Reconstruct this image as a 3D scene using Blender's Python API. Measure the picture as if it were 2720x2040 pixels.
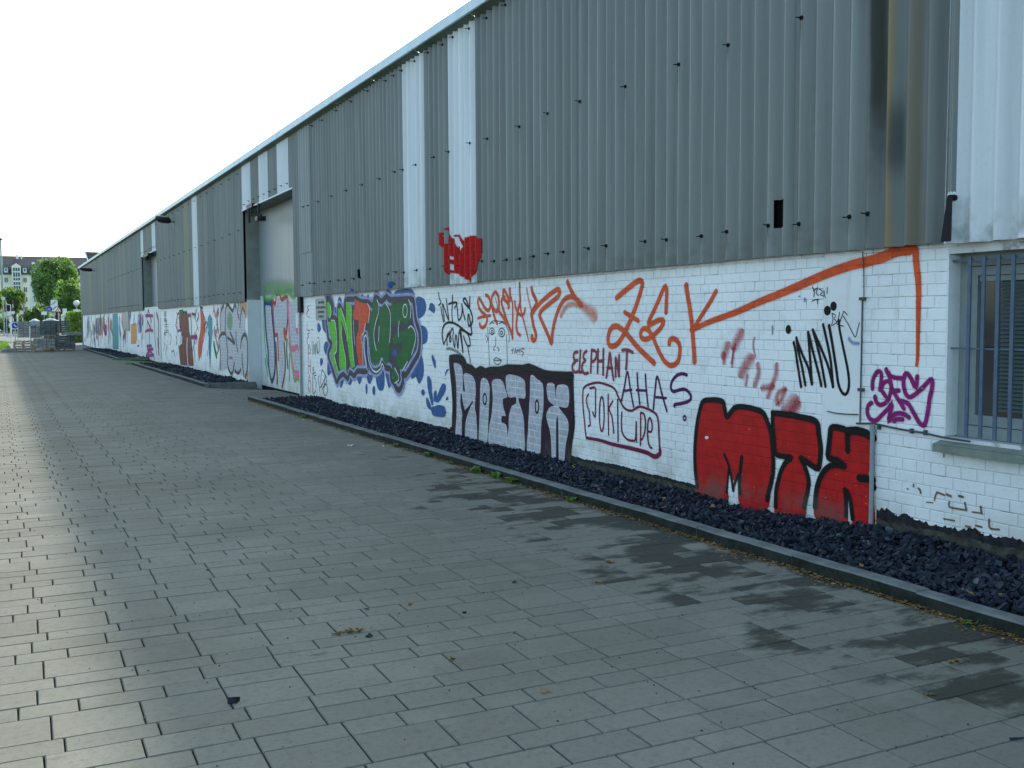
import bpy, bmesh, math, random
import numpy as np
from mathutils import Vector, Matrix
from mathutils.geometry import tessellate_polygon
random.seed(7); RNG = np.random.default_rng(7)
for o in list(bpy.data.objects): bpy.data.objects.remove(o)
SC = bpy.context.scene; COL = SC.collection
# ------------------------------------------------------------------ camera
F_PX, CX, CY, EYE = 2680.0, 1360.0, 1020.0, 1.6        # focal length in photo pixels, eye height
RIGHT = Vector((0.89072957, -0.4545036, -0.00522544)); UP = Vector((0.03344741, 0.05407598, 0.99797648)); FWD = Vector((0.45330134, 0.88910194, -0.06336904))
cam_d = bpy.data.cameras.new('camera'); cam = bpy.data.objects.new('camera', cam_d); COL.objects.link(cam)
cam_d.sensor_width = 36.0; cam_d.lens = F_PX/2720*36; cam_d.clip_end = 3000; cam_d.clip_start = 0.05
cam.matrix_world = Matrix(((RIGHT.x, UP.x, -FWD.x, 0), (RIGHT.y, UP.y, -FWD.y, 0), (RIGHT.z, UP.z, -FWD.z, EYE), (0, 0, 0, 1)))
SC.camera = cam
# ------------------------------------------------------------------ light
SUN_DIR = Vector((1.0, 1.6, 1.106)).normalized()          # towards the sun, behind the warehouse roof
EL = math.asin(SUN_DIR.z); AZ = math.atan2(SUN_DIR.x, SUN_DIR.y)
world = bpy.data.worlds.new('World'); SC.world = world; world.use_nodes = True
wn = world.node_tree.nodes; wl = world.node_tree.links
sky = wn.new('ShaderNodeTexSky'); sky.sky_type = 'NISHITA'; sky.sun_disc = False
sky.sun_elevation = EL; sky.sun_rotation = AZ; sky.air_density = 1.0; sky.dust_density = 2.0; sky.ozone_density = 0.6
veil = wn.new('ShaderNodeMix'); veil.data_type = 'RGBA'; veil.inputs[0].default_value = 0.12          # thin even cloud in front of the blue
wl.new(sky.outputs[0], veil.inputs[6]); veil.inputs[7].default_value = (3.9, 4.95, 5.05, 1)
tint = wn.new('ShaderNodeMix'); tint.data_type = 'RGBA'; tint.blend_type = 'MULTIPLY'; tint.inputs[0].default_value = 1.0; wl.new(veil.outputs[2], tint.inputs[6]); tint.inputs[7].default_value = (.91, 1.0, .985, 1)   # camera white balance, the same over the whole sky
wl.new(tint.outputs[2], wn['Background'].inputs[0]); wn['Background'].inputs[1].default_value = 0.15
sd = bpy.data.lights.new('sun', 'SUN'); sd.energy = 2.5; sd.angle = math.radians(1.7); sd.color = (1.0, 0.95, 0.86)
sun = bpy.data.objects.new('sun', sd); COL.objects.link(sun); sun.rotation_euler = SUN_DIR.to_track_quat('Z', 'Y').to_euler()
SC.render.engine = 'CYCLES'; SC.cycles.max_bounces = 4; SC.cycles.diffuse_bounces = 2; SC.cycles.glossy_bounces = 2; SC.cycles.transmission_bounces = 2; SC.cycles.transparent_max_bounces = 16
vs = SC.view_settings; vs.view_transform = 'Standard'; vs.look = 'None'; vs.gamma = 1.0; vs.exposure = 1.38; vs.use_curve_mapping = False
# ------------------------------------------------------------------ helpers
W = 5.819                                                   # x of the warehouse wall face; the wall runs along y
def at(u, v, y):
    """point at distance y along the street that the photo shows at pixel (u, v)"""
    d = FWD + RIGHT*((u-CX)/F_PX) - UP*((v-CY)/F_PX); t = y/d.y
    return Vector((d.x*t, y, EYE + d.z*t))
def lin(c): return tuple(((x/255)/12.92 if x/255 <= .04045 else ((x/255+.055)/1.055)**2.4) for x in c)
def link(name, me, parent=None):
    o = bpy.data.objects.new(name, me); COL.objects.link(o)
    if parent is not None:
        o.parent = parent; o.matrix_parent_inverse = parent.matrix_world.inverted()
    return o
def tag(o, label=None, cat=None, group=None, kind=None):
    for k, v in (('label', label), ('category', cat), ('group', group), ('kind', kind)):
        if v: o[k] = v
    return o
def empty(name, loc, label, cat, group=None, kind=None):
    o = bpy.data.objects.new(name, None); COL.objects.link(o); o.location = loc; o.matrix_world = Matrix.Translation(loc)
    return tag(o, label, cat, group, kind)
class MB:
    """collects quads and triangles; build() links them as one mesh object"""
    def __init__(s): s.v = []; s.f = []; s.m = []; s.uv = []; s.sm = False
    def poly(s, pts, m=0, uv=None):
        b = len(s.v); s.v += [tuple(p) for p in pts]; s.f.append(tuple(range(b, b+len(pts)))); s.m.append(m); s.uv.append(uv)
    def box(s, x0, x1, y0, y1, z0, z1, m=0):
        p = [(x, y, z) for x in (x0, x1) for y in (y0, y1) for z in (z0, z1)]
        for q in ((0,1,3,2), (4,6,7,5), (0,4,5,1), (2,3,7,6), (0,2,6,4), (1,5,7,3)): s.poly([p[i] for i in q], m)
        return s
    def obox(s, c, ax, ay, az, m=0):
        c, ax, ay, az = map(Vector, (c, ax, ay, az)); p = [c+ax*i+ay*j+az*k for i in (-1,1) for j in (-1,1) for k in (-1,1)]
        for q in ((0,1,3,2), (4,6,7,5), (0,4,5,1), (2,3,7,6), (0,2,6,4), (1,5,7,3)): s.poly([p[i] for i in q], m)
        return s
    def tube(s, a, b, r0, r1=None, n=8, m=0, cap=True):
        a, b = Vector(a), Vector(b); r1 = r0 if r1 is None else r1; d = (b-a).normalized()
        t = d.orthogonal().normalized(); w = d.cross(t)
        A = [a+(t*math.cos(2*math.pi*i/n)+w*math.sin(2*math.pi*i/n))*r0 for i in range(n)]
        B = [b+(t*math.cos(2*math.pi*i/n)+w*math.sin(2*math.pi*i/n))*r1 for i in range(n)]
        for i in range(n): s.poly([A[i], A[(i+1) % n], B[(i+1) % n], B[i]], m)
        if cap: s.poly(A[::-1], m); s.poly(B, m)
        return s
    def path(s, pts, r, n=6, m=0):
        for a, b in zip(pts[:-1], pts[1:]): s.tube(a, b, r, r, n, m)
        return s
    def sphere(s, c, r, n=12, k=8, sq=(1,1,1), m=0):
        c = Vector(c); P = lambda i, j: c+Vector((sq[0]*r*math.sin(math.pi*j/k)*math.cos(2*math.pi*i/n), sq[1]*r*math.sin(math.pi*j/k)*math.sin(2*math.pi*i/n), sq[2]*r*math.cos(math.pi*j/k)))
        for j in range(k):
            for i in range(n):
                q = [P(i, j), P(i, j+1), P(i+1, j+1), P(i+1, j)]
                if j == 0: q = [q[0], q[1], q[2]]
                elif j == k-1: q = [q[0], q[1], q[3]]
                s.poly(q, m)
        return s
    def mesh(s, name, mats):
        me = bpy.data.meshes.new(name); me.from_pydata(s.v, [], s.f)
        for m in (mats if isinstance(mats, (list, tuple)) else [mats]): me.materials.append(m)
        if any(s.m): me.polygons.foreach_set('material_index', s.m)
        if any(u is not None for u in s.uv):
            ul = me.uv_layers.new(name='UVMap'); co = []
            for f, u in zip(s.f, s.uv): co += (u if u is not None else [(0.5, 0.5)]*len(f))
            ul.data.foreach_set('uv', [c for p in co for c in p])
        if s.sm: me.polygons.foreach_set('use_smooth', [True]*len(s.f))
        me.update(); return me
    def build(s, name, mats, parent=None): return link(name, s.mesh(name, mats), parent)
def np_mesh(name, V, Fc, mats, rnd=None, mi=None, smooth=False):
    """big mesh from numpy arrays: V (n,3), Fc (m,k) of equal-size faces; rnd = one value per face"""
    me = bpy.data.meshes.new(name); n, k = Fc.shape
    me.vertices.add(len(V)); me.vertices.foreach_set('co', V.astype(np.float32).ravel())
    me.loops.add(n*k); me.loops.foreach_set('vertex_index', Fc.astype(np.int32).ravel())
    me.polygons.add(n); me.polygons.foreach_set('loop_start', np.arange(0, n*k, k, dtype=np.int32)); me.polygons.foreach_set('loop_total', np.full(n, k, np.int32))
    for m in (mats if isinstance(mats, (list, tuple)) else [mats]): me.materials.append(m)
    if mi is not None: me.polygons.foreach_set('material_index', mi.astype(np.int32))
    me.update(calc_edges=True)
    if smooth: me.shade_smooth()
    else: me.shade_flat()
    if rnd is not None:
        a = me.attributes.new('rnd', 'FLOAT', 'FACE'); a.data.foreach_set('value', rnd.astype(np.float32))
    return me
# ------------------------------------------------------------------ materials
class N:
    def __init__(s, name):
        s.mat = bpy.data.materials.new(name); s.mat.use_nodes = True; s.t = s.mat.node_tree; s.bsdf = s.t.nodes['Principled BSDF']; s.out = s.t.nodes['Material Output']
    def n(s, typ, **kw):
        nd = s.t.nodes.new('ShaderNode'+typ)
        for k, v in kw.items(): setattr(nd, k, v)
        return nd
    def L(s, a, b): s.t.links.new(a, b)
    def pos(s):
        return s.n('NewGeometry').outputs['Position']
    def scaled(s, sc, src=None):
        m = s.n('Mapping'); m.inputs['Scale'].default_value = sc; s.L(src or s.pos(), m.inputs['Vector']); return m.outputs[0]
    def noise(s, scale, detail=4, rough=.55, vec=None, dist=0):
        t = s.n('TexNoise'); t.inputs['Scale'].default_value = scale; t.inputs['Detail'].default_value = detail; t.inputs['Roughness'].default_value = rough; t.inputs['Distortion'].default_value = dist
        s.L(vec or s.pos(), t.inputs['Vector']); return t.outputs['Fac']
    def ramp(s, fac, a, b, lo=0., hi=1.):
        r = s.n('MapRange'); r.interpolation_type = 'SMOOTHSTEP'; r.inputs['From Min'].default_value = a; r.inputs['From Max'].default_value = b; r.inputs['To Min'].default_value = lo; r.inputs['To Max'].default_value = hi
        s.L(fac, r.inputs['Value']); return r.outputs[0]
    def math(s, op, a, b=None, c=None):
        m = s.n('Math', operation=op)
        for i, x in enumerate((a, b, c)):
            if x is None: continue
            if isinstance(x, (int, float)): m.inputs[i].default_value = x
            else: s.L(x, m.inputs[i])
        return m.outputs[0]
    def mix(s, fac, a, b, typ='MIX'):
        m = s.n('Mix', data_type='RGBA', blend_type=typ)
        for i, x in ((0, fac), (6, a), (7, b)):
            if isinstance(x, (int, float)): m.inputs[i].default_value = x
            elif isinstance(x, tuple): m.inputs[i].default_value = (*x[:3], 1)
            else: s.L(x, m.inputs[i])
        return m.outputs[2]
    def col(s, x):
        if isinstance(x, tuple): s.bsdf.inputs['Base Color'].default_value = (*x[:3], 1)
        else: s.L(x, s.bsdf.inputs['Base Color'])
        return s
    def rough(s, x):
        if isinstance(x, (int, float)): s.bsdf.inputs['Roughness'].default_value = x
        else: s.L(x, s.bsdf.inputs['Roughness'])
        return s
    def bump(s, h, strength=.3, dist=.01):
        b = s.n('Bump'); b.inputs['Strength'].default_value = strength; b.inputs['Distance'].default_value = dist; s.L(h, b.inputs['Height']); s.L(b.outputs[0], s.bsdf.inputs['Normal']); return s
    def axis(s, i):
        x = s.n('SeparateXYZ'); s.L(s.pos(), x.inputs[0]); return x.outputs[i]
def simple(name, rgb, rough=.7, var=.12, scale=6., metal=0, spec=None, bump=0):
    k = N(name); c = lin(rgb); f = k.noise(scale, 5)
    k.col(k.mix(k.ramp(f, .3, .7), tuple(x*(1-var) for x in c), tuple(min(1, x*(1+var)) for x in c))).rough(rough)
    k.bsdf.inputs['Metallic'].default_value = metal
    k.bsdf.inputs['Specular IOR Level'].default_value = .25 if spec is None else spec
    if bump: k.bump(k.noise(scale*12, 3), bump, .005)
    return k.mat
def m_wall(name='white_wall_paint', base=(.83, .84, .85), joint=False):
    k = N(name); big = k.noise(1.3, 5); fine = k.noise(22, 4)
    c = k.mix(k.ramp(big, .35, .7), tuple(x*.9 for x in base), base)
    c = k.mix(k.ramp(fine, .55, .75, 0, .25), c, (.5, .5, .47)); c = k.mix(k.ramp(k.noise(2.3, 6, .7, k.scaled((1, 1, 1.6))), .52, .74, 0, .4), c, (.47, .48, .47))
    if joint: c = k.mix(k.ramp(k.noise(7, 5, .65), .52, .66, .0, .85), c, (.16, .16, .15))
    z = k.axis(2)                                            # splashed soil at the foot of the wall, patchy
    splash = k.math('MULTIPLY', k.ramp(z, .45, .02), k.ramp(k.noise(3.2, 6, .65), .36, .66))
    c = k.mix(k.math('MULTIPLY', splash, .6), c, (.36, .33, .25))
    drip = k.math('MULTIPLY', k.ramp(k.noise(1, 5, .6, k.scaled((1, 9, .7))), .58, .75), k.ramp(z, .9, 2.1))
    c = k.mix(k.math('MULTIPLY', drip, .35), c, (.34, .34, .31))
    chip = k.math('MULTIPLY', k.ramp(k.noise(34, 4, .7), .66, .70), k.ramp(z, .75, .25))
    c = k.mix(k.math('MULTIPLY', chip, .75), c, (.27, .22, .17))
    k.col(c).rough(.55); k.bump(k.math('ADD', k.noise(60, 3), k.math('MULTIPLY', k.noise(9, 3), 2.)), .25, .004)
    return k.mat
def m_spray(name, rgb, joint=.55, mist=False, whitejoint=False):
    k = N(name); c = lin(rgb); f = k.noise(9, 4)
    c0 = k.mix(k.ramp(f, .3, .72), tuple(x*.84 for x in c), tuple(min(1, x*1.1) for x in c))
    xyz = k.n('SeparateXYZ'); k.L(k.pos(), xyz.inputs[0]); cb = k.n('CombineXYZ'); k.L(xyz.outputs[1], cb.inputs[0]); k.L(xyz.outputs[2], cb.inputs[1])
    br = k.n('TexBrick'); br.offset = .5; br.offset_frequency = 2; br.squash = .5; br.squash_frequency = 2
    k.L(cb.outputs[0], br.inputs['Vector']); br.inputs['Scale'].default_value = 1; br.inputs['Mortar Size'].default_value = .0045 if not whitejoint else .008; br.inputs['Mortar Smooth'].default_value = .6
    br.inputs['Brick Width'].default_value = .25; br.inputs['Row Height'].default_value = .0833
    jf = k.math('MULTIPLY', br.outputs['Fac'], k.ramp(k.noise(6, 3), .3, .6, .25, 1.))
    jc = (.66, .68, .7) if whitejoint else tuple(x*joint for x in c)
    c0 = k.mix(jf, c0, jc)
    dirt = k.math('MULTIPLY', k.ramp(xyz.outputs[2], .26, .02), k.ramp(k.noise(4, 5), .4, .65))
    c0 = k.mix(k.math('MULTIPLY', dirt, .65), c0, (.10, .09, .08) if not whitejoint else (.55, .56, .56))
    chips = k.ramp(k.noise(26, 3, .6), .735, .75)
    c0 = k.mix(k.math('MULTIPLY', chips, .7), c0, (.62, .62, .62))
    k.col(c0).rough(.6); k.bsdf.inputs['Specular IOR Level'].default_value = .18; k.bump(k.math('SUBTRACT', k.math('MULTIPLY', k.noise(50, 3), .15), br.outputs['Fac']), .35, .004)
    uv = k.n('UVMap'); sx = k.n('SeparateXYZ'); k.L(uv.outputs[0], sx.inputs[0])
    e = k.math('SUBTRACT', 1.0, k.math('ABSOLUTE', k.math('SUBTRACT', k.math('MULTIPLY', sx.outputs[1], 2.), 1.)))
    e = k.math('ADD', e, k.math('MULTIPLY', k.math('SUBTRACT', k.noise(60, 3, .7), .5), .22 if not mist else .7))
    a = k.ramp(e, .02, .95, 0, .62) if mist else k.math('MAXIMUM', k.math('MULTIPLY', k.ramp(e, .30, .50), k.ramp(k.noise(5, 5, .7), .22, .42, .72, 1.)), k.math('MULTIPLY', k.ramp(e, .0, .42, 0, .30), k.ramp(k.noise(160, 2), .4, .62)))
    if mist: a = k.math('MULTIPLY', a, k.ramp(k.noise(120, 2), .25, .6, .5, 1.))
    tr = k.n('BsdfTransparent'); ms = k.n('MixShader'); k.L(a, ms.inputs[0]); k.L(tr.outputs[0], ms.inputs[1]); k.L(k.bsdf.outputs[0], ms.inputs[2]); k.L(ms.outputs[0], k.out.inputs['Surface'])
    return k.mat
PAINT = {'orange': (214, 84, 40), 'ink': (11, 11, 15), 'ink_thin': (26, 28, 36), 'mauve': (140, 58, 72), 'purple': (78, 18, 78), 'wine': (112, 20, 58), 'magenta': (138, 26, 106), 'red': (182, 24, 24), 'plum': (40, 8, 38), 'chrome': (176, 176, 184),
 'blue': (46, 88, 146), 'navy': (24, 44, 110), 'lavender': (160, 162, 204), 'dgrey': (60, 62, 68), 'lime': (92, 184, 44), 'tomato': (212, 78, 46), 'dgreen': (22, 98, 48), 'whitepaint': (222, 226, 230), 'pinkred': (190, 90, 100), 'pink': (214, 116, 146),
 'brown': (122, 66, 34), 'brickred': (112, 52, 44), 'teal': (56, 146, 158), 'ochre': (214, 150, 84), 'rustgrey': (150, 118, 116), 'chip': (112, 96, 78),
 'orange_mist': (226, 110, 62), 'ink_mist': (34, 34, 40), 'blue_mist': (70, 120, 190), 'red_mist': (190, 24, 40), 'lime_mist': (104, 190, 70), 'dgrey_mist': (80, 84, 90), 'green_mist': (120, 170, 110), 'ochre_mist': (216, 150, 70), 'brown_mist': (130, 90, 70)}
PM = {k: m_spray('spray_'+k, c, mist=k.endswith('_mist'), whitejoint=(k in ('chrome',))) for k, c in PAINT.items()}
def m_clad(name, base, streak, amt=.5, ochre=0.):
    k = N(name); s1 = k.noise(1, 5, .6, k.scaled((1, 7, .22))); s2 = k.noise(1, 4, .6, k.scaled((1, 26, .5))); g = k.noise(55, 3)
    c = k.mix(k.ramp(s1, .3, .72), tuple(x*(1-amt*.45) for x in base), tuple(x*(1+amt*.22) for x in base))
    c = k.mix(k.ramp(s2, .5, .78, 0, amt*.55), c, streak)
    c = k.mix(k.ramp(g, .52, .8, 0, .25), c, tuple(x*.6 for x in base))
    if ochre: c = k.mix(k.ramp(k.noise(1, 3, .5, k.scaled((1, 5, .08))), .36, .62, 0, ochre), c, (.30, .235, .10))
    edge = k.math('MULTIPLY', k.ramp(k.axis(2), 2.5, 2.1), k.ramp(k.noise(7, 5), .4, .7))   # algae along the lower edge
    c = k.mix(k.math('MULTIPLY', edge, .55), c, (.10, .11, .085))
    k.col(c).rough(.46); k.bump(g, .12, .004); return k.mat
M = {}
M['clad'] = m_clad('fibre_cement', (.19, .205, .198), (.10, .11, .104))
M['clad_light'] = m_clad('fibre_cement_pale', (.27, .29, .29), (.18, .19, .18), .4)
M['clad_ochre'] = m_clad('fibre_cement_ochre', (.215, .235, .235), (.15, .14, .10), .5, .75)
M['clad_white'] = m_clad('white_sheet', (.66, .69, .71), (.46, .48, .47), .32)
def m_stained():
    k = N('fibre_cement_stained'); base = (.175, .188, .18); s1 = k.noise(1, 5, .6, k.scaled((1, 7, .22))); y = k.axis(1); z = k.axis(2)
    wob = k.math('ADD', y, k.math('MULTIPLY', k.math('SUBTRACT', k.noise(1, 3, .5, k.scaled((1, 2, 1.1))), .5), .10))
    c = k.mix(k.ramp(s1, .3, .72), tuple(x*.78 for x in base), tuple(x*1.1 for x in base))
    def band(y0, h): return k.ramp(k.math('ABSOLUTE', k.math('SUBTRACT', wob, y0)), h, h*.25)
    zt = k.ramp(k.math('ADD', z, k.math('MULTIPLY', k.noise(2, 3), 1.2)), 2.9, 3.9)
    c = k.mix(k.math('MULTIPLY', band(5.43, .10), k.math('MULTIPLY', zt, .95)), c, (.024, .022, .014))
    c = k.mix(k.math('MULTIPLY', band(5.30, .06), .85), c, (.23, .165, .075))
    c = k.mix(k.math('MULTIPLY', band(5.24, .09), k.math('MULTIPLY', k.math('MULTIPLY', k.ramp(z, 3.3, 2.95), k.ramp(z, 2.5, 2.8)), .75)), c, (.03, .032, .028))
    c = k.mix(k.math('MULTIPLY', band(5.08, .07), k.ramp(z, 5., 2.6, .35, .75)), c, (.15, .115, .06))
    k.col(c).rough(.7); k.bump(k.noise(55, 3), .12, .004); return k.mat
M['clad_stained'] = m_stained()
def m_paver():
    k = N('concrete_paver'); at_ = k.n('Attribute'); at_.attribute_name = 'rnd'; oi = k.n('ObjectInfo')
    r = k.math('FRACT', k.math('ADD', at_.outputs['Fac'], oi.outputs['Random']))
    big = k.noise(.55, 4); fine = k.noise(90, 3, .7); med = k.noise(7, 6, .68); mot = k.noise(28, 4, .7)
    c = k.mix(r, (.186, .180, .152), (.222, .215, .181))
    c = k.mix(k.ramp(big, .35, .68, 0, .45), c, (.125, .118, .09))
    c = k.mix(k.ramp(med, .55, .8, 0, .35), c, (.098, .096, .078))
    c = k.mix(k.ramp(fine, .5, .85, 0, .5), c, (.075, .078, .072))
    c = k.mix(k.ramp(k.noise(230, 2), .62, .8, 0, .4), c, (.34, .34, .32))
    c = k.mix(k.ramp(mot, .42, .75, 0, .4), c, (.096, .094, .078)); c = k.mix(k.ramp(k.noise(1.7, 5, .65), .5, .72, 0, .38), c, (.25, .245, .21))
    # damp, mossy dirt along the kerb: blotches that follow the rows of stones
    x = k.axis(0); y = k.axis(1)
    reg = k.math('MULTIPLY', k.ramp(k.math('ADD', x, k.math('MULTIPLY', k.noise(.9, 3), 1.0)), 3.15, 4.55), k.math('MULTIPLY', k.ramp(y, 15., 7.), k.ramp(y, -1., 1.5)))
    bl = k.math('ADD', k.math('MULTIPLY', k.noise(2.9, 5, .6, k.scaled((.75, 1.5, 1))), 1.05), k.math('MULTIPLY', r, .36))
    thr = k.math('SUBTRACT', 1.05, k.math('MULTIPLY', reg, .37))
    st = k.ramp(k.math('SUBTRACT', bl, thr), -.06, .10, 0, .76)
    c = k.mix(st, c, (.020, .022, .018))
    k.col(c); k.rough(k.math('SUBTRACT', 1., k.math('MULTIPLY', st, .15))); k.bsdf.inputs['Specular IOR Level'].default_value = .07; (0)
    k.bump(k.math('ADD', fine, k.math('MULTIPLY', med, .6)), .28, .003); return k.mat
M['paver'] = m_paver()
M['joint'] = simple('joint_sand', (34, 33, 27), .95, .3, 20)
M['wall'] = m_wall(); M['mortar'] = m_wall('painted_mortar', (.64, .66, .67), True)
M['plaster'] = m_wall('white_plaster', (.79, .80, .81))
def m_gravel():
    k = N('crushed_basalt'); a = k.n('Attribute'); a.attribute_name = 'rnd'
    c = k.mix(a.outputs['Fac'], (.004, .007, .014), (.018, .026, .044)); c = k.mix(k.ramp(a.outputs['Fac'], .972, .985), c, (.09, .105, .125))
    c = k.mix(k.ramp(k.noise(40, 4), .5, .8, 0, .5), c, (.02, .022, .03)); k.col(c).rough(.6); k.bsdf.inputs['Specular IOR Level'].default_value = .25; k.bump(k.noise(130, 3), .35, .003); return k.mat
M['gravel'] = m_gravel()
M['gravel_bed'] = simple('gravel_bed_soil', (26, 28, 34), .95, .3, 12)
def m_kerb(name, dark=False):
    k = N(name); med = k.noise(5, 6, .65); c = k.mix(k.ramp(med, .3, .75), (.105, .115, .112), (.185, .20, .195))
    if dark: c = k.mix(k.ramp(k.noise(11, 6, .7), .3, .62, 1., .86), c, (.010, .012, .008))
    c = k.mix(k.ramp(k.noise(110, 3), .55, .8, 0, .4), c, (.06, .06, .055))
    k.col(c).rough(.9); k.bsdf.inputs['Specular IOR Level'].default_value = .12; k.bump(k.noise(70, 4), .4, .004); return k.mat
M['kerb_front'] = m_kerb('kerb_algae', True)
M['kerb'] = m_kerb('kerb_concrete')
M['tar'] = simple('bitumen', (36, 37, 40), .85, .55, 22, bump=.6)
M['plinth'] = simple('bare_plinth', (66, 64, 57), .9, .45, 16, bump=.4)
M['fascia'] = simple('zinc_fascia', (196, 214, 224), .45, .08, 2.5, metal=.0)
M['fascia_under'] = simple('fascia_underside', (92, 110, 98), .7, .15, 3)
M['dark'] = simple('dark_void', (12, 12, 14), .9, .2, 5)
M['bolt'] = simple('rusty_bolt', (20, 18, 20), .7, .3, 60)
M['steel'] = simple('painted_bar', (84, 98, 118), .45, .1, 14)
M['frame'] = simple('window_frame_paint', (140, 150, 150), .5, .08, 9)
M['sill'] = simple('sill_stone', (120, 126, 118), .75, .15, 9, bump=.3)
M['blind'] = simple('blind_slats', (82, 96, 96), .5, .08, 4)
M['doorgrey'] = m_clad('gate_grey_sheet', (.235, .265, .285), (.19, .21, .21), .3)
M['doorwhite'] = m_wall('gate_white_sheet', (.62, .655, .67))
M['reveal'] = simple('reveal_render', (124, 130, 122), .85, .15, 4)
M['conduit'] = simple('conduit_grey', (138, 146, 150), .5, .1, 9)
M['cable'] = simple('cable', (70, 74, 78), .6, .2, 9)
M['cableblack'] = simple('cable_black', (14, 14, 15), .6, .2, 9)
M['lampbody'] = simple('lamp_body', (36, 38, 40), .5, .15, 9)
M['metal'] = simple('galvanised', (150, 158, 162), .4, .1, 9, metal=.4)
k = N('glass_pane'); k.col((.03, .04, .045)).rough(.06); k.bsdf.inputs['Specular IOR Level'].default_value = .6; M['glass'] = k.mat
M['signwhite'] = simple('sign_white', (214, 216, 214), .5, .05, 6); M['capblue'] = simple('cap_blue', (22, 34, 72), .5, .1, 9); M['signblue'] = simple('sign_blue', (24, 70, 168), .5, .06, 6); M['bandred'] = simple('faded_red', (150, 66, 66), .6, .1, 6); M['signred'] = simple('sign_red', (178, 34, 34), .5, .06, 6); M['signink'] = simple('sign_ink', (40, 42, 44), .6, .1, 6)
M['asphalt'] = simple('asphalt', (92, 94, 96), .85, .15, 1.5, bump=.2)
M['soil'] = simple('ground_soil', (86, 84, 74), .95, .2, 1.2)
M['stonegrey'] = simple('stone_grey', (136, 138, 130), .85, .22, 5, bump=.3); M['stonedark'] = simple('stone_dark', (92, 96, 94), .85, .25, 6, bump=.3)
M['wood'] = simple('pallet_wood', (156, 138, 112), .8, .25, 6); M['woodpale'] = simple('pale_board', (192, 178, 146), .8, .12, 6)
M['foil'] = simple('plastic_foil', (150, 162, 170), .3, .08, 5)
def m_leaf(name, a, b, trans=.35):
    k = N(name); at_ = k.n('Attribute'); at_.attribute_name = 'rnd'; c = k.mix(at_.outputs['Fac'], a, b); k.col(c).rough(.55)
    tl = k.n('BsdfTranslucent'); k.L(k.mix(.35, c, (.35, .55, .05), 'MIX'), tl.inputs[0]); ms = k.n('MixShader'); ms.inputs[0].default_value = trans
    k.L(k.bsdf.outputs[0], ms.inputs[1]); k.L(tl.outputs[0], ms.inputs[2]); k.L(ms.outputs[0], k.out.inputs['Surface']); return k.mat
M['leaf'] = m_leaf('leaf_green', (.055, .125, .03), (.18, .30, .08)); M['leaf_dark'] = m_leaf('leaf_dark', (.04, .095, .025), (.11, .20, .055)); M['leaf_lime'] = m_leaf('leaf_lime', (.14, .25, .035), (.34, .47, .10))
M['bark'] = simple('bark', (66, 58, 46), .9, .25, 8, bump=.5)
M['weed'] = m_leaf('weed_green', (.05, .12, .02), (.13, .24, .04)); M['litter'] = m_leaf('dry_leaf', (.10, .058, .02), (.30, .18, .06), .1); M['grass'] = m_leaf('grass_blade', (.06, .13, .02), (.15, .25, .05))
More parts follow.
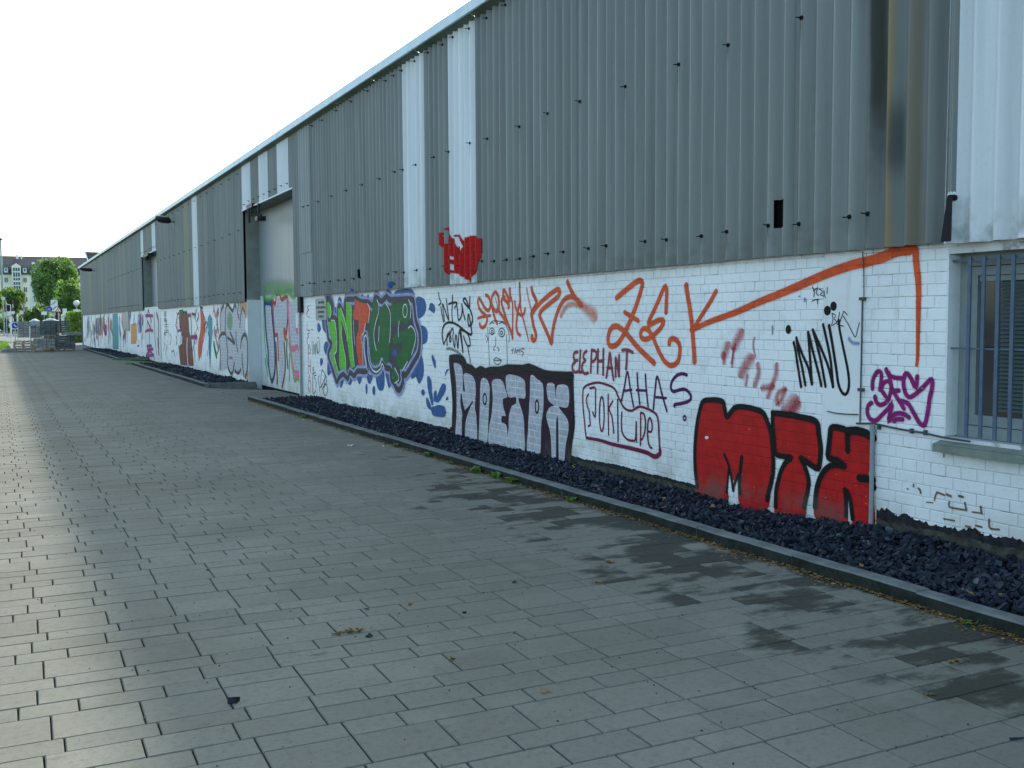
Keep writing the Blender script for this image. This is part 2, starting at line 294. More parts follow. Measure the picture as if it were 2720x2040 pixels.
# ------------------------------------------------------------------ graffiti outlines: (kind, paint, width, end width, [(along wall, height)]) in metres
GRAFFITI = {
 'zek': [
  ('s','orange',0.062,0.062,[(8.979,1.826),(8.904,1.859),(8.756,1.923),(8.636,1.973),(8.565,1.99),(8.518,1.982),(8.506,1.948),(8.529,1.889),(8.587,1.784),(8.682,1.638),(8.779,1.516),(8.853,1.434),(8.94,1.357),(9.029,1.32),(9.119,1.325),(9.146,1.388),(9.127,1.459),(9.068,1.515),(8.979,1.529),(8.89,1.502),(8.803,1.461),(8.705,1.395),(8.585,1.316),(8.467,1.252),(8.295,1.165)]),
  ('s','orange',0.048,0.048,[(8.829,1.673),(8.706,1.631),(8.575,1.586)]),
  ('s','orange',0.054,0.054,[(8.099,1.666),(8.093,1.775),(8.089,1.864),(8.107,1.922),(8.155,1.879),(8.22,1.79),(8.298,1.688),(8.377,1.597),(8.399,1.537),(8.331,1.557),(8.219,1.59),(8.142,1.59),(8.142,1.557),(8.196,1.506),(8.285,1.453),(8.376,1.413),(8.468,1.398),(8.527,1.424),(8.527,1.477),(8.469,1.507),(8.399,1.491),(8.33,1.439),(8.273,1.362),(8.217,1.285),(8.128,1.197),(8.041,1.155),(7.966,1.158),(7.902,1.192),(7.872,1.268),(7.872,1.344),(7.915,1.394),(7.978,1.412),(8.032,1.398),(8.042,1.36)]),
  ('s','orange',0.06,0.06,[(7.778,1.918),(7.753,1.818),(7.721,1.706),(7.689,1.57),(7.668,1.422),(7.651,1.299),(7.642,1.201)]),
  ('s','orange',0.048,0.048,[(7.332,1.85),(7.398,1.774),(7.493,1.679),(7.59,1.582),(7.659,1.509)]),
  ('s','orange',0.05,0.085,[(7.698,1.498),(7.641,1.511),(7.39,1.581),(7.062,1.655),(6.753,1.741),(6.408,1.828),(6.087,1.916),(5.885,1.966),(5.692,2.004),(5.553,2.021),(5.4,2.047),(5.279,2.081),(5.169,2.088)]),
  ('s','orange',0.065,0.026,[(5.167,2.091),(5.138,2.097),(5.108,2.08),(5.101,2.01),(5.085,1.91),(5.072,1.797),(5.071,1.678),(5.07,1.545),(5.069,1.411),(5.07,1.311),(5.076,1.264)]),
 ],
 'speak': [
  ('s','orange',0.05,0.05,[(12.165,1.932),(12.093,1.912),(12.036,1.855),(12.029,1.787),(12.075,1.731),(12.153,1.738),(12.254,1.803),(12.327,1.867),(12.386,1.893),(12.417,1.856),(12.388,1.779),(12.315,1.721),(12.198,1.676),(12.135,1.638),(12.135,1.588),(12.186,1.526),(12.274,1.5),(12.348,1.519),(12.362,1.551)]),
  ('s','orange',0.04,0.04,[(12.421,1.624),(12.257,1.645),(12.031,1.66)]),
  ('s','orange',0.05,0.05,[(11.829,1.557),(11.898,1.625),(11.953,1.724),(11.994,1.823),(11.979,1.897),(11.921,1.951),(11.865,1.962),(11.796,1.917),(11.77,1.832),(11.785,1.759),(11.841,1.71),(11.911,1.736),(11.994,1.811)]),
  ('s','orange',0.05,0.05,[(11.5,1.755),(11.487,1.791),(11.566,1.84),(11.633,1.877),(11.645,1.962),(11.631,1.986),(11.578,1.96),(11.512,1.887),(11.473,1.838),(11.451,1.885),(11.458,1.993)]),
  ('s','orange',0.05,0.05,[(11.606,1.889),(11.687,1.866),(11.688,1.806),(11.635,1.721),(11.556,1.6),(11.477,1.504),(11.412,1.432),(11.386,1.373)]),
  ('s','orange',0.05,0.05,[(11.772,1.716),(11.636,1.624),(11.529,1.551)]),
  ('s','orange',0.034,0.034,[(11.42,1.885),(11.382,1.777),(11.384,1.575),(11.386,1.409)]),
  ('s','orange',0.046,0.046,[(11.19,2.049),(11.186,1.949),(11.175,1.832),(11.227,1.74),(11.266,1.634),(11.281,1.505),(11.243,1.434),(11.187,1.411)]),
  ('s','orange',0.04,0.02,[(11.183,1.833),(11.151,1.715),(11.089,1.598),(11.015,1.459),(10.955,1.344)]),
  ('s','orange',0.04,0.04,[(11.321,1.829),(11.304,1.764),(11.24,1.693),(11.139,1.657),(11.063,1.691),(11.05,1.737)]),
  ('s','orange',0.06,0.06,[(10.875,1.987),(10.84,1.917),(10.768,1.847),(10.745,1.802),(10.817,1.735),(10.878,1.678),(10.854,1.598),(10.819,1.507),(10.771,1.438),(10.772,1.381),(10.832,1.346),(10.881,1.38),(10.868,1.403)]),
  ('s','orange_mist',0.045,0.045,[(10.998,1.979),(10.95,1.851),(10.878,1.712)]),
  ('s','orange',0.06,0.06,[(10.878,1.667),(10.721,1.767),(10.533,1.854),(10.35,1.921),(10.238,1.951),(10.183,1.939),(10.184,1.901),(10.261,1.853),(10.441,1.785),(10.603,1.721),(10.674,1.665),(10.628,1.597),(10.535,1.497),(10.444,1.397),(10.383,1.32),(10.364,1.42),(10.318,1.553),(10.24,1.684),(10.151,1.781),(10.043,1.843),(9.915,1.862),(9.852,1.845)]),
  ('s','orange_mist',0.07,0.07,[(10.152,1.645),(10.086,1.715),(9.979,1.767),(9.852,1.776),(9.729,1.753)]),
  ('s','orange',0.06,0.06,[(10.004,2.03),(9.957,1.969),(9.873,1.882),(9.77,1.806),(9.688,1.763)]),
  ('s','orange_mist',0.08,0.16,[(9.77,1.806),(9.647,1.741),(9.527,1.688),(9.429,1.646)]),
 ],
 'black_tag': [
  ('s','ink',0.025,0.025,[(13.777,2.006),(13.754,1.922),(13.685,1.866),(13.775,1.819)]),
  ('s','ink',0.03,0.03,[(13.697,1.797),(13.654,1.687),(13.604,1.577)]),
  ('s','ink',0.03,0.03,[(13.569,1.591),(13.601,1.714),(13.633,1.838),(13.548,1.754),(13.414,1.604),(13.445,1.74),(13.493,1.903)]),
  ('s','ink',0.03,0.03,[(13.409,1.834),(13.257,1.852),(13.108,1.842),(13.192,1.777)]),
  ('s','ink',0.03,0.03,[(13.271,1.952),(13.273,1.845),(13.293,1.711),(13.279,1.59)]),
  ('s','ink',0.03,0.03,[(13.109,1.789),(13.094,1.709),(13.064,1.603),(12.982,1.642),(12.932,1.734),(12.946,1.826),(12.9,1.708),(12.838,1.609)]),
  ('s','ink',0.034,0.034,[(12.675,1.919),(12.677,1.835),(12.694,1.771),(12.772,1.798),(12.865,1.851),(12.896,1.891),(12.817,1.896),(12.74,1.823),(12.648,1.718),(12.588,1.628),(12.62,1.55),(12.714,1.524),(12.744,1.602),(12.727,1.68),(12.681,1.615),(12.637,1.499),(12.623,1.408),(12.716,1.414),(12.873,1.458),(13.065,1.523),(13.263,1.563),(13.466,1.563),(13.606,1.508),(13.654,1.412),(13.628,1.302),(13.595,1.254)]),
  ('s','ink',0.026,0.026,[(13.595,1.254),(13.524,1.317),(13.419,1.387),(13.384,1.441)]),
  ('s','ink',0.028,0.028,[(13.474,1.243),(13.488,1.359),(13.418,1.414),(13.351,1.374),(13.336,1.306),(13.387,1.292),(13.368,1.387),(13.298,1.482),(13.249,1.442),(13.268,1.334),(13.204,1.215),(13.185,1.336),(13.15,1.39),(13.104,1.23),(13.089,1.204),(13.069,1.337),(13.035,1.444),(12.972,1.312),(12.918,1.142),(12.941,1.286),(12.986,1.444),(13.034,1.47),(12.937,1.458),(12.81,1.433),(12.717,1.381),(12.672,1.265),(12.751,1.244),(12.844,1.314),(12.891,1.379)]),
  ('s','ink',0.022,0.022,[(12.767,1.244),(12.736,1.186),(12.706,1.108)]),
  ('s','ink',0.026,0.026,[(12.691,1.076),(12.68,1.024)]),
  ('s','ink_mist',0.045,0.045,[(13.492,1.188),(13.339,1.191),(13.139,1.156),(13.009,1.119),(12.897,1.07)]),
 ],
 'face': [
  ('s','ink_thin',0.011,0.011,[(12.114,1.501),(12.101,1.389),(12.083,1.226),(12.069,1.002)]),
  ('s','ink_thin',0.011,0.011,[(11.558,1.407),(11.547,1.214),(11.541,1.034)]),
  ('s','ink_thin',0.011,0.011,[(12.041,1.551),(11.941,1.588),(11.718,1.582),(11.61,1.563),(11.53,1.491),(11.478,1.408),(11.492,1.312)]),
  ('s','ink_thin',0.011,0.011,[(12.055,1.539),(11.984,1.57),(11.913,1.551)]),
  ('s','ink_thin',0.011,0.011,[(11.774,1.551),(11.691,1.57),(11.61,1.545)]),
  ('s','ink_thin',0.011,0.011,[(11.874,1.379),(11.875,1.28),(11.918,1.243),(11.946,1.211),(11.89,1.206)]),
  ('s','ink_thin',0.011,0.011,[(11.834,1.244),(11.765,1.215),(11.806,1.202)]),
  ('s','ink_thin',0.011,0.011,[(11.934,1.081),(11.863,1.108),(11.808,1.098),(11.711,1.076),(11.781,1.025),(11.907,1.033),(11.934,1.081)]),
  ('s','ink_thin',0.011,0.011,[(11.92,1.069),(11.711,1.074)]),
  ('s','ink_thin',0.011,0.011,[(11.88,1.895),(11.826,1.784),(11.869,1.698)]),
  ('s','ink_thin',0.011,0.011,[(12.173,1.4),(12.116,1.351),(12.16,1.3)]),
  ('c','ink_thin',0.012,0.012,[(11.912,1.452),(11.92,1.433),(11.944,1.418),(11.977,1.41),(12.012,1.412),(12.041,1.423),(12.058,1.441),(12.057,1.462),(12.04,1.48),(12.011,1.491),(11.976,1.494),(11.943,1.487),(11.92,1.472)]),
  ('c','ink_thin',0.014,0.014,[(11.606,1.44),(11.616,1.414),(11.644,1.394),(11.683,1.384),(11.725,1.387),(11.759,1.402),(11.779,1.425),(11.778,1.452),(11.758,1.476),(11.723,1.492),(11.682,1.495),(11.643,1.486),(11.616,1.466)]),
  ('c','ink_thin',0.012,0.012,[(11.949,1.446),(11.952,1.438),(11.961,1.432),(11.974,1.429),(11.987,1.43),(11.998,1.434),(12.005,1.441),(12.004,1.45),(11.998,1.457),(11.987,1.462),(11.973,1.463),(11.961,1.46),(11.952,1.454)]),
  ('c','ink_thin',0.014,0.014,[(11.666,1.436),(11.67,1.426),(11.68,1.418),(11.695,1.414),(11.71,1.415),(11.723,1.421),(11.73,1.43),(11.73,1.441),(11.723,1.45),(11.71,1.456),(11.694,1.458),(11.68,1.454),(11.669,1.446)]),
  ('s','ink_thin',0.011,0.011,[(11.427,1.217),(11.375,1.219),(11.374,1.248),(11.388,1.182)]),
  ('s','ink_thin',0.011,0.011,[(11.336,1.184),(11.309,1.238),(11.292,1.185)]),
  ('s','ink_thin',0.011,0.011,[(11.271,1.186),(11.258,1.233),(11.232,1.204),(11.206,1.24),(11.194,1.188)]),
  ('s','ink_thin',0.011,0.011,[(11.08,1.243),(11.156,1.236),(11.156,1.212),(11.093,1.196),(11.131,1.148)]),
 ],
 'elephant': [
  ('s','mauve',0.036,0.036,[(9.781,1.236),(9.854,1.223),(9.865,1.159),(9.823,1.129),(9.886,1.094),(9.896,1.04),(9.834,1.006),(9.761,1.019)]),
  ('s','mauve',0.036,0.036,[(9.854,1.133),(9.781,1.143)]),
  ('s','mauve',0.036,0.036,[(9.719,1.253),(9.73,1.132),(9.74,1.015),(9.679,1.023)]),
  ('s','mauve',0.036,0.036,[(9.588,1.251),(9.648,1.218),(9.648,1.166),(9.608,1.146),(9.668,1.113),(9.685,1.049),(9.628,0.999),(9.558,1.013)]),
  ('s','mauve',0.036,0.036,[(9.478,1.265),(9.488,1.15),(9.498,1.02)]),
  ('s','mauve',0.036,0.036,[(9.478,1.265),(9.4,1.256),(9.38,1.205),(9.419,1.153),(9.478,1.135)]),
  ('s','mauve',0.036,0.036,[(9.346,1.273),(9.351,1.145),(9.355,1.021)]),
  ('s','mauve',0.036,0.036,[(9.237,1.28),(9.24,1.138),(9.244,1.006)]),
  ('s','mauve',0.036,0.036,[(9.351,1.145),(9.236,1.154)]),
  ('s','mauve',0.036,0.036,[(9.18,0.979),(9.142,1.101),(9.109,1.243),(9.077,1.104),(9.035,0.961)]),
  ('s','mauve',0.036,0.036,[(9.161,1.081),(9.059,1.085)]),
  ('s','mauve',0.036,0.036,[(8.994,0.998),(8.998,1.097),(8.991,1.197),(8.958,1.099),(8.931,1.001),(8.931,1.11),(8.928,1.223)]),
  ('s','mauve',0.036,0.036,[(8.869,1.279),(8.772,1.284),(8.676,1.263)]),
  ('s','mauve',0.036,0.036,[(8.777,1.277),(8.784,1.184),(8.797,1.085)]),
 ],
 'ahas': [
  ('s','purple',0.027,0.027,[(8.885,0.745),(8.832,0.887),(8.771,1.057),(8.718,0.884),(8.656,0.703)]),
  ('s','purple',0.027,0.027,[(8.85,0.852),(8.692,0.874)]),
  ('s','purple',0.027,0.027,[(8.593,1.05),(8.58,0.921),(8.545,0.74)]),
  ('s','purple',0.027,0.027,[(8.446,1.043),(8.429,0.891),(8.395,0.718)]),
  ('s','purple',0.027,0.027,[(8.606,0.876),(8.421,0.882)]),
  ('s','purple',0.027,0.027,[(8.305,0.706),(8.281,0.862),(8.242,1.033),(8.162,0.87),(8.077,0.7)]),
  ('s','purple',0.027,0.027,[(8.265,0.826),(8.091,0.828)]),
  ('s','purple',0.034,0.034,[(7.76,1.07),(7.826,1.08),(7.916,1.058),(7.991,1),(8.014,0.934),(7.975,0.9),(7.885,0.919),(7.795,0.933),(7.722,0.906),(7.692,0.864),(7.721,0.826),(7.839,0.795),(7.951,0.774),(7.951,0.76)]),
  ('c','purple',0.02,0.02,[(7.769,0.659),(7.771,0.649),(7.778,0.641),(7.787,0.636),(7.797,0.637),(7.805,0.642),(7.81,0.651),(7.81,0.661),(7.805,0.67),(7.797,0.677),(7.787,0.679),(7.778,0.676),(7.771,0.669)]),
 ],
 'sjoki': [
  ('s','wine',0.026,0.026,[(9.589,0.276),(9.609,0.337),(9.639,0.493),(9.665,0.649),(9.665,0.797),(9.628,0.852),(9.508,0.89),(9.351,0.914),(9.217,0.906),(9.068,0.884),(8.994,0.848),(8.958,0.8),(8.912,0.749),(8.849,0.689),(8.778,0.66),(8.691,0.657),(8.622,0.686),(8.537,0.712),(8.403,0.698),(8.305,0.677),(8.24,0.64),(8.215,0.567),(8.207,0.474),(8.198,0.362),(8.189,0.288)]),
  ('s','wine',0.034,0.05,[(9.589,0.284),(9.312,0.286),(9.104,0.273),(8.956,0.269),(8.724,0.266),(8.535,0.26),(8.4,0.252),(8.318,0.233),(8.253,0.234),(8.189,0.27),(8.189,0.307)]),
  ('s','wine',0.024,0.024,[(9.548,0.773),(9.588,0.728),(9.578,0.656),(9.528,0.576),(9.518,0.482),(9.508,0.441),(9.548,0.417)]),
  ('s','wine',0.024,0.024,[(9.518,0.842),(9.41,0.854),(9.4,0.772),(9.4,0.606),(9.41,0.533),(9.459,0.581)]),
  ('s','wine',0.024,0.024,[(9.142,0.799),(9.142,0.637),(9.132,0.363)]),
  ('s','wine',0.024,0.024,[(9.049,0.734),(9.123,0.648),(9.067,0.562),(9.03,0.394)]),
  ('s','wine',0.024,0.024,[(8.957,0.755),(8.953,0.551),(8.947,0.312)]),
  ('s','wine',0.024,0.024,[(8.876,0.627),(8.884,0.507),(8.866,0.41),(8.777,0.354),(8.672,0.35),(8.62,0.375),(8.607,0.556),(8.607,0.454),(8.6,0.348)]),
  ('s','wine',0.024,0.024,[(8.528,0.65),(8.527,0.491),(8.531,0.317)]),
  ('s','wine',0.024,0.024,[(8.528,0.65),(8.469,0.64),(8.444,0.566),(8.451,0.469),(8.493,0.388),(8.518,0.376)]),
  ('s','wine',0.024,0.024,[(8.402,0.474),(8.336,0.476),(8.328,0.557),(8.361,0.611),(8.394,0.58),(8.405,0.474),(8.393,0.37),(8.36,0.316),(8.327,0.311)]),
  ('c','wine',0.024,0.024,[(9.223,0.579),(9.228,0.491),(9.243,0.422),(9.264,0.388),(9.287,0.396),(9.306,0.446),(9.317,0.526),(9.317,0.617),(9.306,0.699),(9.287,0.751),(9.265,0.764),(9.243,0.733),(9.228,0.667)]),
 ],
 'innu': [
  ('s','ink',0.027,0.027,[(6.323,1.403),(6.3,1.341),(6.277,1.234),(6.23,1.045)]),
  ('s','ink',0.027,0.027,[(6.291,1.442),(6.268,1.342),(6.222,1.206),(6.182,1.063)]),
  ('s','ink',0.027,0.027,[(6.28,1.411),(6.213,1.298),(6.147,1.194),(6.108,1.074)]),
  ('s','ink',0.027,0.027,[(6.108,1.074),(6.133,1.285),(6.158,1.489)]),
  ('s','ink',0.027,0.027,[(6.147,1.466),(6.097,1.324),(6.031,1.153),(6.004,1.065)]),
  ('s','ink',0.027,0.027,[(6.106,1.508),(6.056,1.385),(6.002,1.229),(5.958,1.064)]),
  ('s','ink',0.027,0.027,[(6.089,1.482),(6.004,1.349),(5.93,1.217),(5.877,1.065)]),
  ('s','ink',0.027,0.027,[(5.877,1.065),(5.912,1.292),(5.993,1.55)]),
  ('s','ink',0.03,0.022,[(5.929,1.542),(5.894,1.41),(5.851,1.228),(5.818,1.083),(5.768,1.016),(5.729,1.026),(5.711,1.096),(5.728,1.211),(5.775,1.369),(5.817,1.514),(5.828,1.586)]),
  ('f','ink',0,0,[(6.355,1.51),(6.358,1.493),(6.368,1.48),(6.382,1.473),(6.397,1.475),(6.409,1.485),(6.416,1.501),(6.417,1.519),(6.41,1.535),(6.398,1.545),(6.383,1.547),(6.369,1.541),(6.359,1.528)]),
  ('f','ink',0,0,[(5.912,1.66),(5.916,1.642),(5.927,1.629),(5.944,1.622),(5.962,1.625),(5.977,1.635),(5.985,1.651),(5.986,1.67),(5.978,1.686),(5.963,1.696),(5.946,1.698),(5.929,1.692),(5.917,1.678)]),
  ('f','ink',0,0,[(5.851,1.694),(5.855,1.677),(5.865,1.664),(5.88,1.658),(5.896,1.66),(5.91,1.67),(5.918,1.686),(5.918,1.703),(5.911,1.719),(5.898,1.728),(5.881,1.73),(5.866,1.724),(5.855,1.711)]),
 ],
 'marker_tags': [
  ('s','ink_thin',0.008,0.008,[(5.899,1.638),(5.888,1.586),(5.902,1.542),(5.848,1.572),(5.878,1.594),(5.859,1.623),(5.899,1.638)]),
  ('s','ink_thin',0.008,0.008,[(5.82,1.644),(5.833,1.594),(5.847,1.557),(5.778,1.539)]),
  ('s','ink_thin',0.008,0.008,[(5.823,1.557),(5.781,1.644),(5.776,1.653),(5.742,1.626)]),
  ('s','ink_thin',0.008,0.008,[(5.78,1.615),(5.721,1.543),(5.657,1.457),(5.634,1.515),(5.617,1.564)]),
  ('s','ink_thin',0.008,0.008,[(6.117,1.85),(6.096,1.812),(6.1,1.774)]),
  ('s','ink_thin',0.008,0.008,[(6.106,1.819),(6.055,1.844),(6.075,1.803),(6.048,1.78)]),
  ('s','ink_thin',0.008,0.008,[(6.039,1.832),(6.003,1.809),(6.033,1.788),(5.992,1.775)]),
  ('s','ink_thin',0.008,0.008,[(5.953,1.841),(5.957,1.793)]),
  ('s','ink_thin',0.008,0.008,[(5.988,1.816),(5.982,1.779),(5.971,1.76)]),
  ('s','ink_thin',0.008,0.008,[(6.12,1.737),(6.084,1.748),(6.043,1.752)]),
  ('s','ink_thin',0.008,0.008,[(6.058,1.751),(6.058,1.717)]),
  ('s','blue_mist',0.03,0.03,[(5.718,1.442),(5.68,1.41),(5.623,1.408)]),
  ('f','blue_mist',0,0,[(6.185,1.75),(6.186,1.74),(6.191,1.732),(6.198,1.729),(6.205,1.73),(6.211,1.736),(6.214,1.745),(6.214,1.755),(6.211,1.764),(6.206,1.77),(6.198,1.771),(6.192,1.767),(6.187,1.76)]),
  ('f','blue_mist',0,0,[(6.252,1.778),(6.253,1.774),(6.257,1.772),(6.263,1.77),(6.269,1.771),(6.274,1.773),(6.277,1.776),(6.277,1.78),(6.275,1.783),(6.269,1.785),(6.263,1.786),(6.257,1.784),(6.253,1.781)]),
  ('s','ink_mist',0.022,0.022,[(6.579,1.533),(6.575,1.509),(6.577,1.473)]),
 ],
 'red_smudge': [
  ('s','red_mist',0.1,0.1,[(6.983,1.474),(7.02,1.424),(7.07,1.356)]),
  ('s','red_mist',0.09,0.09,[(7.161,1.363),(7.186,1.312),(7.212,1.269)]),
  ('s','red_mist',0.05,0.05,[(7.212,1.286),(7.211,1.209)]),
  ('s','red_mist',0.03,0.03,[(7.058,1.373),(7.107,1.205)]),
  ('s','red_mist',0.025,0.025,[(6.803,1.435),(6.82,1.37),(6.789,1.273)]),
  ('s','red_mist',0.11,0.11,[(6.855,1.255),(6.916,1.187),(6.965,1.119)]),
  ('s','red_mist',0.035,0.035,[(6.89,1.106),(6.908,1.023)]),
  ('s','red_mist',0.06,0.06,[(6.757,1.201),(6.744,1.137),(6.791,1.029)]),
  ('s','red_mist',0.055,0.055,[(6.522,1.21),(6.532,1.13),(6.577,1.033),(6.622,0.942)]),
  ('s','red_mist',0.06,0.06,[(6.694,1.006),(6.565,1.033)]),
  ('s','red_mist',0.05,0.05,[(6.417,1.018),(6.507,0.966),(6.517,0.886),(6.471,0.913),(6.416,1.003)]),
  ('s','red_mist',0.13,0.13,[(6.304,0.924),(6.358,0.866),(6.402,0.839)]),
  ('s','red_mist',0.09,0.09,[(6.271,0.896),(6.324,0.837)]),
  ('s','red_mist',0.03,0.03,[(7.083,1.339),(7.094,1.18)]),
 ],
 'bfs': [
  ('s','magenta',0.036,0.036,[(5.478,1.073),(5.475,1.137),(5.445,1.194),(5.414,1.206),(5.395,1.182),(5.398,1.127),(5.406,1.07)]),
  ('s','magenta',0.036,0.036,[(5.397,1.074),(5.372,1.121),(5.328,1.137),(5.301,1.104),(5.308,1.048),(5.325,1.006),(5.351,0.976),(5.404,0.957),(5.44,0.977),(5.454,1.015)]),
  ('s','magenta',0.036,0.036,[(5.397,1.071),(5.352,1.025)]),
  ('s','magenta',0.036,0.036,[(5.352,1.223),(5.329,1.186),(5.276,1.167),(5.199,1.164)]),
  ('s','magenta',0.036,0.036,[(5.329,1.199),(5.311,1.145),(5.296,1.091),(5.269,1.051),(5.181,0.947)]),
  ('s','magenta',0.036,0.036,[(5.3,1.066),(5.231,1.074)]),
  ('s','magenta',0.036,0.036,[(5.069,1.184),(5.08,1.103),(5.123,1.168),(5.157,1.202),(5.178,1.192),(5.19,1.138),(5.175,1.07),(5.141,1.032),(5.095,1.048),(5.022,1.106),(4.967,1.156),(4.947,1.17),(4.935,1.144),(4.945,1.084),(4.956,1.044),(4.97,0.943),(4.988,0.862),(5.008,0.84),(5.041,0.857),(5.092,0.92),(5.144,0.984),(5.203,1)]),
  ('s','magenta',0.036,0.036,[(5.485,0.967),(5.517,0.943),(5.525,0.893),(5.496,0.845),(5.437,0.84),(5.375,0.891),(5.323,0.937),(5.289,0.977),(5.305,0.91),(5.321,0.84),(5.295,0.876),(5.253,0.904),(5.193,0.909),(5.133,0.887)]),
  ('s','magenta',0.036,0.036,[(5.269,0.848),(5.243,0.864),(5.192,0.868)]),
 ],
 'mtx': [
  ('f','red',0,0,[(7.527,0.839),(7.562,0.74),(7.603,0.604),(7.623,0.424),(7.62,0.202),(7.598,0.107),(7.589,-0.053),(7.156,-0.063),(7.158,0.133),(7.127,0.24),(7.054,0.148),(6.991,0.241),(6.974,-0.051),(6.63,-0.036),(6.575,0.175),(6.553,0.299),(6.568,0.498),(6.588,0.616),(6.643,0.748),(6.691,0.808),(6.862,0.828),(7.025,0.816),(7.153,0.721),(7.207,0.853),(7.328,0.862),(7.465,0.853)]),
  ('f','red',0,0,[(6.573,0.802),(6.424,0.798),(6.236,0.79),(6.055,0.768),(6.022,0.673),(5.999,0.562),(6.017,0.424),(6.037,0.391),(6.197,0.447),(6.131,0.34),(6.124,0.264),(6.149,0.137),(6.183,-0.031),(6.507,-0.071),(6.516,0.144),(6.473,0.294),(6.417,0.396),(6.34,0.453),(6.533,0.462),(6.559,0.619)]),
  ('f','red',0,0,[(5.891,0.738),(5.772,0.749),(5.713,0.725),(5.627,0.733),(5.478,0.712),(5.458,0.445),(5.445,0.269),(5.443,-0.023),(5.639,-0.016),(5.663,0.199),(5.723,0.278),(5.717,-0.001),(6.045,-0.007),(6.044,0.199),(5.995,0.336),(5.914,0.422),(5.815,0.449),(5.916,0.504),(5.908,0.609)]),
  ('s','ink',0.052,0.052,[(7.59,0.028),(7.597,0.071),(7.62,0.202),(7.626,0.38),(7.603,0.586),(7.562,0.731),(7.513,0.832),(7.423,0.855),(7.301,0.864),(7.22,0.852),(7.2,0.811),(7.166,0.72),(7.101,0.776),(7.037,0.819),(6.911,0.828),(6.776,0.818),(6.691,0.8),(6.643,0.748),(6.582,0.633),(6.557,0.499),(6.548,0.34),(6.57,0.217),(6.603,0.123),(6.62,0.055)]),
  ('s','ink',0.035,0.035,[(7.194,0.377),(7.134,0.29),(7.093,0.176),(7.066,0.07)]),
  ('s','ink',0.045,0.045,[(6.955,0.38),(6.972,0.26),(6.984,0.158),(6.976,0.058)]),
  ('s','ink',0.03,0.03,[(7.133,0.248),(7.157,0.039)]),
  ('s','ink',0.03,0.03,[(7.004,0.222),(7.041,0.141),(7.066,0.095)]),
  ('s','ink',0.054,0.054,[(6.562,0.803),(6.424,0.806),(6.236,0.798),(6.055,0.775),(6.022,0.673),(5.999,0.562),(6.007,0.463),(6.027,0.4),(6.122,0.426),(6.219,0.46)]),
  ('s','ink',0.048,0.048,[(6.562,0.803),(6.56,0.699),(6.534,0.542),(6.521,0.463),(6.43,0.45),(6.329,0.451),(6.395,0.407),(6.45,0.329),(6.483,0.245),(6.51,0.145),(6.514,0.016)]),
  ('s','ink',0.046,0.046,[(6.219,0.46),(6.164,0.382),(6.13,0.294),(6.134,0.217),(6.159,0.128),(6.174,0.064)]),
  ('s','ink',0.055,0.055,[(5.752,0.743),(5.831,0.751),(5.891,0.738),(5.9,0.685),(5.913,0.579),(5.916,0.504),(5.826,0.492),(5.746,0.458)]),
  ('s','ink',0.052,0.052,[(5.756,0.457),(5.865,0.45),(5.955,0.394),(6.015,0.303),(6.044,0.199),(6.052,0.084)]),
  ('s','ink',0.05,0.05,[(5.723,0.739),(5.717,0.674),(5.712,0.579)]),
  ('s','ink',0.068,0.068,[(5.713,0.732),(5.627,0.744),(5.533,0.732),(5.459,0.707)]),
  ('s','ink',0.03,0.03,[(5.464,0.707),(5.465,0.551),(5.458,0.431)]),
  ('s','ink',0.06,0.06,[(5.591,0.384),(5.457,0.392)]),
  ('s','ink',0.05,0.05,[(5.47,0.379),(5.446,0.333)]),
  ('s','ink',0.042,0.042,[(5.737,0.275),(5.721,0.19),(5.719,0.072)]),
  ('s','ink',0.042,0.042,[(5.713,0.264),(5.678,0.197),(5.651,0.062)]),
  ('f','whitepaint',0,0,[(7.419,0.507),(7.422,0.501),(7.431,0.495),(7.443,0.491),(7.457,0.491),(7.468,0.493),(7.474,0.499),(7.474,0.505),(7.468,0.512),(7.457,0.517),(7.444,0.519),(7.431,0.518),(7.422,0.514)]),
 ],
 'koetox': [
  ('f','plum',0,0,[(13.392,1.075),(13.108,1.083),(12.881,1.05),(12.788,0.949),(12.631,0.968),(12.509,0.908),(12.328,0.96),(12.181,0.922),(12.064,0.952),(11.727,0.966),(11.536,1.004),(11.095,1.009),(10.994,1.036),(10.896,1.034),(10.727,1.001),(10.515,0.97),(10.155,0.964),(9.981,0.999),(9.886,0.977),(9.876,0.773),(9.877,0.559),(9.856,0.399),(9.909,0.2),(10.05,-0.067),(10.384,-0.087),(10.663,-0.064),(11.03,-0.072),(11.549,-0.072),(12.08,-0.069),(12.496,-0.075),(13.249,-0.1),(13.328,0.165),(13.307,0.358),(13.334,0.628),(13.396,0.897)]),
  ('f','chrome',0,0,[(13.242,0.985),(13.044,0.978),(12.942,0.903),(12.928,0.625),(12.858,0.616),(12.902,0.838),(12.696,0.854),(12.542,0.79),(12.499,0.65),(12.534,0.389),(12.49,0.289),(12.496,-0.081),(12.84,-0.085),(12.851,0.153),(12.737,0.334),(12.609,0.475),(12.88,0.336),(12.988,0.568),(13.023,0.432),(12.961,0.277),(12.98,0.168),(13.001,-0.088),(13.199,-0.088),(13.159,0.234),(13.153,0.504),(13.165,0.705),(13.211,0.878)]),
  ('f','chrome',0,0,[(12.346,0.762),(12.271,0.823),(12.153,0.81),(12.068,0.726),(12.07,0.575),(12.103,0.321),(12.167,-0.065),(12.405,-0.072),(12.384,0.298),(12.364,0.556)]),
  ('f','chrome',0,0,[(11.995,0.78),(11.839,0.831),(11.674,0.809),(11.594,0.704),(11.541,0.61),(11.677,0.577),(11.651,0.456),(11.584,0.364),(11.707,0.354),(11.708,0.267),(11.572,0.243),(11.576,-0.063),(12.08,-0.069),(12.076,0.197),(12.016,0.328),(11.97,0.582)]),
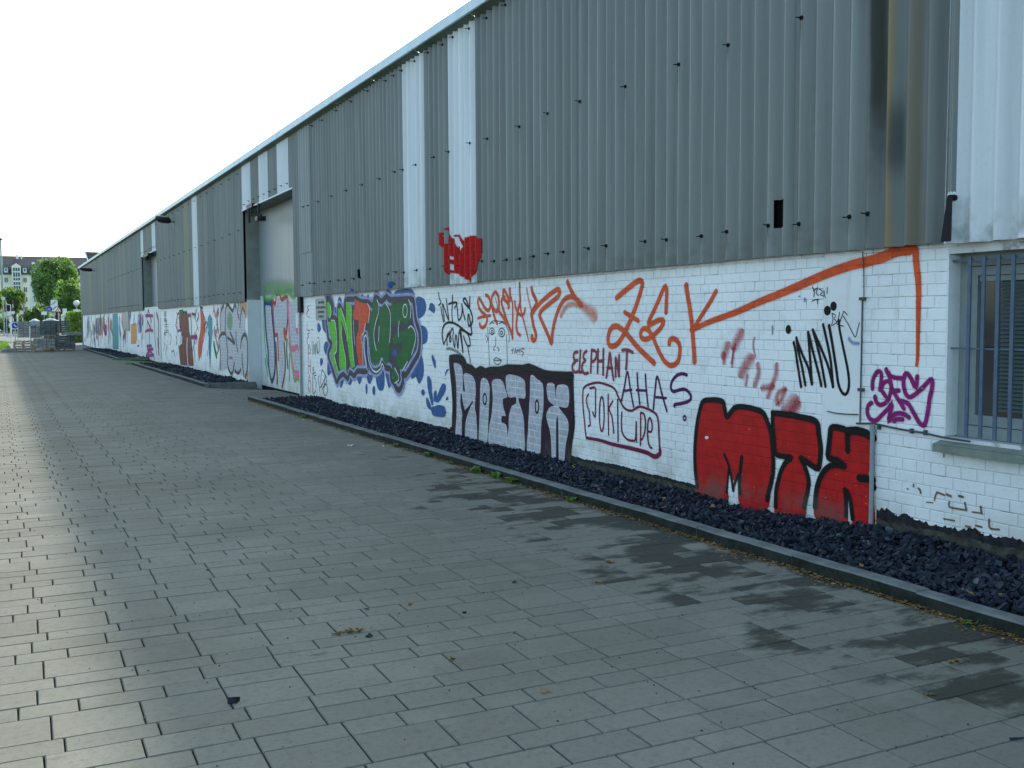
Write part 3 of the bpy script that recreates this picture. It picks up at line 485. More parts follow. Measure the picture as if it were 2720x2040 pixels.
  ('f','chrome',0,0,[(11.578,0.875),(11.3,0.9),(11.071,0.852),(11.047,0.76),(11.048,0.631),(11.226,0.619),(11.201,0.55),(11.101,0.404),(11.077,0.229),(11.105,-0.069),(11.522,-0.069),(11.505,0.249),(11.49,0.396),(11.409,0.511),(11.304,0.542),(11.303,0.626),(11.514,0.624)]),
  ('f','chrome',0,0,[(10.897,0.924),(10.728,0.881),(10.598,0.831),(10.576,0.674),(10.588,0.503),(10.637,0.328),(10.687,-0.067),(10.992,-0.062),(10.977,0.239),(10.95,0.474),(10.923,0.709)]),
  ('f','chrome',0,0,[(10.482,0.843),(10.311,0.841),(10.289,0.67),(10.244,0.828),(9.993,0.831),(9.993,0.604),(10.2,0.588),(10.157,0.548),(10.005,0.451),(9.984,0.333),(10.049,0.152),(10.093,-0.073),(10.203,-0.07),(10.223,0.432),(10.268,0.428),(10.282,-0.068),(10.372,-0.074),(10.405,0.237),(10.496,0.409),(10.495,0.499),(10.403,0.573),(10.312,0.591),(10.448,0.637),(10.494,0.735)]),
  ('c','plum',0.03,0.03,[(12.163,0.544),(12.17,0.511),(12.187,0.485),(12.211,0.471),(12.236,0.474),(12.257,0.491),(12.268,0.52),(12.268,0.554),(12.255,0.584),(12.234,0.604),(12.209,0.61),(12.185,0.6),(12.169,0.576)]),
  ('c','plum',0.03,0.03,[(10.699,0.551),(10.704,0.516),(10.718,0.488),(10.738,0.473),(10.758,0.476),(10.775,0.495),(10.784,0.527),(10.784,0.563),(10.774,0.596),(10.757,0.618),(10.736,0.624),(10.717,0.612),(10.704,0.586)]),
  ('s','plum',0.03,0.03,[(12.988,0.555),(12.942,0.438),(12.88,0.33)]),
  ('s','plum',0.03,0.03,[(12.609,0.475),(12.736,0.387),(12.864,0.311),(12.899,0.149),(12.934,0.012)]),
  ('s','ink',0.1,0.1,[(13.359,1.055),(13.108,1.07),(12.882,1.031),(12.804,0.954),(12.632,0.942),(12.51,0.895),(12.328,0.935),(12.181,0.909),(12.065,0.933),(11.727,0.953),(11.536,0.985),(11.095,0.997),(10.97,1.02),(10.799,0.998),(10.515,0.953),(10.155,0.953),(9.907,0.963)]),
  ('s','ink',0.055,0.055,[(9.901,0.971),(9.881,0.612),(9.871,0.398),(9.931,0.165),(9.963,-0.045)]),
  ('s','ink',0.055,0.055,[(13.349,1.049),(13.308,0.765),(13.249,0.362),(13.276,0.061),(13.273,-0.089)]),
 ],
 'intus': [
  ('f','blue',0,0,[(14.174,1.758),(14.097,1.841),(14.023,1.859),(13.928,1.811),(13.918,1.736),(13.979,1.704),(14.075,1.757)]),
  ('f','blue',0,0,[(14.68,1.938),(14.497,1.963),(14.32,1.911),(14.26,1.806),(14.326,1.702),(14.558,1.627),(14.688,1.666)]),
  ('f','blue',0,0,[(14.562,1.501),(14.331,1.507),(14.22,1.427),(14.236,1.303),(14.313,1.254),(14.518,1.241)]),
  ('f','blue',0,0,[(14.574,1.104),(14.447,1.04),(14.387,0.898),(14.403,0.763),(14.562,0.619),(14.665,0.672),(14.792,0.863)]),
  ('f','blue',0,0,[(14.069,1.061),(13.996,1.073),(13.903,0.917),(13.952,0.887),(14.046,0.996)]),
  ('f','blue',0,0,[(20.097,1.557),(19.964,1.545),(19.859,1.444),(20.041,1.367),(20.126,1.443)]),
  ('f','blue',0,0,[(19.731,1.745),(19.56,1.719),(19.403,1.496),(19.432,1.348),(19.707,1.42),(19.784,1.595)]),
  ('f','blue',0,0,[(19.484,1.198),(19.297,1.14),(19.306,0.98),(19.563,0.936),(19.686,1.045),(19.637,1.146)]),
  ('f','blue',0,0,[(19.963,0.823),(19.828,0.853),(19.745,0.78),(19.927,0.685)]),
  ('f','blue',0,0,[(19.376,0.854),(19.115,0.667),(19.417,0.518),(19.473,0.64)]),
  ('f','blue',0,0,[(18.678,2.01),(18.577,2.056),(18.464,1.994),(18.488,1.9),(18.727,1.844)]),
  ('f','blue',0,0,[(18.885,1.883),(18.693,1.737),(18.775,1.69),(18.931,1.787)]),
  ('f','blue',0,0,[(16.633,2.044),(16.566,2.101),(16.47,2.104),(16.345,2.047),(16.507,1.987)]),
  ('f','blue',0,0,[(16.036,2.029),(15.972,2.106),(15.823,2.096),(15.737,2.001)]),
  ('f','blue',0,0,[(15.649,1.989),(15.529,2.088),(14.834,2.088),(14.812,1.95),(15.592,1.967)]),
  ('f','blue',0,0,[(18.648,0.348),(18.52,0.547),(18.365,0.53),(18.55,0.342)]),
  ('f','blue',0,0,[(18.29,0.51),(17.875,0.554),(18.031,0.407)]),
  ('f','blue',0,0,[(17.62,0.578),(17.335,0.614),(17.483,0.448)]),
  ('f','blue',0,0,[(17.058,0.649),(16.758,0.641),(16.897,0.491),(17.03,0.528)]),
  ('f','blue',0,0,[(16.593,0.67),(16.27,0.781),(16.15,0.68),(16.189,0.466),(16.348,0.403),(16.506,0.448)]),
  ('f','blue',0,0,[(16.116,0.745),(15.845,0.694),(15.82,0.549),(15.943,0.469),(16.03,0.58)]),
  ('f','blue',0,0,[(14.252,0.73),(14.189,0.757),(14.091,0.7),(14.071,0.54),(14.014,0.383),(14.065,0.313),(14.16,0.439),(14.231,0.578)]),
  ('f','blue',0,0,[(13.999,0.497),(13.936,0.558),(13.877,0.524),(13.916,0.39),(13.989,0.394)]),
  ('f','blue',0,0,[(14.299,0.401),(14.248,0.424),(14.138,0.346),(14.091,0.245),(14.264,0.289)]),
  ('f','blue',0,0,[(13.817,0.523),(13.663,0.67),(13.54,0.657),(13.566,0.558),(13.82,0.384),(13.922,0.397)]),
  ('f','blue',0,0,[(14.106,0.283),(13.975,0.313),(13.771,0.348),(13.572,0.324),(13.575,0.196),(13.979,0.163),(14.082,0.205)]),
  ('f','blue',0,0,[(14.119,1.846),(14.026,1.858),(13.919,1.787),(13.957,1.703),(14.048,1.732),(14.14,1.761)]),
  ('f','blue',0,0,[(14.066,1.068),(14.01,1.077),(13.904,0.975),(13.935,0.882),(14.013,0.971)]),
  ('f','blue',0,0,[(13.571,0.78),(13.517,0.879),(13.396,0.897),(13.483,0.853)]),
  ('f','blue',0,0,[(13.545,0.437),(13.491,0.495),(13.44,0.471),(13.458,0.443)]),
  ('f','blue',0,0,[(18.249,2.06),(18.171,2.099),(17.878,2.005),(17.842,1.982)]),
  ('f','blue',0,0,[(17.305,2.038),(17.268,2.081),(17.134,2.012)]),
  ('f','blue',0,0,[(16.999,2.009),(16.929,2.062),(16.833,1.972)]),
  ('f','blue',0,0,[(14.636,0.771),(14.792,0.882),(14.929,0.778),(14.892,0.681)]),
  ('f','blue',0,0,[(17.049,0.394),(17.056,0.35),(17.073,0.315),(17.095,0.297),(17.118,0.301),(17.135,0.326),(17.144,0.366),(17.142,0.411),(17.13,0.452),(17.11,0.479),(17.087,0.486),(17.066,0.471),(17.053,0.438)]),
  ('f','blue',0,0,[(16.631,0.391),(16.64,0.353),(16.664,0.322),(16.697,0.306),(16.732,0.309),(16.759,0.329),(16.774,0.363),(16.772,0.403),(16.755,0.438),(16.725,0.462),(16.691,0.469),(16.659,0.457),(16.637,0.429)]),
  ('f','blue',0,0,[(14.352,0.499),(14.361,0.476),(14.384,0.457),(14.417,0.447),(14.451,0.448),(14.479,0.459),(14.494,0.479),(14.494,0.502),(14.477,0.523),(14.448,0.538),(14.414,0.543),(14.382,0.537),(14.36,0.521)]),
  ('c','lavender',0.21,0.21,[(19.523,1.991),(19.371,2.037),(19.164,2.02),(19.007,1.884),(19.058,1.691),(18.818,1.642),(18.726,1.498),(18.688,1.832),(18.567,1.89),(18.302,1.757),(18.215,1.978),(17.697,1.99),(17.589,1.999),(17.31,1.938),(16.902,1.919),(16.739,1.862),(16.673,1.872),(16.571,1.989),(16.412,1.974),(16.225,1.928),(15.977,1.997),(15.798,1.941),(14.92,1.933),(14.761,1.881),(14.702,1.647),(14.639,1.55),(14.538,1.424),(14.517,1.28),(14.574,1.104),(14.735,0.983),(15.066,0.772),(15.179,0.727),(15.29,0.762),(15.266,0.621),(15.413,0.481),(15.557,0.483),(15.671,0.559),(15.817,0.635),(15.841,0.79),(16.083,0.812),(16.235,0.88),(16.333,0.791),(16.558,0.728),(16.819,0.761),(16.946,0.91),(17.061,1.349),(17.166,1.292),(17.11,1.015),(17.02,0.752),(17.158,0.702),(17.579,0.684),(17.763,0.596),(18.019,0.642),(18.137,0.52),(18.401,0.59),(18.679,0.517),(18.823,0.425),(18.959,0.528),(19.353,0.892),(19.348,0.979),(19.129,1.155),(19.332,1.25),(19.479,1.644),(19.554,1.818)]),
  ('c','dgrey',0.1,0.1,[(19.523,1.991),(19.371,2.037),(19.164,2.02),(19.007,1.884),(19.058,1.691),(18.818,1.642),(18.726,1.498),(18.688,1.832),(18.567,1.89),(18.302,1.757),(18.215,1.978),(17.697,1.99),(17.589,1.999),(17.31,1.938),(16.902,1.919),(16.739,1.862),(16.673,1.872),(16.571,1.989),(16.412,1.974),(16.225,1.928),(15.977,1.997),(15.798,1.941),(14.92,1.933),(14.761,1.881),(14.702,1.647),(14.639,1.55),(14.538,1.424),(14.517,1.28),(14.574,1.104),(14.735,0.983),(15.066,0.772),(15.179,0.727),(15.29,0.762),(15.266,0.621),(15.413,0.481),(15.557,0.483),(15.671,0.559),(15.817,0.635),(15.841,0.79),(16.083,0.812),(16.235,0.88),(16.333,0.791),(16.558,0.728),(16.819,0.761),(16.946,0.91),(17.061,1.349),(17.166,1.292),(17.11,1.015),(17.02,0.752),(17.158,0.702),(17.579,0.684),(17.763,0.596),(18.019,0.642),(18.137,0.52),(18.401,0.59),(18.679,0.517),(18.823,0.425),(18.959,0.528),(19.353,0.892),(19.348,0.979),(19.129,1.155),(19.332,1.25),(19.479,1.644),(19.554,1.818)]),
  ('f','dgrey',0,0,[(19.523,1.991),(19.371,2.037),(19.164,2.02),(19.007,1.884),(19.058,1.691),(18.818,1.642),(18.726,1.498),(18.688,1.832),(18.567,1.89),(18.302,1.757),(18.215,1.978),(17.697,1.99),(17.589,1.999),(17.31,1.938),(16.902,1.919),(16.739,1.862),(16.673,1.872),(16.571,1.989),(16.412,1.974),(16.225,1.928),(15.977,1.997),(15.798,1.941),(14.92,1.933),(14.761,1.881),(14.702,1.647),(14.639,1.55),(14.538,1.424),(14.517,1.28),(14.574,1.104),(14.735,0.983),(15.066,0.772),(15.179,0.727),(15.29,0.762),(15.266,0.621),(15.413,0.481),(15.557,0.483),(15.671,0.559),(15.817,0.635),(15.841,0.79),(16.083,0.812),(16.235,0.88),(16.333,0.791),(16.558,0.728),(16.819,0.761),(16.946,0.91),(17.061,1.349),(17.166,1.292),(17.11,1.015),(17.02,0.752),(17.158,0.702),(17.579,0.684),(17.763,0.596),(18.019,0.642),(18.137,0.52),(18.401,0.59),(18.679,0.517),(18.823,0.425),(18.959,0.528),(19.353,0.892),(19.348,0.979),(19.129,1.155),(19.332,1.25),(19.479,1.644),(19.554,1.818)]),
  ('f','lime',0,0,[(19.46,1.965),(19.291,1.974),(19.15,1.899),(19.117,1.74),(19.226,1.655),(19.434,1.693),(19.51,1.842)]),
  ('f','lime',0,0,[(19.356,1.57),(19.104,1.606),(18.901,1.594),(18.828,1.45),(18.801,1.21),(18.832,1.004),(18.977,0.94),(18.864,0.786),(18.713,0.611),(18.799,0.499),(18.955,0.601),(19.269,0.895),(19.262,1.006),(19.089,1.144),(19.122,1.29),(19.33,1.299)]),
  ('f','lime',0,0,[(18.688,1.82),(18.529,1.854),(18.419,1.735),(18.506,1.546),(18.465,1.215),(18.338,1.064),(18.25,0.925),(18.244,0.655),(18.554,0.642),(18.667,0.733),(18.635,1.332),(18.662,1.57)]),
  ('f','lime',0,0,[(18.491,1.841),(18.27,1.64),(18.057,1.384),(18.139,1.244),(18.318,1.452),(18.465,1.593)]),
  ('f','lime',0,0,[(18.178,1.954),(17.884,1.879),(17.833,1.799),(17.905,1.455),(17.843,1.225),(17.737,0.769),(17.942,0.703),(18.042,0.932),(18.14,1.22),(18.198,1.57)]),
  ('f','tomato',0,0,[(17.697,1.99),(17.31,1.927),(16.97,1.899),(16.857,1.81),(16.898,1.635),(16.951,1.569),(17.087,1.547),(17.161,1.403),(17.338,1.323),(17.309,1.178),(17.265,1.011),(17.257,0.81),(17.434,0.747),(17.501,0.835),(17.597,1.059),(17.622,1.286),(17.472,1.457),(17.465,1.615),(17.75,1.627),(17.782,1.718),(17.667,1.865)]),
  ('f','dgreen',0,0,[(16.673,1.872),(16.539,1.988),(16.413,1.943),(16.37,1.835),(16.524,1.569),(16.63,1.353),(16.602,1.246),(16.41,1.238),(16.337,1.463),(16.398,1.527),(16.294,1.76),(16.197,1.854),(16.041,1.904),(15.894,1.798),(15.808,1.673),(15.82,1.362),(15.888,1.153),(15.927,0.901),(16.05,0.866),(16.202,0.934),(16.26,1.039),(16.362,0.843),(16.557,0.771),(16.784,0.806),(16.91,0.966),(16.931,1.24),(16.884,1.569)]),
  ('f','dgreen',0,0,[(15.77,1.92),(14.975,1.915),(14.897,1.785),(14.902,1.628),(15.041,1.549),(15.206,1.569),(15.754,1.549),(15.775,1.776)]),
  ('f','dgreen',0,0,[(15.672,1.364),(15.044,1.47),(14.827,1.471),(14.697,1.374),(14.701,1.228),(14.838,1.097),(15.061,0.932),(15.317,0.801),(15.515,0.855),(15.568,1.006),(15.334,1.115),(15.216,1.268),(15.619,1.21),(15.705,1.26)]),
  ('f','dgreen',0,0,[(15.81,0.812),(15.603,0.831),(15.462,0.724),(15.466,0.611),(15.642,0.571),(15.785,0.688)]),
  ('f','blue',0,0,[(15.507,1.07),(15.522,1.041),(15.559,1.018),(15.612,1.006),(15.668,1.007),(15.713,1.023),(15.739,1.049),(15.738,1.078),(15.71,1.105),(15.663,1.123),(15.608,1.128),(15.556,1.119),(15.52,1.098)]),
  ('s','whitepaint',0.022,0.022,[(16.46,1.954),(16.369,1.857),(16.406,1.719),(16.523,1.591),(16.627,1.429),(16.646,1.353),(16.619,1.224),(16.528,1.085)]),
  ('s','whitepaint',0.022,0.022,[(16.367,1.505),(16.388,1.377),(16.416,1.249)]),
  ('s','whitepaint',0.022,0.022,[(16.041,1.894),(15.893,1.808),(15.808,1.693),(15.816,1.466),(15.869,1.237)]),
  ('s','whitepaint',0.022,0.022,[(15.403,1.589),(15.45,1.468),(15.441,1.336)]),
  ('s','whitepaint',0.022,0.022,[(14.974,1.924),(14.882,1.834),(14.902,1.648)]),
  ('s','whitepaint',0.022,0.022,[(15.002,1.48),(14.879,1.51),(14.747,1.452),(14.685,1.345),(14.741,1.217),(14.866,1.067)]),
  ('s','whitepaint',0.022,0.022,[(15.061,0.942),(15.289,0.792)]),
  ('s','whitepaint',0.022,0.022,[(16.263,0.964),(16.363,0.833)]),
  ('s','whitepaint',0.022,0.022,[(19.104,1.612),(18.901,1.594),(18.828,1.462),(18.78,1.234),(18.811,1.029),(18.957,0.941),(18.864,0.798),(18.713,0.611)]),
  ('s','whitepaint',0.022,0.022,[(18.492,1.83),(18.271,1.617),(18.131,1.395),(18.158,1.232)]),
  ('s','whitepaint',0.022,0.022,[(18.449,1.523),(18.479,1.333),(18.375,1.099),(18.251,0.89),(18.245,0.644)]),
  ('s','whitepaint',0.022,0.022,[(17.884,1.879),(17.881,1.57),(17.843,1.225),(17.737,0.769)]),
  ('s','whitepaint',0.022,0.022,[(16.953,1.898),(16.841,1.788),(16.917,1.569)]),
  ('s','whitepaint',0.022,0.022,[(17.087,1.547),(17.161,1.403),(17.321,1.312),(17.26,1.123),(17.239,0.811)]),
  ('s','whitepaint',0.022,0.022,[(17.751,1.604),(17.728,1.341),(17.682,1.16)]),
  ('s','whitepaint',0.022,0.022,[(15.633,0.819),(15.477,0.713),(15.465,0.632),(15.642,0.571)]),
  ('s','whitepaint',0.022,0.022,[(19.191,1.899),(19.116,1.764),(19.226,1.655)]),
  ('c','whitepaint',0.02,0.02,[(15.034,1.752),(15.047,1.704),(15.079,1.667),(15.122,1.65),(15.168,1.656),(15.206,1.685),(15.226,1.729),(15.224,1.78),(15.201,1.824),(15.162,1.852),(15.116,1.857),(15.073,1.839),(15.044,1.801)]),
  ('s','whitepaint',0.035,0.035,[(17.061,1.349),(17.167,1.281),(17.143,1.037),(17.02,0.741)]),
  ('s','whitepaint',0.03,0.03,[(17.061,1.349),(16.982,1.239),(16.945,0.932),(16.785,0.773),(16.559,0.717),(16.333,0.78),(16.235,0.869),(16.145,0.799)]),
  ('s','navy',0.04,0.04,[(17.064,1.293),(17.057,1.072),(16.969,0.754)]),
 ],
 'left_tags': [
  ('s','pinkred',0.018,0.018,[(20.673,1.921),(20.842,1.885),(20.736,1.831),(20.883,1.774),(20.877,1.715),(20.698,1.681)]),
  ('s','pinkred',0.018,0.018,[(20.822,1.819),(20.727,1.825)]),
  ('s','pinkred',0.018,0.018,[(20.862,1.583),(20.873,1.413),(20.659,1.406)]),
  ('s','pinkred',0.018,0.018,[(20.7,1.355),(20.865,1.321),(20.763,1.276),(20.886,1.222),(20.868,1.123),(20.704,1.08)]),
  ('s','pinkred',0.018,0.018,[(20.873,1.057),(20.815,1.058),(20.684,1.022),(20.665,0.951),(20.81,0.914)]),
  ('s','pinkred',0.018,0.018,[(20.816,1.045),(20.832,0.795)]),
  ('s','pinkred',0.018,0.018,[(20.843,0.781),(20.852,0.491)]),
  ('s','pinkred',0.018,0.018,[(20.675,0.8),(20.678,0.525)]),
  ('s','pinkred',0.018,0.018,[(20.842,0.65),(20.679,0.662)]),
  ('s','pinkred',0.018,0.018,[(20.877,0.263),(20.768,0.466),(20.685,0.273)]),
  ('s','pinkred',0.018,0.018,[(20.843,0.344),(20.699,0.351)]),
  ('s','pinkred',0.018,0.018,[(20.879,0.077),(20.856,0.211),(20.735,0.093),(20.712,0.232)]),
  ('s','ink_thin',0.018,0.018,[(20.523,1.194),(20.513,0.903)]),
  ('s','ink_thin',0.018,0.018,[(20.418,1.157),(20.401,0.919),(20.328,1.12),(20.283,0.896)]),
  ('s','ink_thin',0.018,0.018,[(20.283,0.896),(20.235,1.148),(20.144,0.945),(20.111,1.188)]),
  ('s','ink_thin',0.018,0.018,[(20.006,1.209),(19.985,1.038),(20.09,0.94),(20.138,1.035)]),
  ('f','ink_thin',0,0,[(20.48,1.422),(20.484,1.413),(20.493,1.407),(20.506,1.403),(20.519,1.404),(20.53,1.409),(20.536,1.417),(20.535,1.426),(20.528,1.433),(20.517,1.438),(20.504,1.439),(20.491,1.436),(20.483,1.43)]),
  ('f','ink_thin',0,0,[(20.025,1.259),(20.031,1.253),(20.045,1.249),(20.066,1.246),(20.087,1.247),(20.104,1.25),(20.114,1.255),(20.114,1.261),(20.103,1.267),(20.086,1.271),(20.064,1.272),(20.044,1.27),(20.03,1.265)]),
  ('s','ink',0.018,0.018,[(20.503,0.557),(20.531,0.112),(20.32,0.164)]),
  ('s','ink',0.018,0.018,[(20.553,0.496),(20.286,0.553)]),
  ('s','ink',0.018,0.018,[(20.253,0.49),(20.416,0.457),(20.284,0.36),(20.305,0.242)]),
  ('s','ink',0.018,0.018,[(20.05,0.487),(20.131,0.419),(20.062,0.294),(20.047,0.167)]),
  ('s','ink',0.018,0.018,[(19.842,0.623),(19.945,0.377),(19.822,0.219)]),
  ('s','ink',0.018,0.018,[(19.842,0.623),(19.63,0.519),(19.793,0.347),(19.998,0.247)]),
  ('s','ink',0.018,0.018,[(19.608,0.532),(19.507,0.425),(19.732,0.262),(19.589,0.496)]),
  ('c','ink',0.018,0.018,[(19.479,0.239),(19.499,0.185),(19.548,0.141),(19.615,0.117),(19.684,0.119),(19.741,0.147),(19.771,0.194),(19.768,0.25),(19.732,0.301),(19.672,0.336),(19.601,0.347),(19.537,0.331),(19.493,0.292)]),
  ('c','ink',0.016,0.016,[(20.42,0.612),(20.427,0.595),(20.442,0.581),(20.464,0.574),(20.486,0.575),(20.503,0.584),(20.513,0.599),(20.512,0.617),(20.5,0.633),(20.481,0.643),(20.459,0.646),(20.439,0.641),(20.425,0.629)]),
 ],
 'ute': [
  ('f','chrome',0,0,[(25.847,2.027),(25.294,2.039),(25.234,1.756),(25.094,1.454),(25.036,1.154),(25.028,0.752),(25.099,0.387),(25.365,0.193),(25.637,0.468),(25.691,0.836),(25.829,1.245),(25.923,1.657)]),
  ('f','chrome',0,0,[(25.09,1.995),(24.724,2.009),(24.671,2.166),(24.433,2.18),(24.286,2.061),(23.823,2.129),(23.777,1.746),(23.88,1.382),(24.188,1.341),(24.07,0.877),(24.069,0.391),(24.402,0.081),(24.677,0.106),(24.632,0.664),(24.708,1.218),(24.984,1.294),(25.077,1.655)]),
  ('f','chrome',0,0,[(23.603,2.086),(23.242,2.042),(22.64,2.122),(22.65,0.986),(23.322,0.952),(22.659,0.857),(22.691,0.395),(23.223,0.333),(23.471,0.892),(23.576,1.46)]),
  ('s','navy',0.13,0.13,[(26.007,2.195),(25.967,1.657),(25.896,1.265),(25.734,0.835),(25.706,0.465),(25.415,0.088),(25.078,0.348),(25.012,0.753),(25.086,1.253),(25.234,1.756),(25.267,2.058)]),
  ('s','navy',0.16,0.16,[(25.929,2.09),(25.25,2.062)]),
  ('s','red',0.1,0.1,[(25.203,2.127),(24.883,2.032),(24.745,2.247),(24.466,2.259),(24.243,2.118),(23.819,2.186)]),
  ('s','red',0.1,0.1,[(25.126,2.056),(25.102,1.655),(24.986,1.274),(24.744,1.257),(24.704,0.96),(24.696,0.662)]),
  ('s','wine',0.09,0.09,[(23.745,2.165),(23.718,1.746),(23.848,1.305)]),
  ('s','tomato',0.2,0.2,[(24.072,1.342),(23.923,1.305),(24.007,1.207)]),
  ('s','brown',0.1,0.1,[(24.093,1.07),(24.024,0.684),(24.069,0.391),(24.369,0.004)]),
  ('s','pink',0.14,0.14,[(23.676,2.107),(23.636,1.65),(23.567,1.08),(23.353,0.517),(23.193,0.241)]),
  ('s','pink',0.12,0.12,[(23.539,0.966),(23.25,0.954),(22.893,0.99),(22.663,0.802)]),
  ('s','pink',0.2,0.2,[(22.932,1.425),(22.621,1.409)]),
  ('s','pink',0.2,0.2,[(23.221,0.352),(22.695,0.34)]),
  ('s','lime_mist',0.16,0.16,[(26.137,2.219),(25.665,2.147),(25.072,2.215),(24.658,2.323),(24.117,2.251),(23.66,2.315),(23.234,2.154),(22.948,2.184)]),
  ('s','lime',0.07,0.07,[(26.112,2.197),(26.091,1.242),(25.882,0.624),(25.578,0.162)]),
  ('s','lime',0.06,0.06,[(23.678,1.078),(23.485,0.702),(23.231,0.22),(22.943,0.272),(22.707,0.173)]),
  ('s','brown',0.12,0.12,[(24.922,1.055),(24.874,0.657),(24.839,0.078)]),
  ('s','dgreen',0.1,0.1,[(23.822,1.152),(23.88,0.882),(23.796,0.499)]),
  ('s','green_mist',0.34,0.34,[(25.987,2.421),(24.649,2.441),(23.08,2.317)]),
  ('s','dgrey_mist',0.1,0.1,[(26.058,0.618),(25.831,0.212)]),
  ('s','dgrey_mist',0.1,0.1,[(23.626,0.793),(23.668,0.217)]),
  ('f','whitepaint',0,0,[(22.977,1.778),(22.802,1.776),(22.826,1.444),(23.001,1.444)]),
 ],
 'silver': [
  ('f','chrome',0,0,[(30.077,1.971),(29.7,2.074),(29.312,1.962),(28.993,2.081),(28.332,1.932),(28.073,2.049),(27.686,1.908),(27.512,2.057),(27.213,1.936),(27.016,1.999),(26.696,1.815),(26.808,1.439),(26.57,1.212),(26.558,0.592),(26.702,0.259),(27.017,0.112),(27.625,0.218),(27.95,0.169),(28.44,0.182),(28.78,0.15),(29.201,0.238),(30.384,0.189),(30.235,0.655),(30.271,1.131),(30.067,1.28)]),
  ('f','green_mist',0,0,[(28.368,1.605),(28.424,1.485),(28.554,1.391),(28.729,1.345),(28.91,1.359),(29.055,1.43),(29.129,1.543),(29.115,1.669),(29.015,1.781),(28.855,1.851),(28.671,1.865),(28.507,1.819),(28.398,1.726)]),
  ('s','dgrey',0.1,0.1,[(30.29,0.193),(30.188,0.656),(30.373,1.056),(29.982,1.226),(29.438,1.249),(29.242,1.038),(29.151,0.684),(29.187,0.363),(28.864,0.163),(28.524,0.178),(28.287,0.449)]),
  ('s','dgrey',0.1,0.1,[(29.567,2.054),(29.948,1.897),(30.121,1.607),(30.067,1.28)]),
  ('s','dgrey',0.1,0.1,[(29.434,1.285),(29.342,1.695),(29.268,1.961),(29.036,2.081),(28.663,1.971),(28.338,1.881)]),
  ('s','dgrey',0.1,0.1,[(28.338,1.881),(28.162,1.982),(27.992,2.048),(27.88,1.961)]),
  ('s','dgrey',0.09,0.09,[(27.591,2.058),(27.693,1.841),(27.552,1.671)]),
  ('s','dgrey',0.09,0.09,[(27.457,1.453),(27.308,1.77),(27.057,1.967),(26.843,1.833)]),
  ('s','dgrey',0.09,0.09,[(29.098,1.146),(28.512,1.05),(28.27,0.985)]),
  ('s','dgrey',0.09,0.09,[(28.738,1.291),(28.184,1.021)]),
  ('s','dgrey',0.09,0.09,[(27.951,1.298),(27.976,1.059),(27.804,0.789)]),
  ('s','dgrey',0.1,0.1,[(27.398,0.9),(27.299,1.103),(26.901,1.258),(26.617,1.114),(26.579,0.755),(26.656,0.343),(26.941,0.115)]),
  ('s','dgrey',0.09,0.09,[(27.261,0.719),(27.246,0.486),(27.088,0.158)]),
  ('s','dgrey',0.09,0.09,[(28.227,0.243),(27.787,0.194),(27.459,0.31)]),
  ('s','ochre_mist',0.3,0.3,[(27.278,2.053),(26.676,2.011),(26.658,1.815)]),
  ('s','ochre_mist',0.25,0.25,[(26.632,0.213),(26.681,0.095)]),
  ('s','red_mist',0.06,0.06,[(28.946,0.584),(28.48,0.581)]),
 ],
 'mural_far': [
  ('f','tomato',0,0,[(33.321,1.991),(32.988,2.007),(32.654,1.669),(32.648,1.316),(33.018,0.976),(33.169,0.674),(33.782,0.293),(33.903,0.656),(33.802,0.963),(33.423,1.25),(33.267,1.571)]),
  ('s','navy',0.06,0.06,[(33.199,2.069),(32.695,1.768),(32.581,1.415),(32.787,1.078),(33.089,0.855),(33.366,0.448)]),
  ('s','navy',0.08,0.08,[(33.313,2.051),(32.876,2.025)]),
  ('f','teal',0,0,[(32.069,1.706),(31.692,1.838),(31.31,1.684),(31.363,1.268),(31.559,0.904),(31.846,0.244),(32.083,0.798),(31.93,1.186),(32.047,1.475)]),
  ('s','navy',0.1,0.1,[(32.023,1.263),(31.852,0.995),(31.87,0.455),(31.869,0.224)]),
  ('s','navy',0.06,0.06,[(32.253,0.697),(32.273,0.54)]),
  ('s','dgreen',0.2,0.2,[(31.157,0.931),(30.987,0.728),(30.811,0.583)]),
  ('s','red_mist',0.18,0.18,[(31.024,2.001),(30.763,1.757),(30.361,1.938),(30.599,1.534),(30.347,1.277)]),
  ('s','brown_mist',0.2,0.2,[(31.003,1.384),(30.759,1.013),(30.495,0.832)]),
  ('f','brickred',0,0,[(37.495,1.906),(35.587,1.869),(35.433,1.233),(35.087,1.068),(34.742,0.113),(37.448,0.054),(37.687,0.72),(36.77,0.914),(36.983,1.264),(37.509,1.394)]),
  ('f','dgreen',0,0,[(37.477,2.017),(36.595,2.029),(36.615,1.899),(37.444,1.795)]),
  ('f','dgreen',0,0,[(36.473,1.963),(36.083,1.959),(36.11,1.787),(36.435,1.789)]),
  ('s','dgreen',0.1,0.1,[(37.758,0.718),(37.61,0.34),(37.441,0.099)]),
  ('s','whitepaint',0.12,0.12,[(35.907,1.014),(36.017,0.711),(35.954,0.282),(35.853,0.114)]),
  ('f','whitepaint',0,0,[(37.483,1.126),(36.876,1.089),(37.053,0.821),(37.61,0.766)]),
  ('s','magenta',0.09,0.09,[(38.078,1.346),(37.933,1.797),(37.564,1.907)]),
  ('s','magenta',0.12,0.12,[(35.597,1.805),(35.098,1.823)]),
  ('s','magenta',0.1,0.1,[(35.101,1.802),(35.028,1.467),(35.026,1.069)]),
  ('s','magenta',0.14,0.14,[(35.085,1.079),(34.014,1.092)]),
  ('s','magenta',0.09,0.09,[(34.85,1.853),(34.258,1.828),(34.149,1.776)]),
  ('s','magenta',0.06,0.06,[(34.618,0.97),(34.562,0.536),(34.482,0.269)]),
  ('s','magenta',0.08,0.08,[(37.951,1.256),(37.119,1.263),(37.319,0.861)]),
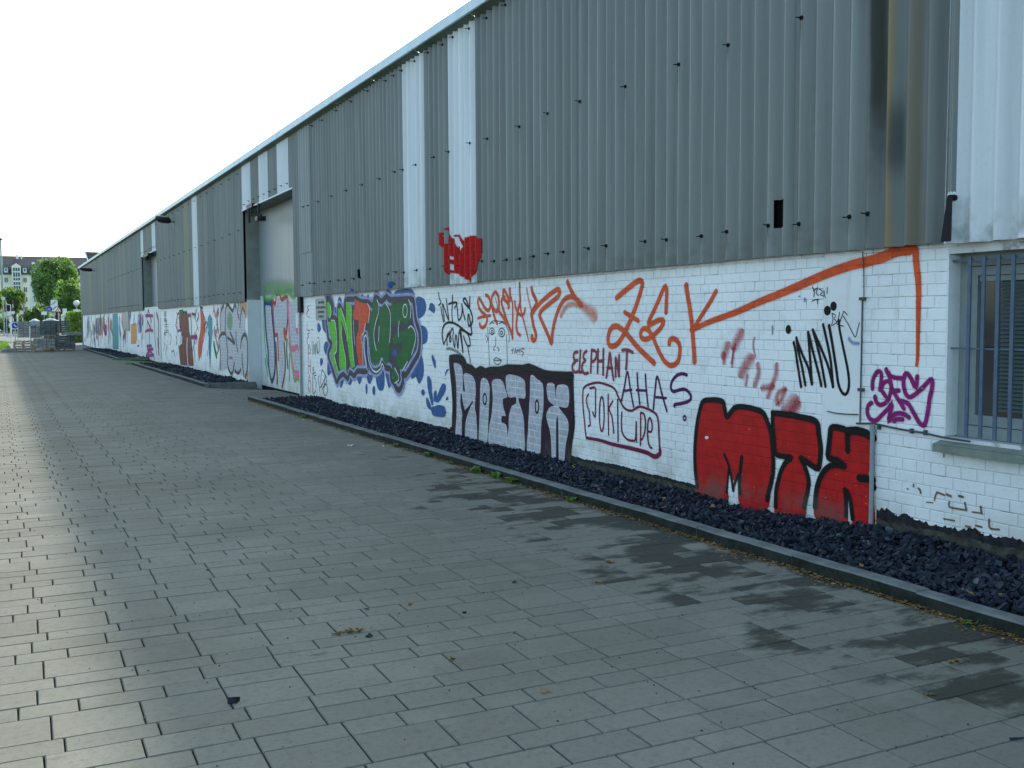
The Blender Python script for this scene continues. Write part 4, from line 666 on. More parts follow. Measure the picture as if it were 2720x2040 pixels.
  ('s','brown_mist',0.1,0.1,[(33.883,2.018),(34.157,1.715),(33.751,1.329)]),
  ('s','teal',0.05,0.05,[(35.71,1.891),(35.532,1.402),(35.26,0.728),(35.064,0.396)]),
  ('s','dgrey',0.08,0.08,[(43.807,1.985),(43.847,1.315),(43.713,0.594),(43.498,0.291)]),
  ('s','dgrey',0.16,0.16,[(43.531,1.982),(42.939,1.775),(43.077,1.065),(42.866,0.308)]),
  ('s','dgrey',0.1,0.1,[(42.704,2.076),(42.142,1.821),(42.158,0.826),(42.194,0.176)]),
  ('s','purple',0.06,0.06,[(42.196,1.995),(42.116,1.324)]),
  ('s','ink_thin',0.05,0.05,[(39.544,0.517),(39.36,0.264)]),
  ('s','ink_thin',0.05,0.05,[(39.399,0.473),(38.94,0.531),(38.897,0.347)]),
  ('s','ink_thin',0.05,0.05,[(38.804,0.466),(38.688,0.284)]),
  ('s','ink_thin',0.05,0.05,[(38.293,0.479),(38.236,0.389)]),
  ('s','ink_mist',0.06,0.06,[(41.105,1.973),(40.538,1.968)]),
  ('s','ink_mist',0.06,0.06,[(41.118,1.9),(40.551,1.896)]),
  ('s','ink_mist',0.06,0.06,[(41.131,1.828),(40.564,1.824)]),
  ('s','ink_mist',0.06,0.06,[(41.151,1.718),(40.583,1.716)]),
  ('s','ink_mist',0.06,0.06,[(41.167,1.633),(40.598,1.632)]),
  ('s','ink_mist',0.03,0.03,[(41.191,1.5),(39.989,1.501)]),
  ('s','ink_mist',0.03,0.03,[(41.209,1.402),(40.005,1.407)]),
  ('s','ink_mist',0.03,0.03,[(41.236,1.256),(40.03,1.264)]),
  ('s','ink_mist',0.03,0.03,[(41.25,1.183),(40.043,1.193)]),
  ('s','brown_mist',0.0687501,0.0687501,[(34.087,1.149),(33.975,1.04),(34.29,0.869)]),
  ('s','ink_thin',0.0632954,0.0632954,[(34.432,1.188),(34.367,1.067),(34.5,0.881)]),
  ('s','red_mist',0.0459508,0.0459508,[(30.58,1.303),(30.647,1.221),(30.462,1.103)]),
  ('s','red_mist',0.0511731,0.0511731,[(34.834,0.806),(34.643,0.714),(35.052,0.556)]),
  ('s','ink_thin',0.0789449,0.0789449,[(38.338,1.076),(38.171,0.955),(38.331,0.768)]),
  ('s','green_mist',0.0318052,0.0318052,[(38.118,0.845),(37.906,0.754),(37.93,0.611)]),
  ('s','pinkred',0.0318104,0.0318104,[(30.709,1.179),(30.872,1.106),(30.683,1.003)]),
  ('s','dgrey_mist',0.0787634,0.0787634,[(37.658,1.76),(37.385,1.645),(37.455,1.472)]),
  ('s','dgrey_mist',0.0671006,0.0671006,[(41.156,1.152),(41.167,1.093),(41.182,1.01)]),
  ('s','dgrey_mist',0.0729571,0.0729571,[(41.385,0.804),(41.212,0.668),(41.549,0.455)]),
  ('s','ink_thin',0.0346765,0.0346765,[(32.387,1.593),(32.564,1.462),(32.569,1.264)]),
  ('s','ink_thin',0.0563023,0.0563023,[(34.182,1.952),(34.219,1.856),(34.44,1.712)]),
  ('s','dgrey_mist',0.0386086,0.0386086,[(40.975,0.889),(41.024,0.801),(41.212,0.668)]),
  ('s','brown_mist',0.0335831,0.0335831,[(41.005,1.173),(41.405,1.056),(41.089,0.89)]),
  ('s','purple',0.0356563,0.0356563,[(40.759,0.74),(40.807,0.563),(41.05,0.292)]),
  ('s','green_mist',0.0593142,0.0593142,[(35.047,0.758),(35.034,0.596),(35.342,0.345)]),
  ('s','dgrey_mist',0.0708499,0.0708499,[(40.789,1.199),(41.19,1.147),(40.811,1.078)]),
  ('s','dgrey_mist',0.0864054,0.0864054,[(32.444,1.565),(32.702,1.469),(32.561,1.326)]),
  ('s','ink_thin',0.0404779,0.0404779,[(40.334,1.324),(40.167,1.199),(40.232,1.01)]),
  ('s','dgrey_mist',0.0461674,0.0461674,[(37.881,1.423),(38.146,1.282),(37.812,1.073)]),
  ('s','red_mist',0.0492051,0.0492051,[(40.415,0.871),(40.347,0.81),(40.252,0.721)]),
  ('s','purple',0.05396,0.05396,[(35.185,0.734),(34.91,0.698),(35.399,0.623)]),
  ('s','brown_mist',0.0651334,0.0651334,[(40.519,0.646),(40.94,0.453),(40.762,0.182)]),
  ('s','purple',0.0580491,0.0580491,[(30.517,1.588),(30.476,1.453),(30.739,1.25)]),
  ('s','purple',0.0795276,0.0795276,[(33.675,1.872),(33.587,1.775),(33.892,1.63)]),
  ('s','pinkred',0.0788881,0.0788881,[(40.47,1.632),(40.744,1.45),(40.52,1.174)]),
  ('s','dgrey_mist',0.0553711,0.0553711,[(40.666,0.72),(40.579,0.575),(40.667,0.351)]),
  ('s','purple',0.0735818,0.0735818,[(40.894,1.693),(40.604,1.599),(40.63,1.455)]),
  ('s','ink_thin',0.0581635,0.0581635,[(30.45,0.891),(30.413,0.801),(30.649,0.658)]),
  ('s','dgrey_mist',0.0416889,0.0416889,[(31.153,1.362),(31.315,1.25),(31.197,1.087)]),
  ('s','red_mist',0.0423365,0.0423365,[(32.196,1.612),(32.218,1.525),(32.099,1.395)]),
  ('s','purple',0.0515829,0.0515829,[(32.282,1.596),(32.105,1.505),(32.396,1.365)]),
  ('s','brown_mist',0.0621502,0.0621502,[(30.993,1.934),(31.166,1.885),(31.186,1.806)]),
  ('s','dgrey_mist',0.0466087,0.0466087,[(30.478,1.901),(30.297,1.842),(30.373,1.758)]),
  ('s','dgrey_mist',0.0317606,0.0317606,[(32.488,1.474),(32.754,1.402),(32.31,1.301)]),
  ('s','brown_mist',0.0467756,0.0467756,[(32.144,1.368),(32.33,1.231),(32.388,1.027)]),
  ('s','brown_mist',0.0476247,0.0476247,[(30.657,1.369),(30.869,1.289),(30.816,1.172)]),
  ('s','brown_mist',0.0646333,0.0646333,[(33.874,1.427),(34.105,1.267),(34.15,1.029)]),
  ('s','pinkred',0.0375135,0.0375135,[(34.408,1.275),(34.259,1.167),(34.329,1.002)]),
  ('s','brown_mist',0.0692323,0.0692323,[(32.581,1.734),(32.367,1.587),(32.673,1.365)]),
  ('s','green_mist',0.0548009,0.0548009,[(30.673,1.628),(30.489,1.576),(30.699,1.5)]),
  ('s','dgrey_mist',0.0865278,0.0865278,[(39.817,1.153),(39.476,0.994),(39.765,0.745)]),
  ('s','brown_mist',0.0389929,0.0389929,[(37.473,1.703),(37.363,1.53),(37.446,1.271)]),
  ('s','brown_mist',0.0824891,0.0824891,[(37.993,1.604),(38.33,1.47),(37.779,1.273)]),
  ('s','green_mist',0.0376144,0.0376144,[(34.921,1.859),(35.015,1.804),(34.737,1.719)]),
  ('s','pinkred',0.0362284,0.0362284,[(38.108,1.938),(37.887,1.817),(38.172,1.64)]),
  ('s','pinkred',0.0799786,0.0799786,[(30.911,1.343),(31.068,1.254),(30.899,1.125)]),
  ('s','brown_mist',0.0331838,0.0331838,[(37.615,1.594),(37.309,1.439),(37.721,1.2)]),
 ],
 'antifa': [
  ('s','magenta',0.13,0.13,[(46.231,1.763),(45.887,1.95),(45.655,2.095),(45.295,1.919),(44.77,1.626)]),
  ('s','magenta',0.13,0.13,[(46.621,1.874),(44.249,1.846)]),
  ('s','magenta',0.13,0.13,[(46.108,1.384),(45.958,1.614),(45.121,1.335),(44.975,1.573),(44.862,1.652)]),
  ('s','magenta',0.13,0.13,[(46.771,1.176),(45.532,1.252),(44.375,1.221)]),
  ('s','magenta',0.13,0.13,[(45.538,1.226),(45.499,0.932)]),
  ('s','magenta',0.13,0.13,[(45.516,0.851),(45.501,0.637)]),
  ('s','magenta',0.13,0.13,[(46.389,0.539),(45.475,0.571),(44.886,0.583)]),
  ('s','magenta',0.13,0.13,[(46.292,0.513),(46.11,0.409),(44.433,0.461)]),
  ('s','magenta',0.13,0.13,[(46.212,0.406),(45.834,0.28)]),
  ('s','magenta',0.13,0.13,[(46.795,0.09),(46.144,0.245),(45.324,0.347),(44.765,0.229),(44.388,0.214),(44.136,0.065)]),
  ('s','magenta',0.13,0.13,[(46.58,0.124),(44.581,0.195)]),
  ('s','dgrey',0.12,0.12,[(43.852,1.96),(43.888,1.315),(43.738,0.671)]),
  ('s','dgrey',0.2,0.2,[(43.128,1.928),(42.663,1.573),(42.808,0.815),(42.817,0.309)]),
 ],
 'far_colour': [
  ('f','teal',0,0,[(60.58,2.048),(57.953,2.061),(57.695,1.308),(57.96,0.129),(61.055,0.092),(61.059,1.011)]),
  ('f','ochre',0,0,[(52.141,1.483),(49.903,1.574),(50.135,0.578),(52.249,0.523)]),
  ('s','blue_mist',0.35,0.35,[(50.687,1.81),(50.865,1.574)]),
  ('f','rustgrey',0,0,[(71.216,1.863),(66.827,1.884),(66.72,0.962),(68.483,0.71),(71.552,0.92)]),
  ('s','tomato',0.25,0.25,[(74.844,1.963),(74.054,1.365),(73.05,0.739),(72.701,0.367)]),
  ('s','teal',0.3,0.3,[(78.336,1.936),(77.957,1.489),(77.926,0.865)]),
  ('s','purple',0.25,0.25,[(80.614,1.993),(80.572,0.657),(81.339,0.23)]),
  ('f','red',0,0,[(65.991,1.329),(64.021,1.391),(64.09,1.169),(66.06,1.12)]),
  ('f','ink',0,0,[(65.954,1.443),(64.187,1.465),(64.211,1.391),(65.985,1.348)]),
  ('f','purple',0,0,[(65.859,1.121),(64.102,1.132),(64.398,0.796),(65.558,0.821)]),
  ('s','red_mist',0.2,0.2,[(63.168,1.722),(63.074,1.43)]),
  ('s','dgrey',0.15,0.15,[(61.556,1.682),(61.477,1.363)]),
  ('s','navy',0.2,0.2,[(63.025,0.994),(63.205,0.408)]),
  ('s','navy',0.2,0.2,[(57.086,1.84),(56.945,1.245),(56.582,0.918)]),
  ('s','purple',0.3,0.3,[(55.447,1.864),(55.694,1.478),(55.085,1.063),(55.602,0.735)]),
  ('s','teal',0.2,0.2,[(70.625,0.928),(70.311,0.526)]),
  ('s','blue_mist',0.4,0.4,[(68.457,0.789),(68.375,0.396)]),
  ('s','pink',0.2,0.2,[(57.081,0.747),(57.047,0.317)]),
  ('s','pink',0.2,0.2,[(55.457,0.737),(55.551,0.38)]),
  ('s','ochre_mist',0.3,0.3,[(67.634,1.965),(67.937,1.694)]),
  ('s','dgrey_mist',0.15,0.15,[(53.702,1.043),(53.943,0.633)]),
  ('s','dgrey_mist',0.12,0.12,[(49.272,1.775),(49.167,1.229)]),
  ('s','dgrey_mist',0.12,0.12,[(47.401,1.684),(47.363,0.88)]),
  ('s','ink_thin',0.07,0.07,[(48.315,1.008),(48.305,0.555)]),
  ('s','ink_thin',0.07,0.07,[(49.273,0.767),(49.096,0.54),(49.807,0.467)]),
  ('s','pink',0.12,0.12,[(48.106,0.954),(48.121,0.39)]),
  ('s','dgrey_mist',0.2,0.2,[(75.652,1.881),(75.576,0.712)]),
  ('s','blue_mist',0.3,0.3,[(76.98,1.886),(76.937,0.609)]),
  ('s','brown_mist',0.419546,0.419546,[(69.391,1.501),(69.395,1.234),(69.31,0.967)]),
  ('s','teal',0.418693,0.418693,[(49.184,1.758),(49.263,1.513),(49.067,1.27)]),
  ('s','red_mist',0.236981,0.236981,[(55.71,1.966),(56.113,1.666),(55.609,1.362)]),
  ('s','purple',0.587314,0.587314,[(72.996,1.02),(73.295,0.871),(72.858,0.733)]),
  ('s','dgrey_mist',0.238489,0.238489,[(48.941,1.82),(48.83,1.508),(49.037,1.198)]),
  ('s','dgrey',0.268465,0.268465,[(48.683,1.46),(48.844,1.345),(48.577,1.233)]),
  ('s','red_mist',0.295522,0.295522,[(62.566,1.298),(62.59,0.983),(62.324,0.672)]),
  ('s','brown_mist',0.321382,0.321382,[(54.704,1.33),(55.056,0.957),(54.615,0.596)]),
  ('s','lavender',0.316653,0.316653,[(48.083,1.45),(48.072,1.205),(47.885,0.962)]),
  ('s','green_mist',0.667107,0.667107,[(68.024,1.94),(68.557,1.636),(67.847,1.331)]),
  ('s','dgrey_mist',0.38183,0.38183,[(62.734,1.938),(63.205,1.722),(62.647,1.507)]),
  ('s','pink',0.434602,0.434602,[(78.513,1.21),(77.955,0.931),(78.795,0.641)]),
  ('s','teal',0.658286,0.658286,[(76.804,1.367),(77.131,1.22),(77.025,1.075)]),
  ('s','tomato',0.407598,0.407598,[(54.518,1.293),(54.32,1.091),(54.624,0.886)]),
  ('s','brown_mist',0.324291,0.324291,[(61.159,1.607),(61.575,1.27),(60.872,0.942)]),
  ('s','pink',0.401974,0.401974,[(68.028,1.424),(68.419,1.026),(68.384,0.625)]),
  ('s','tomato',0.201625,0.201625,[(65.482,1.301),(65.52,0.817),(65.558,0.329)]),
  ('s','green_mist',0.632323,0.632323,[(77.69,1.325),(77.66,0.983),(78.07,0.64)]),
  ('s','tomato',0.195337,0.195337,[(57.273,1.27),(57.364,1.163),(57.18,1.054)]),
  ('s','tomato',0.597044,0.597044,[(66.067,1.713),(66.346,1.481),(65.818,1.246)]),
  ('s','green_mist',0.544883,0.544883,[(75.517,1.141),(75.937,0.586),(76.096,0.029)]),
  ('s','lavender',0.238571,0.238571,[(69.219,1.871),(69.231,1.581),(68.849,1.288)]),
  ('s','dgrey',0.143985,0.143985,[(54.749,1.911),(54.673,1.559),(55.02,1.204)]),
  ('s','teal',0.343268,0.343268,[(68.124,1.267),(67.827,1.14),(67.998,1.009)]),
  ('s','brown_mist',0.357736,0.357736,[(65.455,1.263),(65.86,1.117),(65.589,0.972)]),
  ('s','dgrey_mist',0.464799,0.464799,[(67.972,1.717),(68.539,1.435),(68.118,1.157)]),
  ('s','brown_mist',0.665719,0.665719,[(71,1.557),(71.21,1.095),(70.726,0.638)]),
  ('s','green_mist',0.344404,0.344404,[(48.754,1.944),(48.573,1.645),(48.798,1.348)]),
  ('s','pink',0.155999,0.155999,[(49.671,1.458),(49.891,1.119),(49.993,0.782)]),
  ('s','purple',0.198309,0.198309,[(71.2,1.123),(71.028,0.826),(71.601,0.52)]),
  ('s','dgrey_mist',0.217558,0.217558,[(66.943,1.407),(66.636,1.093),(67.364,0.766)]),
  ('s','purple',0.360884,0.360884,[(74.602,0.979),(75.098,0.609),(74.67,0.254)]),
  ('s','dgrey',0.587279,0.587279,[(72.349,1.208),(73.116,0.692),(72.478,0.187)]),
  ('s','red_mist',0.441443,0.441443,[(78.081,1.734),(78.743,1.479),(78.283,1.224)]),
  ('s','blue_mist',0.412408,0.412408,[(52.178,2.063),(51.974,1.955),(52.385,1.852)]),
  ('s','green_mist',0.379025,0.379025,[(66.214,1.759),(66.458,1.511),(66.458,1.263)]),
  ('s','purple',0.334813,0.334813,[(47.526,1.802),(47.617,1.682),(47.709,1.562)]),
  ('s','red_mist',0.374527,0.374527,[(71.9,1.66),(71.655,1.289),(71.884,0.913)]),
  ('s','lavender',0.214485,0.214485,[(62.073,1.733),(61.767,1.451),(62.211,1.163)]),
  ('s','brown_mist',0.226359,0.226359,[(79.763,1.783),(79.927,1.524),(79.859,1.263)]),
  ('s','pink',0.156435,0.156435,[(48.576,1.832),(48.563,1.491),(48.46,1.154)]),
  ('s','red_mist',0.15094,0.15094,[(63.913,1.974),(63.909,1.745),(64.362,1.517)]),
  ('s','navy',0.462874,0.462874,[(73.663,1.21),(73.52,1.063),(73.722,0.918)]),
  ('s','navy',0.515297,0.515297,[(65.423,1.241),(65.108,1.118),(64.99,0.999)]),
  ('s','lavender',0.306387,0.306387,[(78.99,1.145),(79.08,0.778),(79.629,0.403)]),
  ('s','green_mist',0.311984,0.311984,[(71.691,1.976),(71.74,1.445),(71.649,0.911)]),
  ('s','tomato',0.286992,0.286992,[(63.352,1.729),(63.024,1.474),(63.51,1.221)]),
  ('s','dgrey',0.39133,0.39133,[(69.618,1.101),(69.732,0.643),(69.758,0.181)]),
  ('s','dgrey_mist',0.38922,0.38922,[(48.9,1.599),(49.113,1.468),(49.097,1.338)]),
  ('s','lavender',0.377432,0.377432,[(49.032,1.723),(49.287,1.51),(48.923,1.299)]),
  ('s','lavender',0.450257,0.450257,[(73.41,1.493),(73.256,0.977),(73.449,0.452)]),
  ('s','teal',0.212168,0.212168,[(57.033,1.588),(57.333,1.163),(56.961,0.742)]),
  ('s','blue_mist',0.563618,0.563618,[(70.988,1.459),(71.439,1.237),(70.5,1.022)]),
  ('s','green_mist',0.287136,0.287136,[(56.884,1.69),(57.016,1.317),(56.876,0.941)]),
  ('s','blue_mist',0.393268,0.393268,[(63.236,1.383),(63.046,0.924),(63.299,0.461)]),
  ('s','teal',0.564384,0.564384,[(77.014,1.798),(77.6,1.556),(76.933,1.314)]),
  ('s','dgrey',0.37953,0.37953,[(54.71,2.064),(54.925,1.673),(54.886,1.281)]),
  ('s','pink',0.20934,0.20934,[(76.154,1.944),(76.397,1.451),(76.11,0.959)]),
  ('s','dgrey_mist',0.425232,0.425232,[(65.321,2.046),(65.676,1.807),(65.278,1.569)]),
  ('s','navy',0.385005,0.385005,[(48.176,1.824),(48.475,1.585),(48.261,1.348)]),
  ('s','red_mist',0.402386,0.402386,[(61.866,1.594),(62.034,1.393),(61.667,1.198)]),
  ('s','pink',0.24344,0.24344,[(67.113,1.395),(66.781,1.027),(67.359,0.654)]),
 ],
 'chips': [
  ('s','chip',0.012,0.012,[(5.083,0.41),(5.081,0.392)]),
  ('s','chip',0.016,0.016,[(5.039,0.386),(5.025,0.378),(5.018,0.356)]),
  ('s','chip',0.012,0.012,[(4.879,0.383),(4.892,0.354),(4.898,0.323)]),
  ('s','chip',0.014,0.014,[(4.879,0.383),(4.851,0.379),(4.818,0.372)]),
  ('s','chip',0.018,0.018,[(4.798,0.38),(4.764,0.373)]),
  ('s','chip',0.016,0.016,[(4.699,0.384),(4.665,0.384)]),
  ('s','chip',0.013,0.013,[(4.774,0.33),(4.775,0.297),(4.71,0.295),(4.635,0.296)]),
  ('s','chip',0.014,0.014,[(4.635,0.296),(4.644,0.322),(4.649,0.346)]),
  ('s','chip',0.011,0.011,[(4.588,0.292),(4.553,0.295),(4.511,0.294)]),
  ('s','chip',0.014,0.014,[(4.518,0.295),(4.525,0.34)]),
  ('s','chip',0.014,0.014,[(4.459,0.264),(4.456,0.214),(4.436,0.205),(4.383,0.211)]),
  ('s','chip',0.009,0.009,[(4.965,0.299),(4.913,0.303)]),
  ('s','chip',0.009,0.009,[(4.827,0.657),(4.828,0.637)]),
  ('s','chip',0.01,0.01,[(5.137,0.371),(5.129,0.367)]),
  ('s','chip',0.012,0.012,[(4.816,0.206),(4.73,0.208)]),
  ('s','chip',0.014,0.014,[(4.639,0.187),(4.602,0.187)]),
  ('s','chip',0.014,0.014,[(4.558,0.205),(4.514,0.204)]),
 ],
 'clad_red': [
  ('f','red',0,0,[(13.554,2.86),(13.385,2.859),(13.377,2.834),(13.458,2.815),(13.411,2.761),(13.374,2.613),(13.43,2.63),(13.501,2.691)]),
  ('f','red',0,0,[(13.344,2.906),(13.186,2.918),(13.096,2.75),(12.982,2.723),(12.966,2.759),(12.965,2.777),(12.942,2.785),(12.778,2.781),(12.706,2.643),(12.635,2.548),(12.603,2.726),(12.437,2.737),(12.248,2.714),(12.221,2.685),(12.071,2.669),(12.074,2.484),(12.156,2.471),(12.212,2.393),(12.242,2.253),(12.369,2.224),(12.412,2.178),(12.428,2.095),(12.527,2.141),(12.745,2.197),(12.804,2.224),(12.954,2.255),(12.983,2.287),(13.015,2.245),(13.107,2.268),(13.185,2.24),(13.279,2.257),(13.341,2.341),(13.36,2.562),(13.317,2.691),(13.191,2.689),(13.156,2.829),(13.187,2.875),(13.328,2.886)]),
 ],
 'clad_holes': [
  ('f','x',0,0,[(12.973,2.759),(12.793,2.752),(12.736,2.615),(12.798,2.497),(12.803,2.619),(12.916,2.615),(12.96,2.691)]),
  ('f','x',0,0,[(13.157,2.792),(13.121,2.69),(13.16,2.68)]),
  ('f','x',0,0,[(13.179,2.52),(13.01,2.467),(12.98,2.422),(13.134,2.462)]),
  ('f','x',0,0,[(13.135,2.406),(13.013,2.35),(12.984,2.262),(13.137,2.313)]),
 ],
 'clad_blue': [
  ('f','blue',0,0,[(15.696,2.204),(15.577,2.241),(15.49,2.218),(15.432,2.226),(15.405,2.184),(15.493,2.127),(15.639,2.131)]),
  ('f','blue',0,0,[(17.733,2.178),(17.588,2.185),(17.519,2.132),(17.627,2.13)]),
 ],
}
# ================================================================== large structure
# ------------------------------------------------------------------ ground sheets
g = MB(); g.poly([(-900, -300, -.30), (900, -300, -.30), (900, 1500, -.30), (-900, 1500, -.30)]); tag(g.build('ground', M['soil']), 'wide bare ground reaching the horizon', 'ground', kind='structure')
KX = 4.50; KW = .112; KH = .085                              # kerb face, width and height
BAYS = [(20.75, 25.35), (40.4, 45.5)]                        # paved driveways in front of the two gates
def pave_z(x, y): return -.115*max(0, x-KX)/1.7 if any(a < y < b for a, b in BAYS) and x > KX else 0.
pave = empty('pavement', (0, 20, 0), 'grey concrete paved yard along the warehouse', 'pavement', kind='structure')
b = MB(); b.poly([(-7.6, -4, -.014), (KX, -4, -.014), (KX, 65, -.014), (-7.6, 65, -.014)])
for a, c in BAYS: b.poly([(KX, a, -.014), (6.16, a, -.127), (6.16, c, -.127), (KX, c, -.014)])
b.build('joint_bed', M['joint'], pave)
# rows of stones: wide, narrow, medium, narrow ... (depths measured on the photo)
ROWS = [(.264, [.343], .140), (.147, [.343, .343, .268, .229], .178), (.184, [.341], .102), (.151, [.229, .345], .026)]
stones = []                                                   # (x0, x1, y0, y1)
y = 4.444 - .746*9; SK = -.022
while y < 65:
    for dep, lens, x0 in reversed(ROWS):
        for xs, xe, bay in [(-7.5, KX-.006, None)] + [(KX+.004, 6.15, bb) for bb in BAYS]:
            if bay and not (bay[0]+.02 < y and y+dep < bay[1]-.02): continue
            per = sum(lens); x = x0 + per*math.floor((xs-x0)/per); i = 0
            while x < xe:
                L_ = lens[i % len(lens)]; a, c = max(x, xs), min(x+L_, xe)
                if c-a > .05: stones.append((a, c, y, y+dep))
                x += L_; i += 1
        y += dep
stones = np.array(stones); stones = stones[stones[:, 3] < 64.6]
def stone_quads(a, c, y0, y1, seed=None, top=None):
    """bevelled paving stone: returns 12 vertices and 9 quads"""
    j = .0034; jy = .0029; h = top if top is not None else random.uniform(-.0014, .0014); bv = .0045
    x0, x1, q0, q1 = a+j, c-j, y0+jy, y1-jy
    tx, ty = random.uniform(-.0007, .0007), random.uniform(-.0006, .0006)
    P = []
    for (z, ins) in ((-.05, 0), (-bv+h, 0), (h, bv)):
        for sx, sy in ((0, 0), (1, 0), (1, 1), (0, 1)):
            xx = x0+ins if sx == 0 else x1-ins; yy = q0+ins*.5 if sy == 0 else q1-ins*.5
            zz = z+(tx*(1 if sx else -1)+ty*(1 if sy else -1) if z > -.04 else 0)
            P.append((xx, yy, zz))
    return P
QF = [(0,1,5,4), (1,2,6,5), (2,3,7,6), (3,0,4,7), (4,5,9,8), (5,6,10,9), (6,7,11,10), (7,4,8,11), (8,9,10,11)]
ctr = np.stack([(stones[:, 0]+stones[:, 1])/2, (stones[:, 2]+stones[:, 3])/2], 1)
dep_ = ctr[:, 0]*FWD.x+ctr[:, 1]*FWD.y; lat = (ctr[:, 0]*RIGHT.x+ctr[:, 1]*RIGHT.y)/np.maximum(dep_, .1)
vv = EYE/np.maximum(dep_, .1)-.0635
vis = (dep_ > 2.2) & (np.abs(lat) < .53) & (vv < .40)
order = np.argsort(np.where(vis, dep_, 1e9)); near = set(order[:300].tolist())
cache = {}
for i in near:
    a, c, y0, y1 = stones[i]; key = (round(c-a, 3), round(y1-y0, 3))
    if key not in cache:
        vs_ = stone_quads(-(c-a)/2, (c-a)/2, -(y1-y0)/2, (y1-y0)/2, top=0); mm = MB(); 
        for f in QF: mm.poly([vs_[q] for q in f])
        cache[key] = mm.mesh('paving_stone', M['paver'])
    o = link('paving_stone', cache[key], None); o.parent = pave; o.matrix_parent_inverse = pave.matrix_world.inverted()
    cx_, cy_ = (a+c)/2, (y0+y1)/2
    o.location = (cx_, cy_+SK*cx_, random.uniform(-.0014, .0014)); o.rotation_euler = (random.uniform(-.003, .003), random.uniform(-.003, .003), random.uniform(-.002, .002)+SK)
V = []; Fq = []; rn = []
for i, (a, c, y0, y1) in enumerate(stones):
    if i in near: continue
    P = stone_quads(a, c, y0, y1); bI = len(V); V += [(p[0], p[1]+SK*p[0], p[2]+pave_z(p[0], p[1])) for p in P]; Fq += [tuple(bI+q for q in f) for f in QF]; rn += [random.random()]*9
o = link('paving_stones_far', np_mesh('paving_stones_far', np.array(V), np.array(Fq), M['paver'], np.array(rn)), pave); o['kind'] = 'stuff'
# ------------------------------------------------------------------ kerbs
kerb = empty('kerb', (KX, 12, 0), 'low dark concrete kerb in front of the gravel beds', 'kerb', kind='structure')
BEDS = [(-3.0, 20.66), (25.4, 40.36), (45.6, 64.4)]
def kerb_mesh(l):
    mm = MB(); bv = .008; n = 6; rr = []
    for i in range(n+1):
        yy = -l/2+.003+(l-.006)*i/n; jx = random.uniform(-.003, .003); jz = random.uniform(-.003, .003)
        rr.append([(0, yy, -.12), (0+jx*.3, yy, KH-bv*1.4+jz), (bv+jx, yy, KH+jz), (KW-bv, yy, KH+jz*.5), (KW, yy, KH-bv), (KW, yy, -.12)])
    for A, B in zip(rr[:-1], rr[1:]):
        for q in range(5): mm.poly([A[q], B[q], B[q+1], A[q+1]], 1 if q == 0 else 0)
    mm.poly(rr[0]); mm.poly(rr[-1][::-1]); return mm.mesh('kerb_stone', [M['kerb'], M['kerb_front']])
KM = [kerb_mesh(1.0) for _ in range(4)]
def put_kerb(x, y, rz=0, sc=1.):
    o = link('kerb_stone', random.choice(KM), None); o.parent = kerb; o.matrix_parent_inverse = kerb.matrix_world.inverted(); o.location = (x+random.uniform(-.004, .004), y, random.uniform(-.005, .005)); o.rotation_euler = (random.uniform(-.002, .002), 0, rz+random.uniform(-.003, .003)); o.scale = (1, sc, 1)
for a, c in BEDS:
    n = max(1, round(c-a)); st = (c-a)/n
    for i in range(n): put_kerb(KX, a+st*(i+.5), 0, st)
for yy in (25.40, 45.60): put_kerb(KX+.13+.56, yy+KW, -math.pi/2, 1.12)
# ------------------------------------------------------------------ warehouse
WH = empty('warehouse', (W, 40, 0), 'long warehouse with graffiti on white brick below grey corrugated cladding', 'warehouse')
YEND = 82.6; ZC = 2.11; ZT = 5.60
WIN = (3.30, 4.83, .775, 2.035); SLIT = (35.85, 37.2, .75, 1.96)
GATES = [(21.52, 26.50), (42.05, 46.92)]
OPEN = [WIN, SLIT] + [(a, c, -1, 9) for a, c in GATES]
core = MB(); core.box(W+.40, W+16, -6, YEND-.02, -.28, 5.50); core.build('inner_hall', M['dark'], WH)
roof = MB(); roof.box(W-.02, W+16.1, -6.1, YEND+.05, 5.505, 5.60); roof.build('roof', M['fascia_under'], WH)
bw = MB(); X0, X1 = W+.0044, W+.24
def wall_seg(y0, y1, z0, z1): bw.box(X0, X1, y0, y1, z0, z1)
wall_seg(-6, WIN[0], -.28, 2.6); wall_seg(WIN[0], WIN[1], -.28, WIN[2]); wall_seg(WIN[0], WIN[1], WIN[3], 2.6)
wall_seg(WIN[1], GATES[0][0], -.28, 2.6); wall_seg(GATES[0][1], SLIT[0], -.28, 2.6); wall_seg(SLIT[0], SLIT[1], -.28, SLIT[2]); wall_seg(SLIT[0], SLIT[1], SLIT[3], 2.6); wall_seg(SLIT[1], GATES[1][0], -.28, 2.6); wall_seg(GATES[1][1], YEND-.05, -.28, 2.6)
BW = bw.build('brick_wall', M['mortar'], WH); BW['label'] = 'white painted brick wall with graffiti'
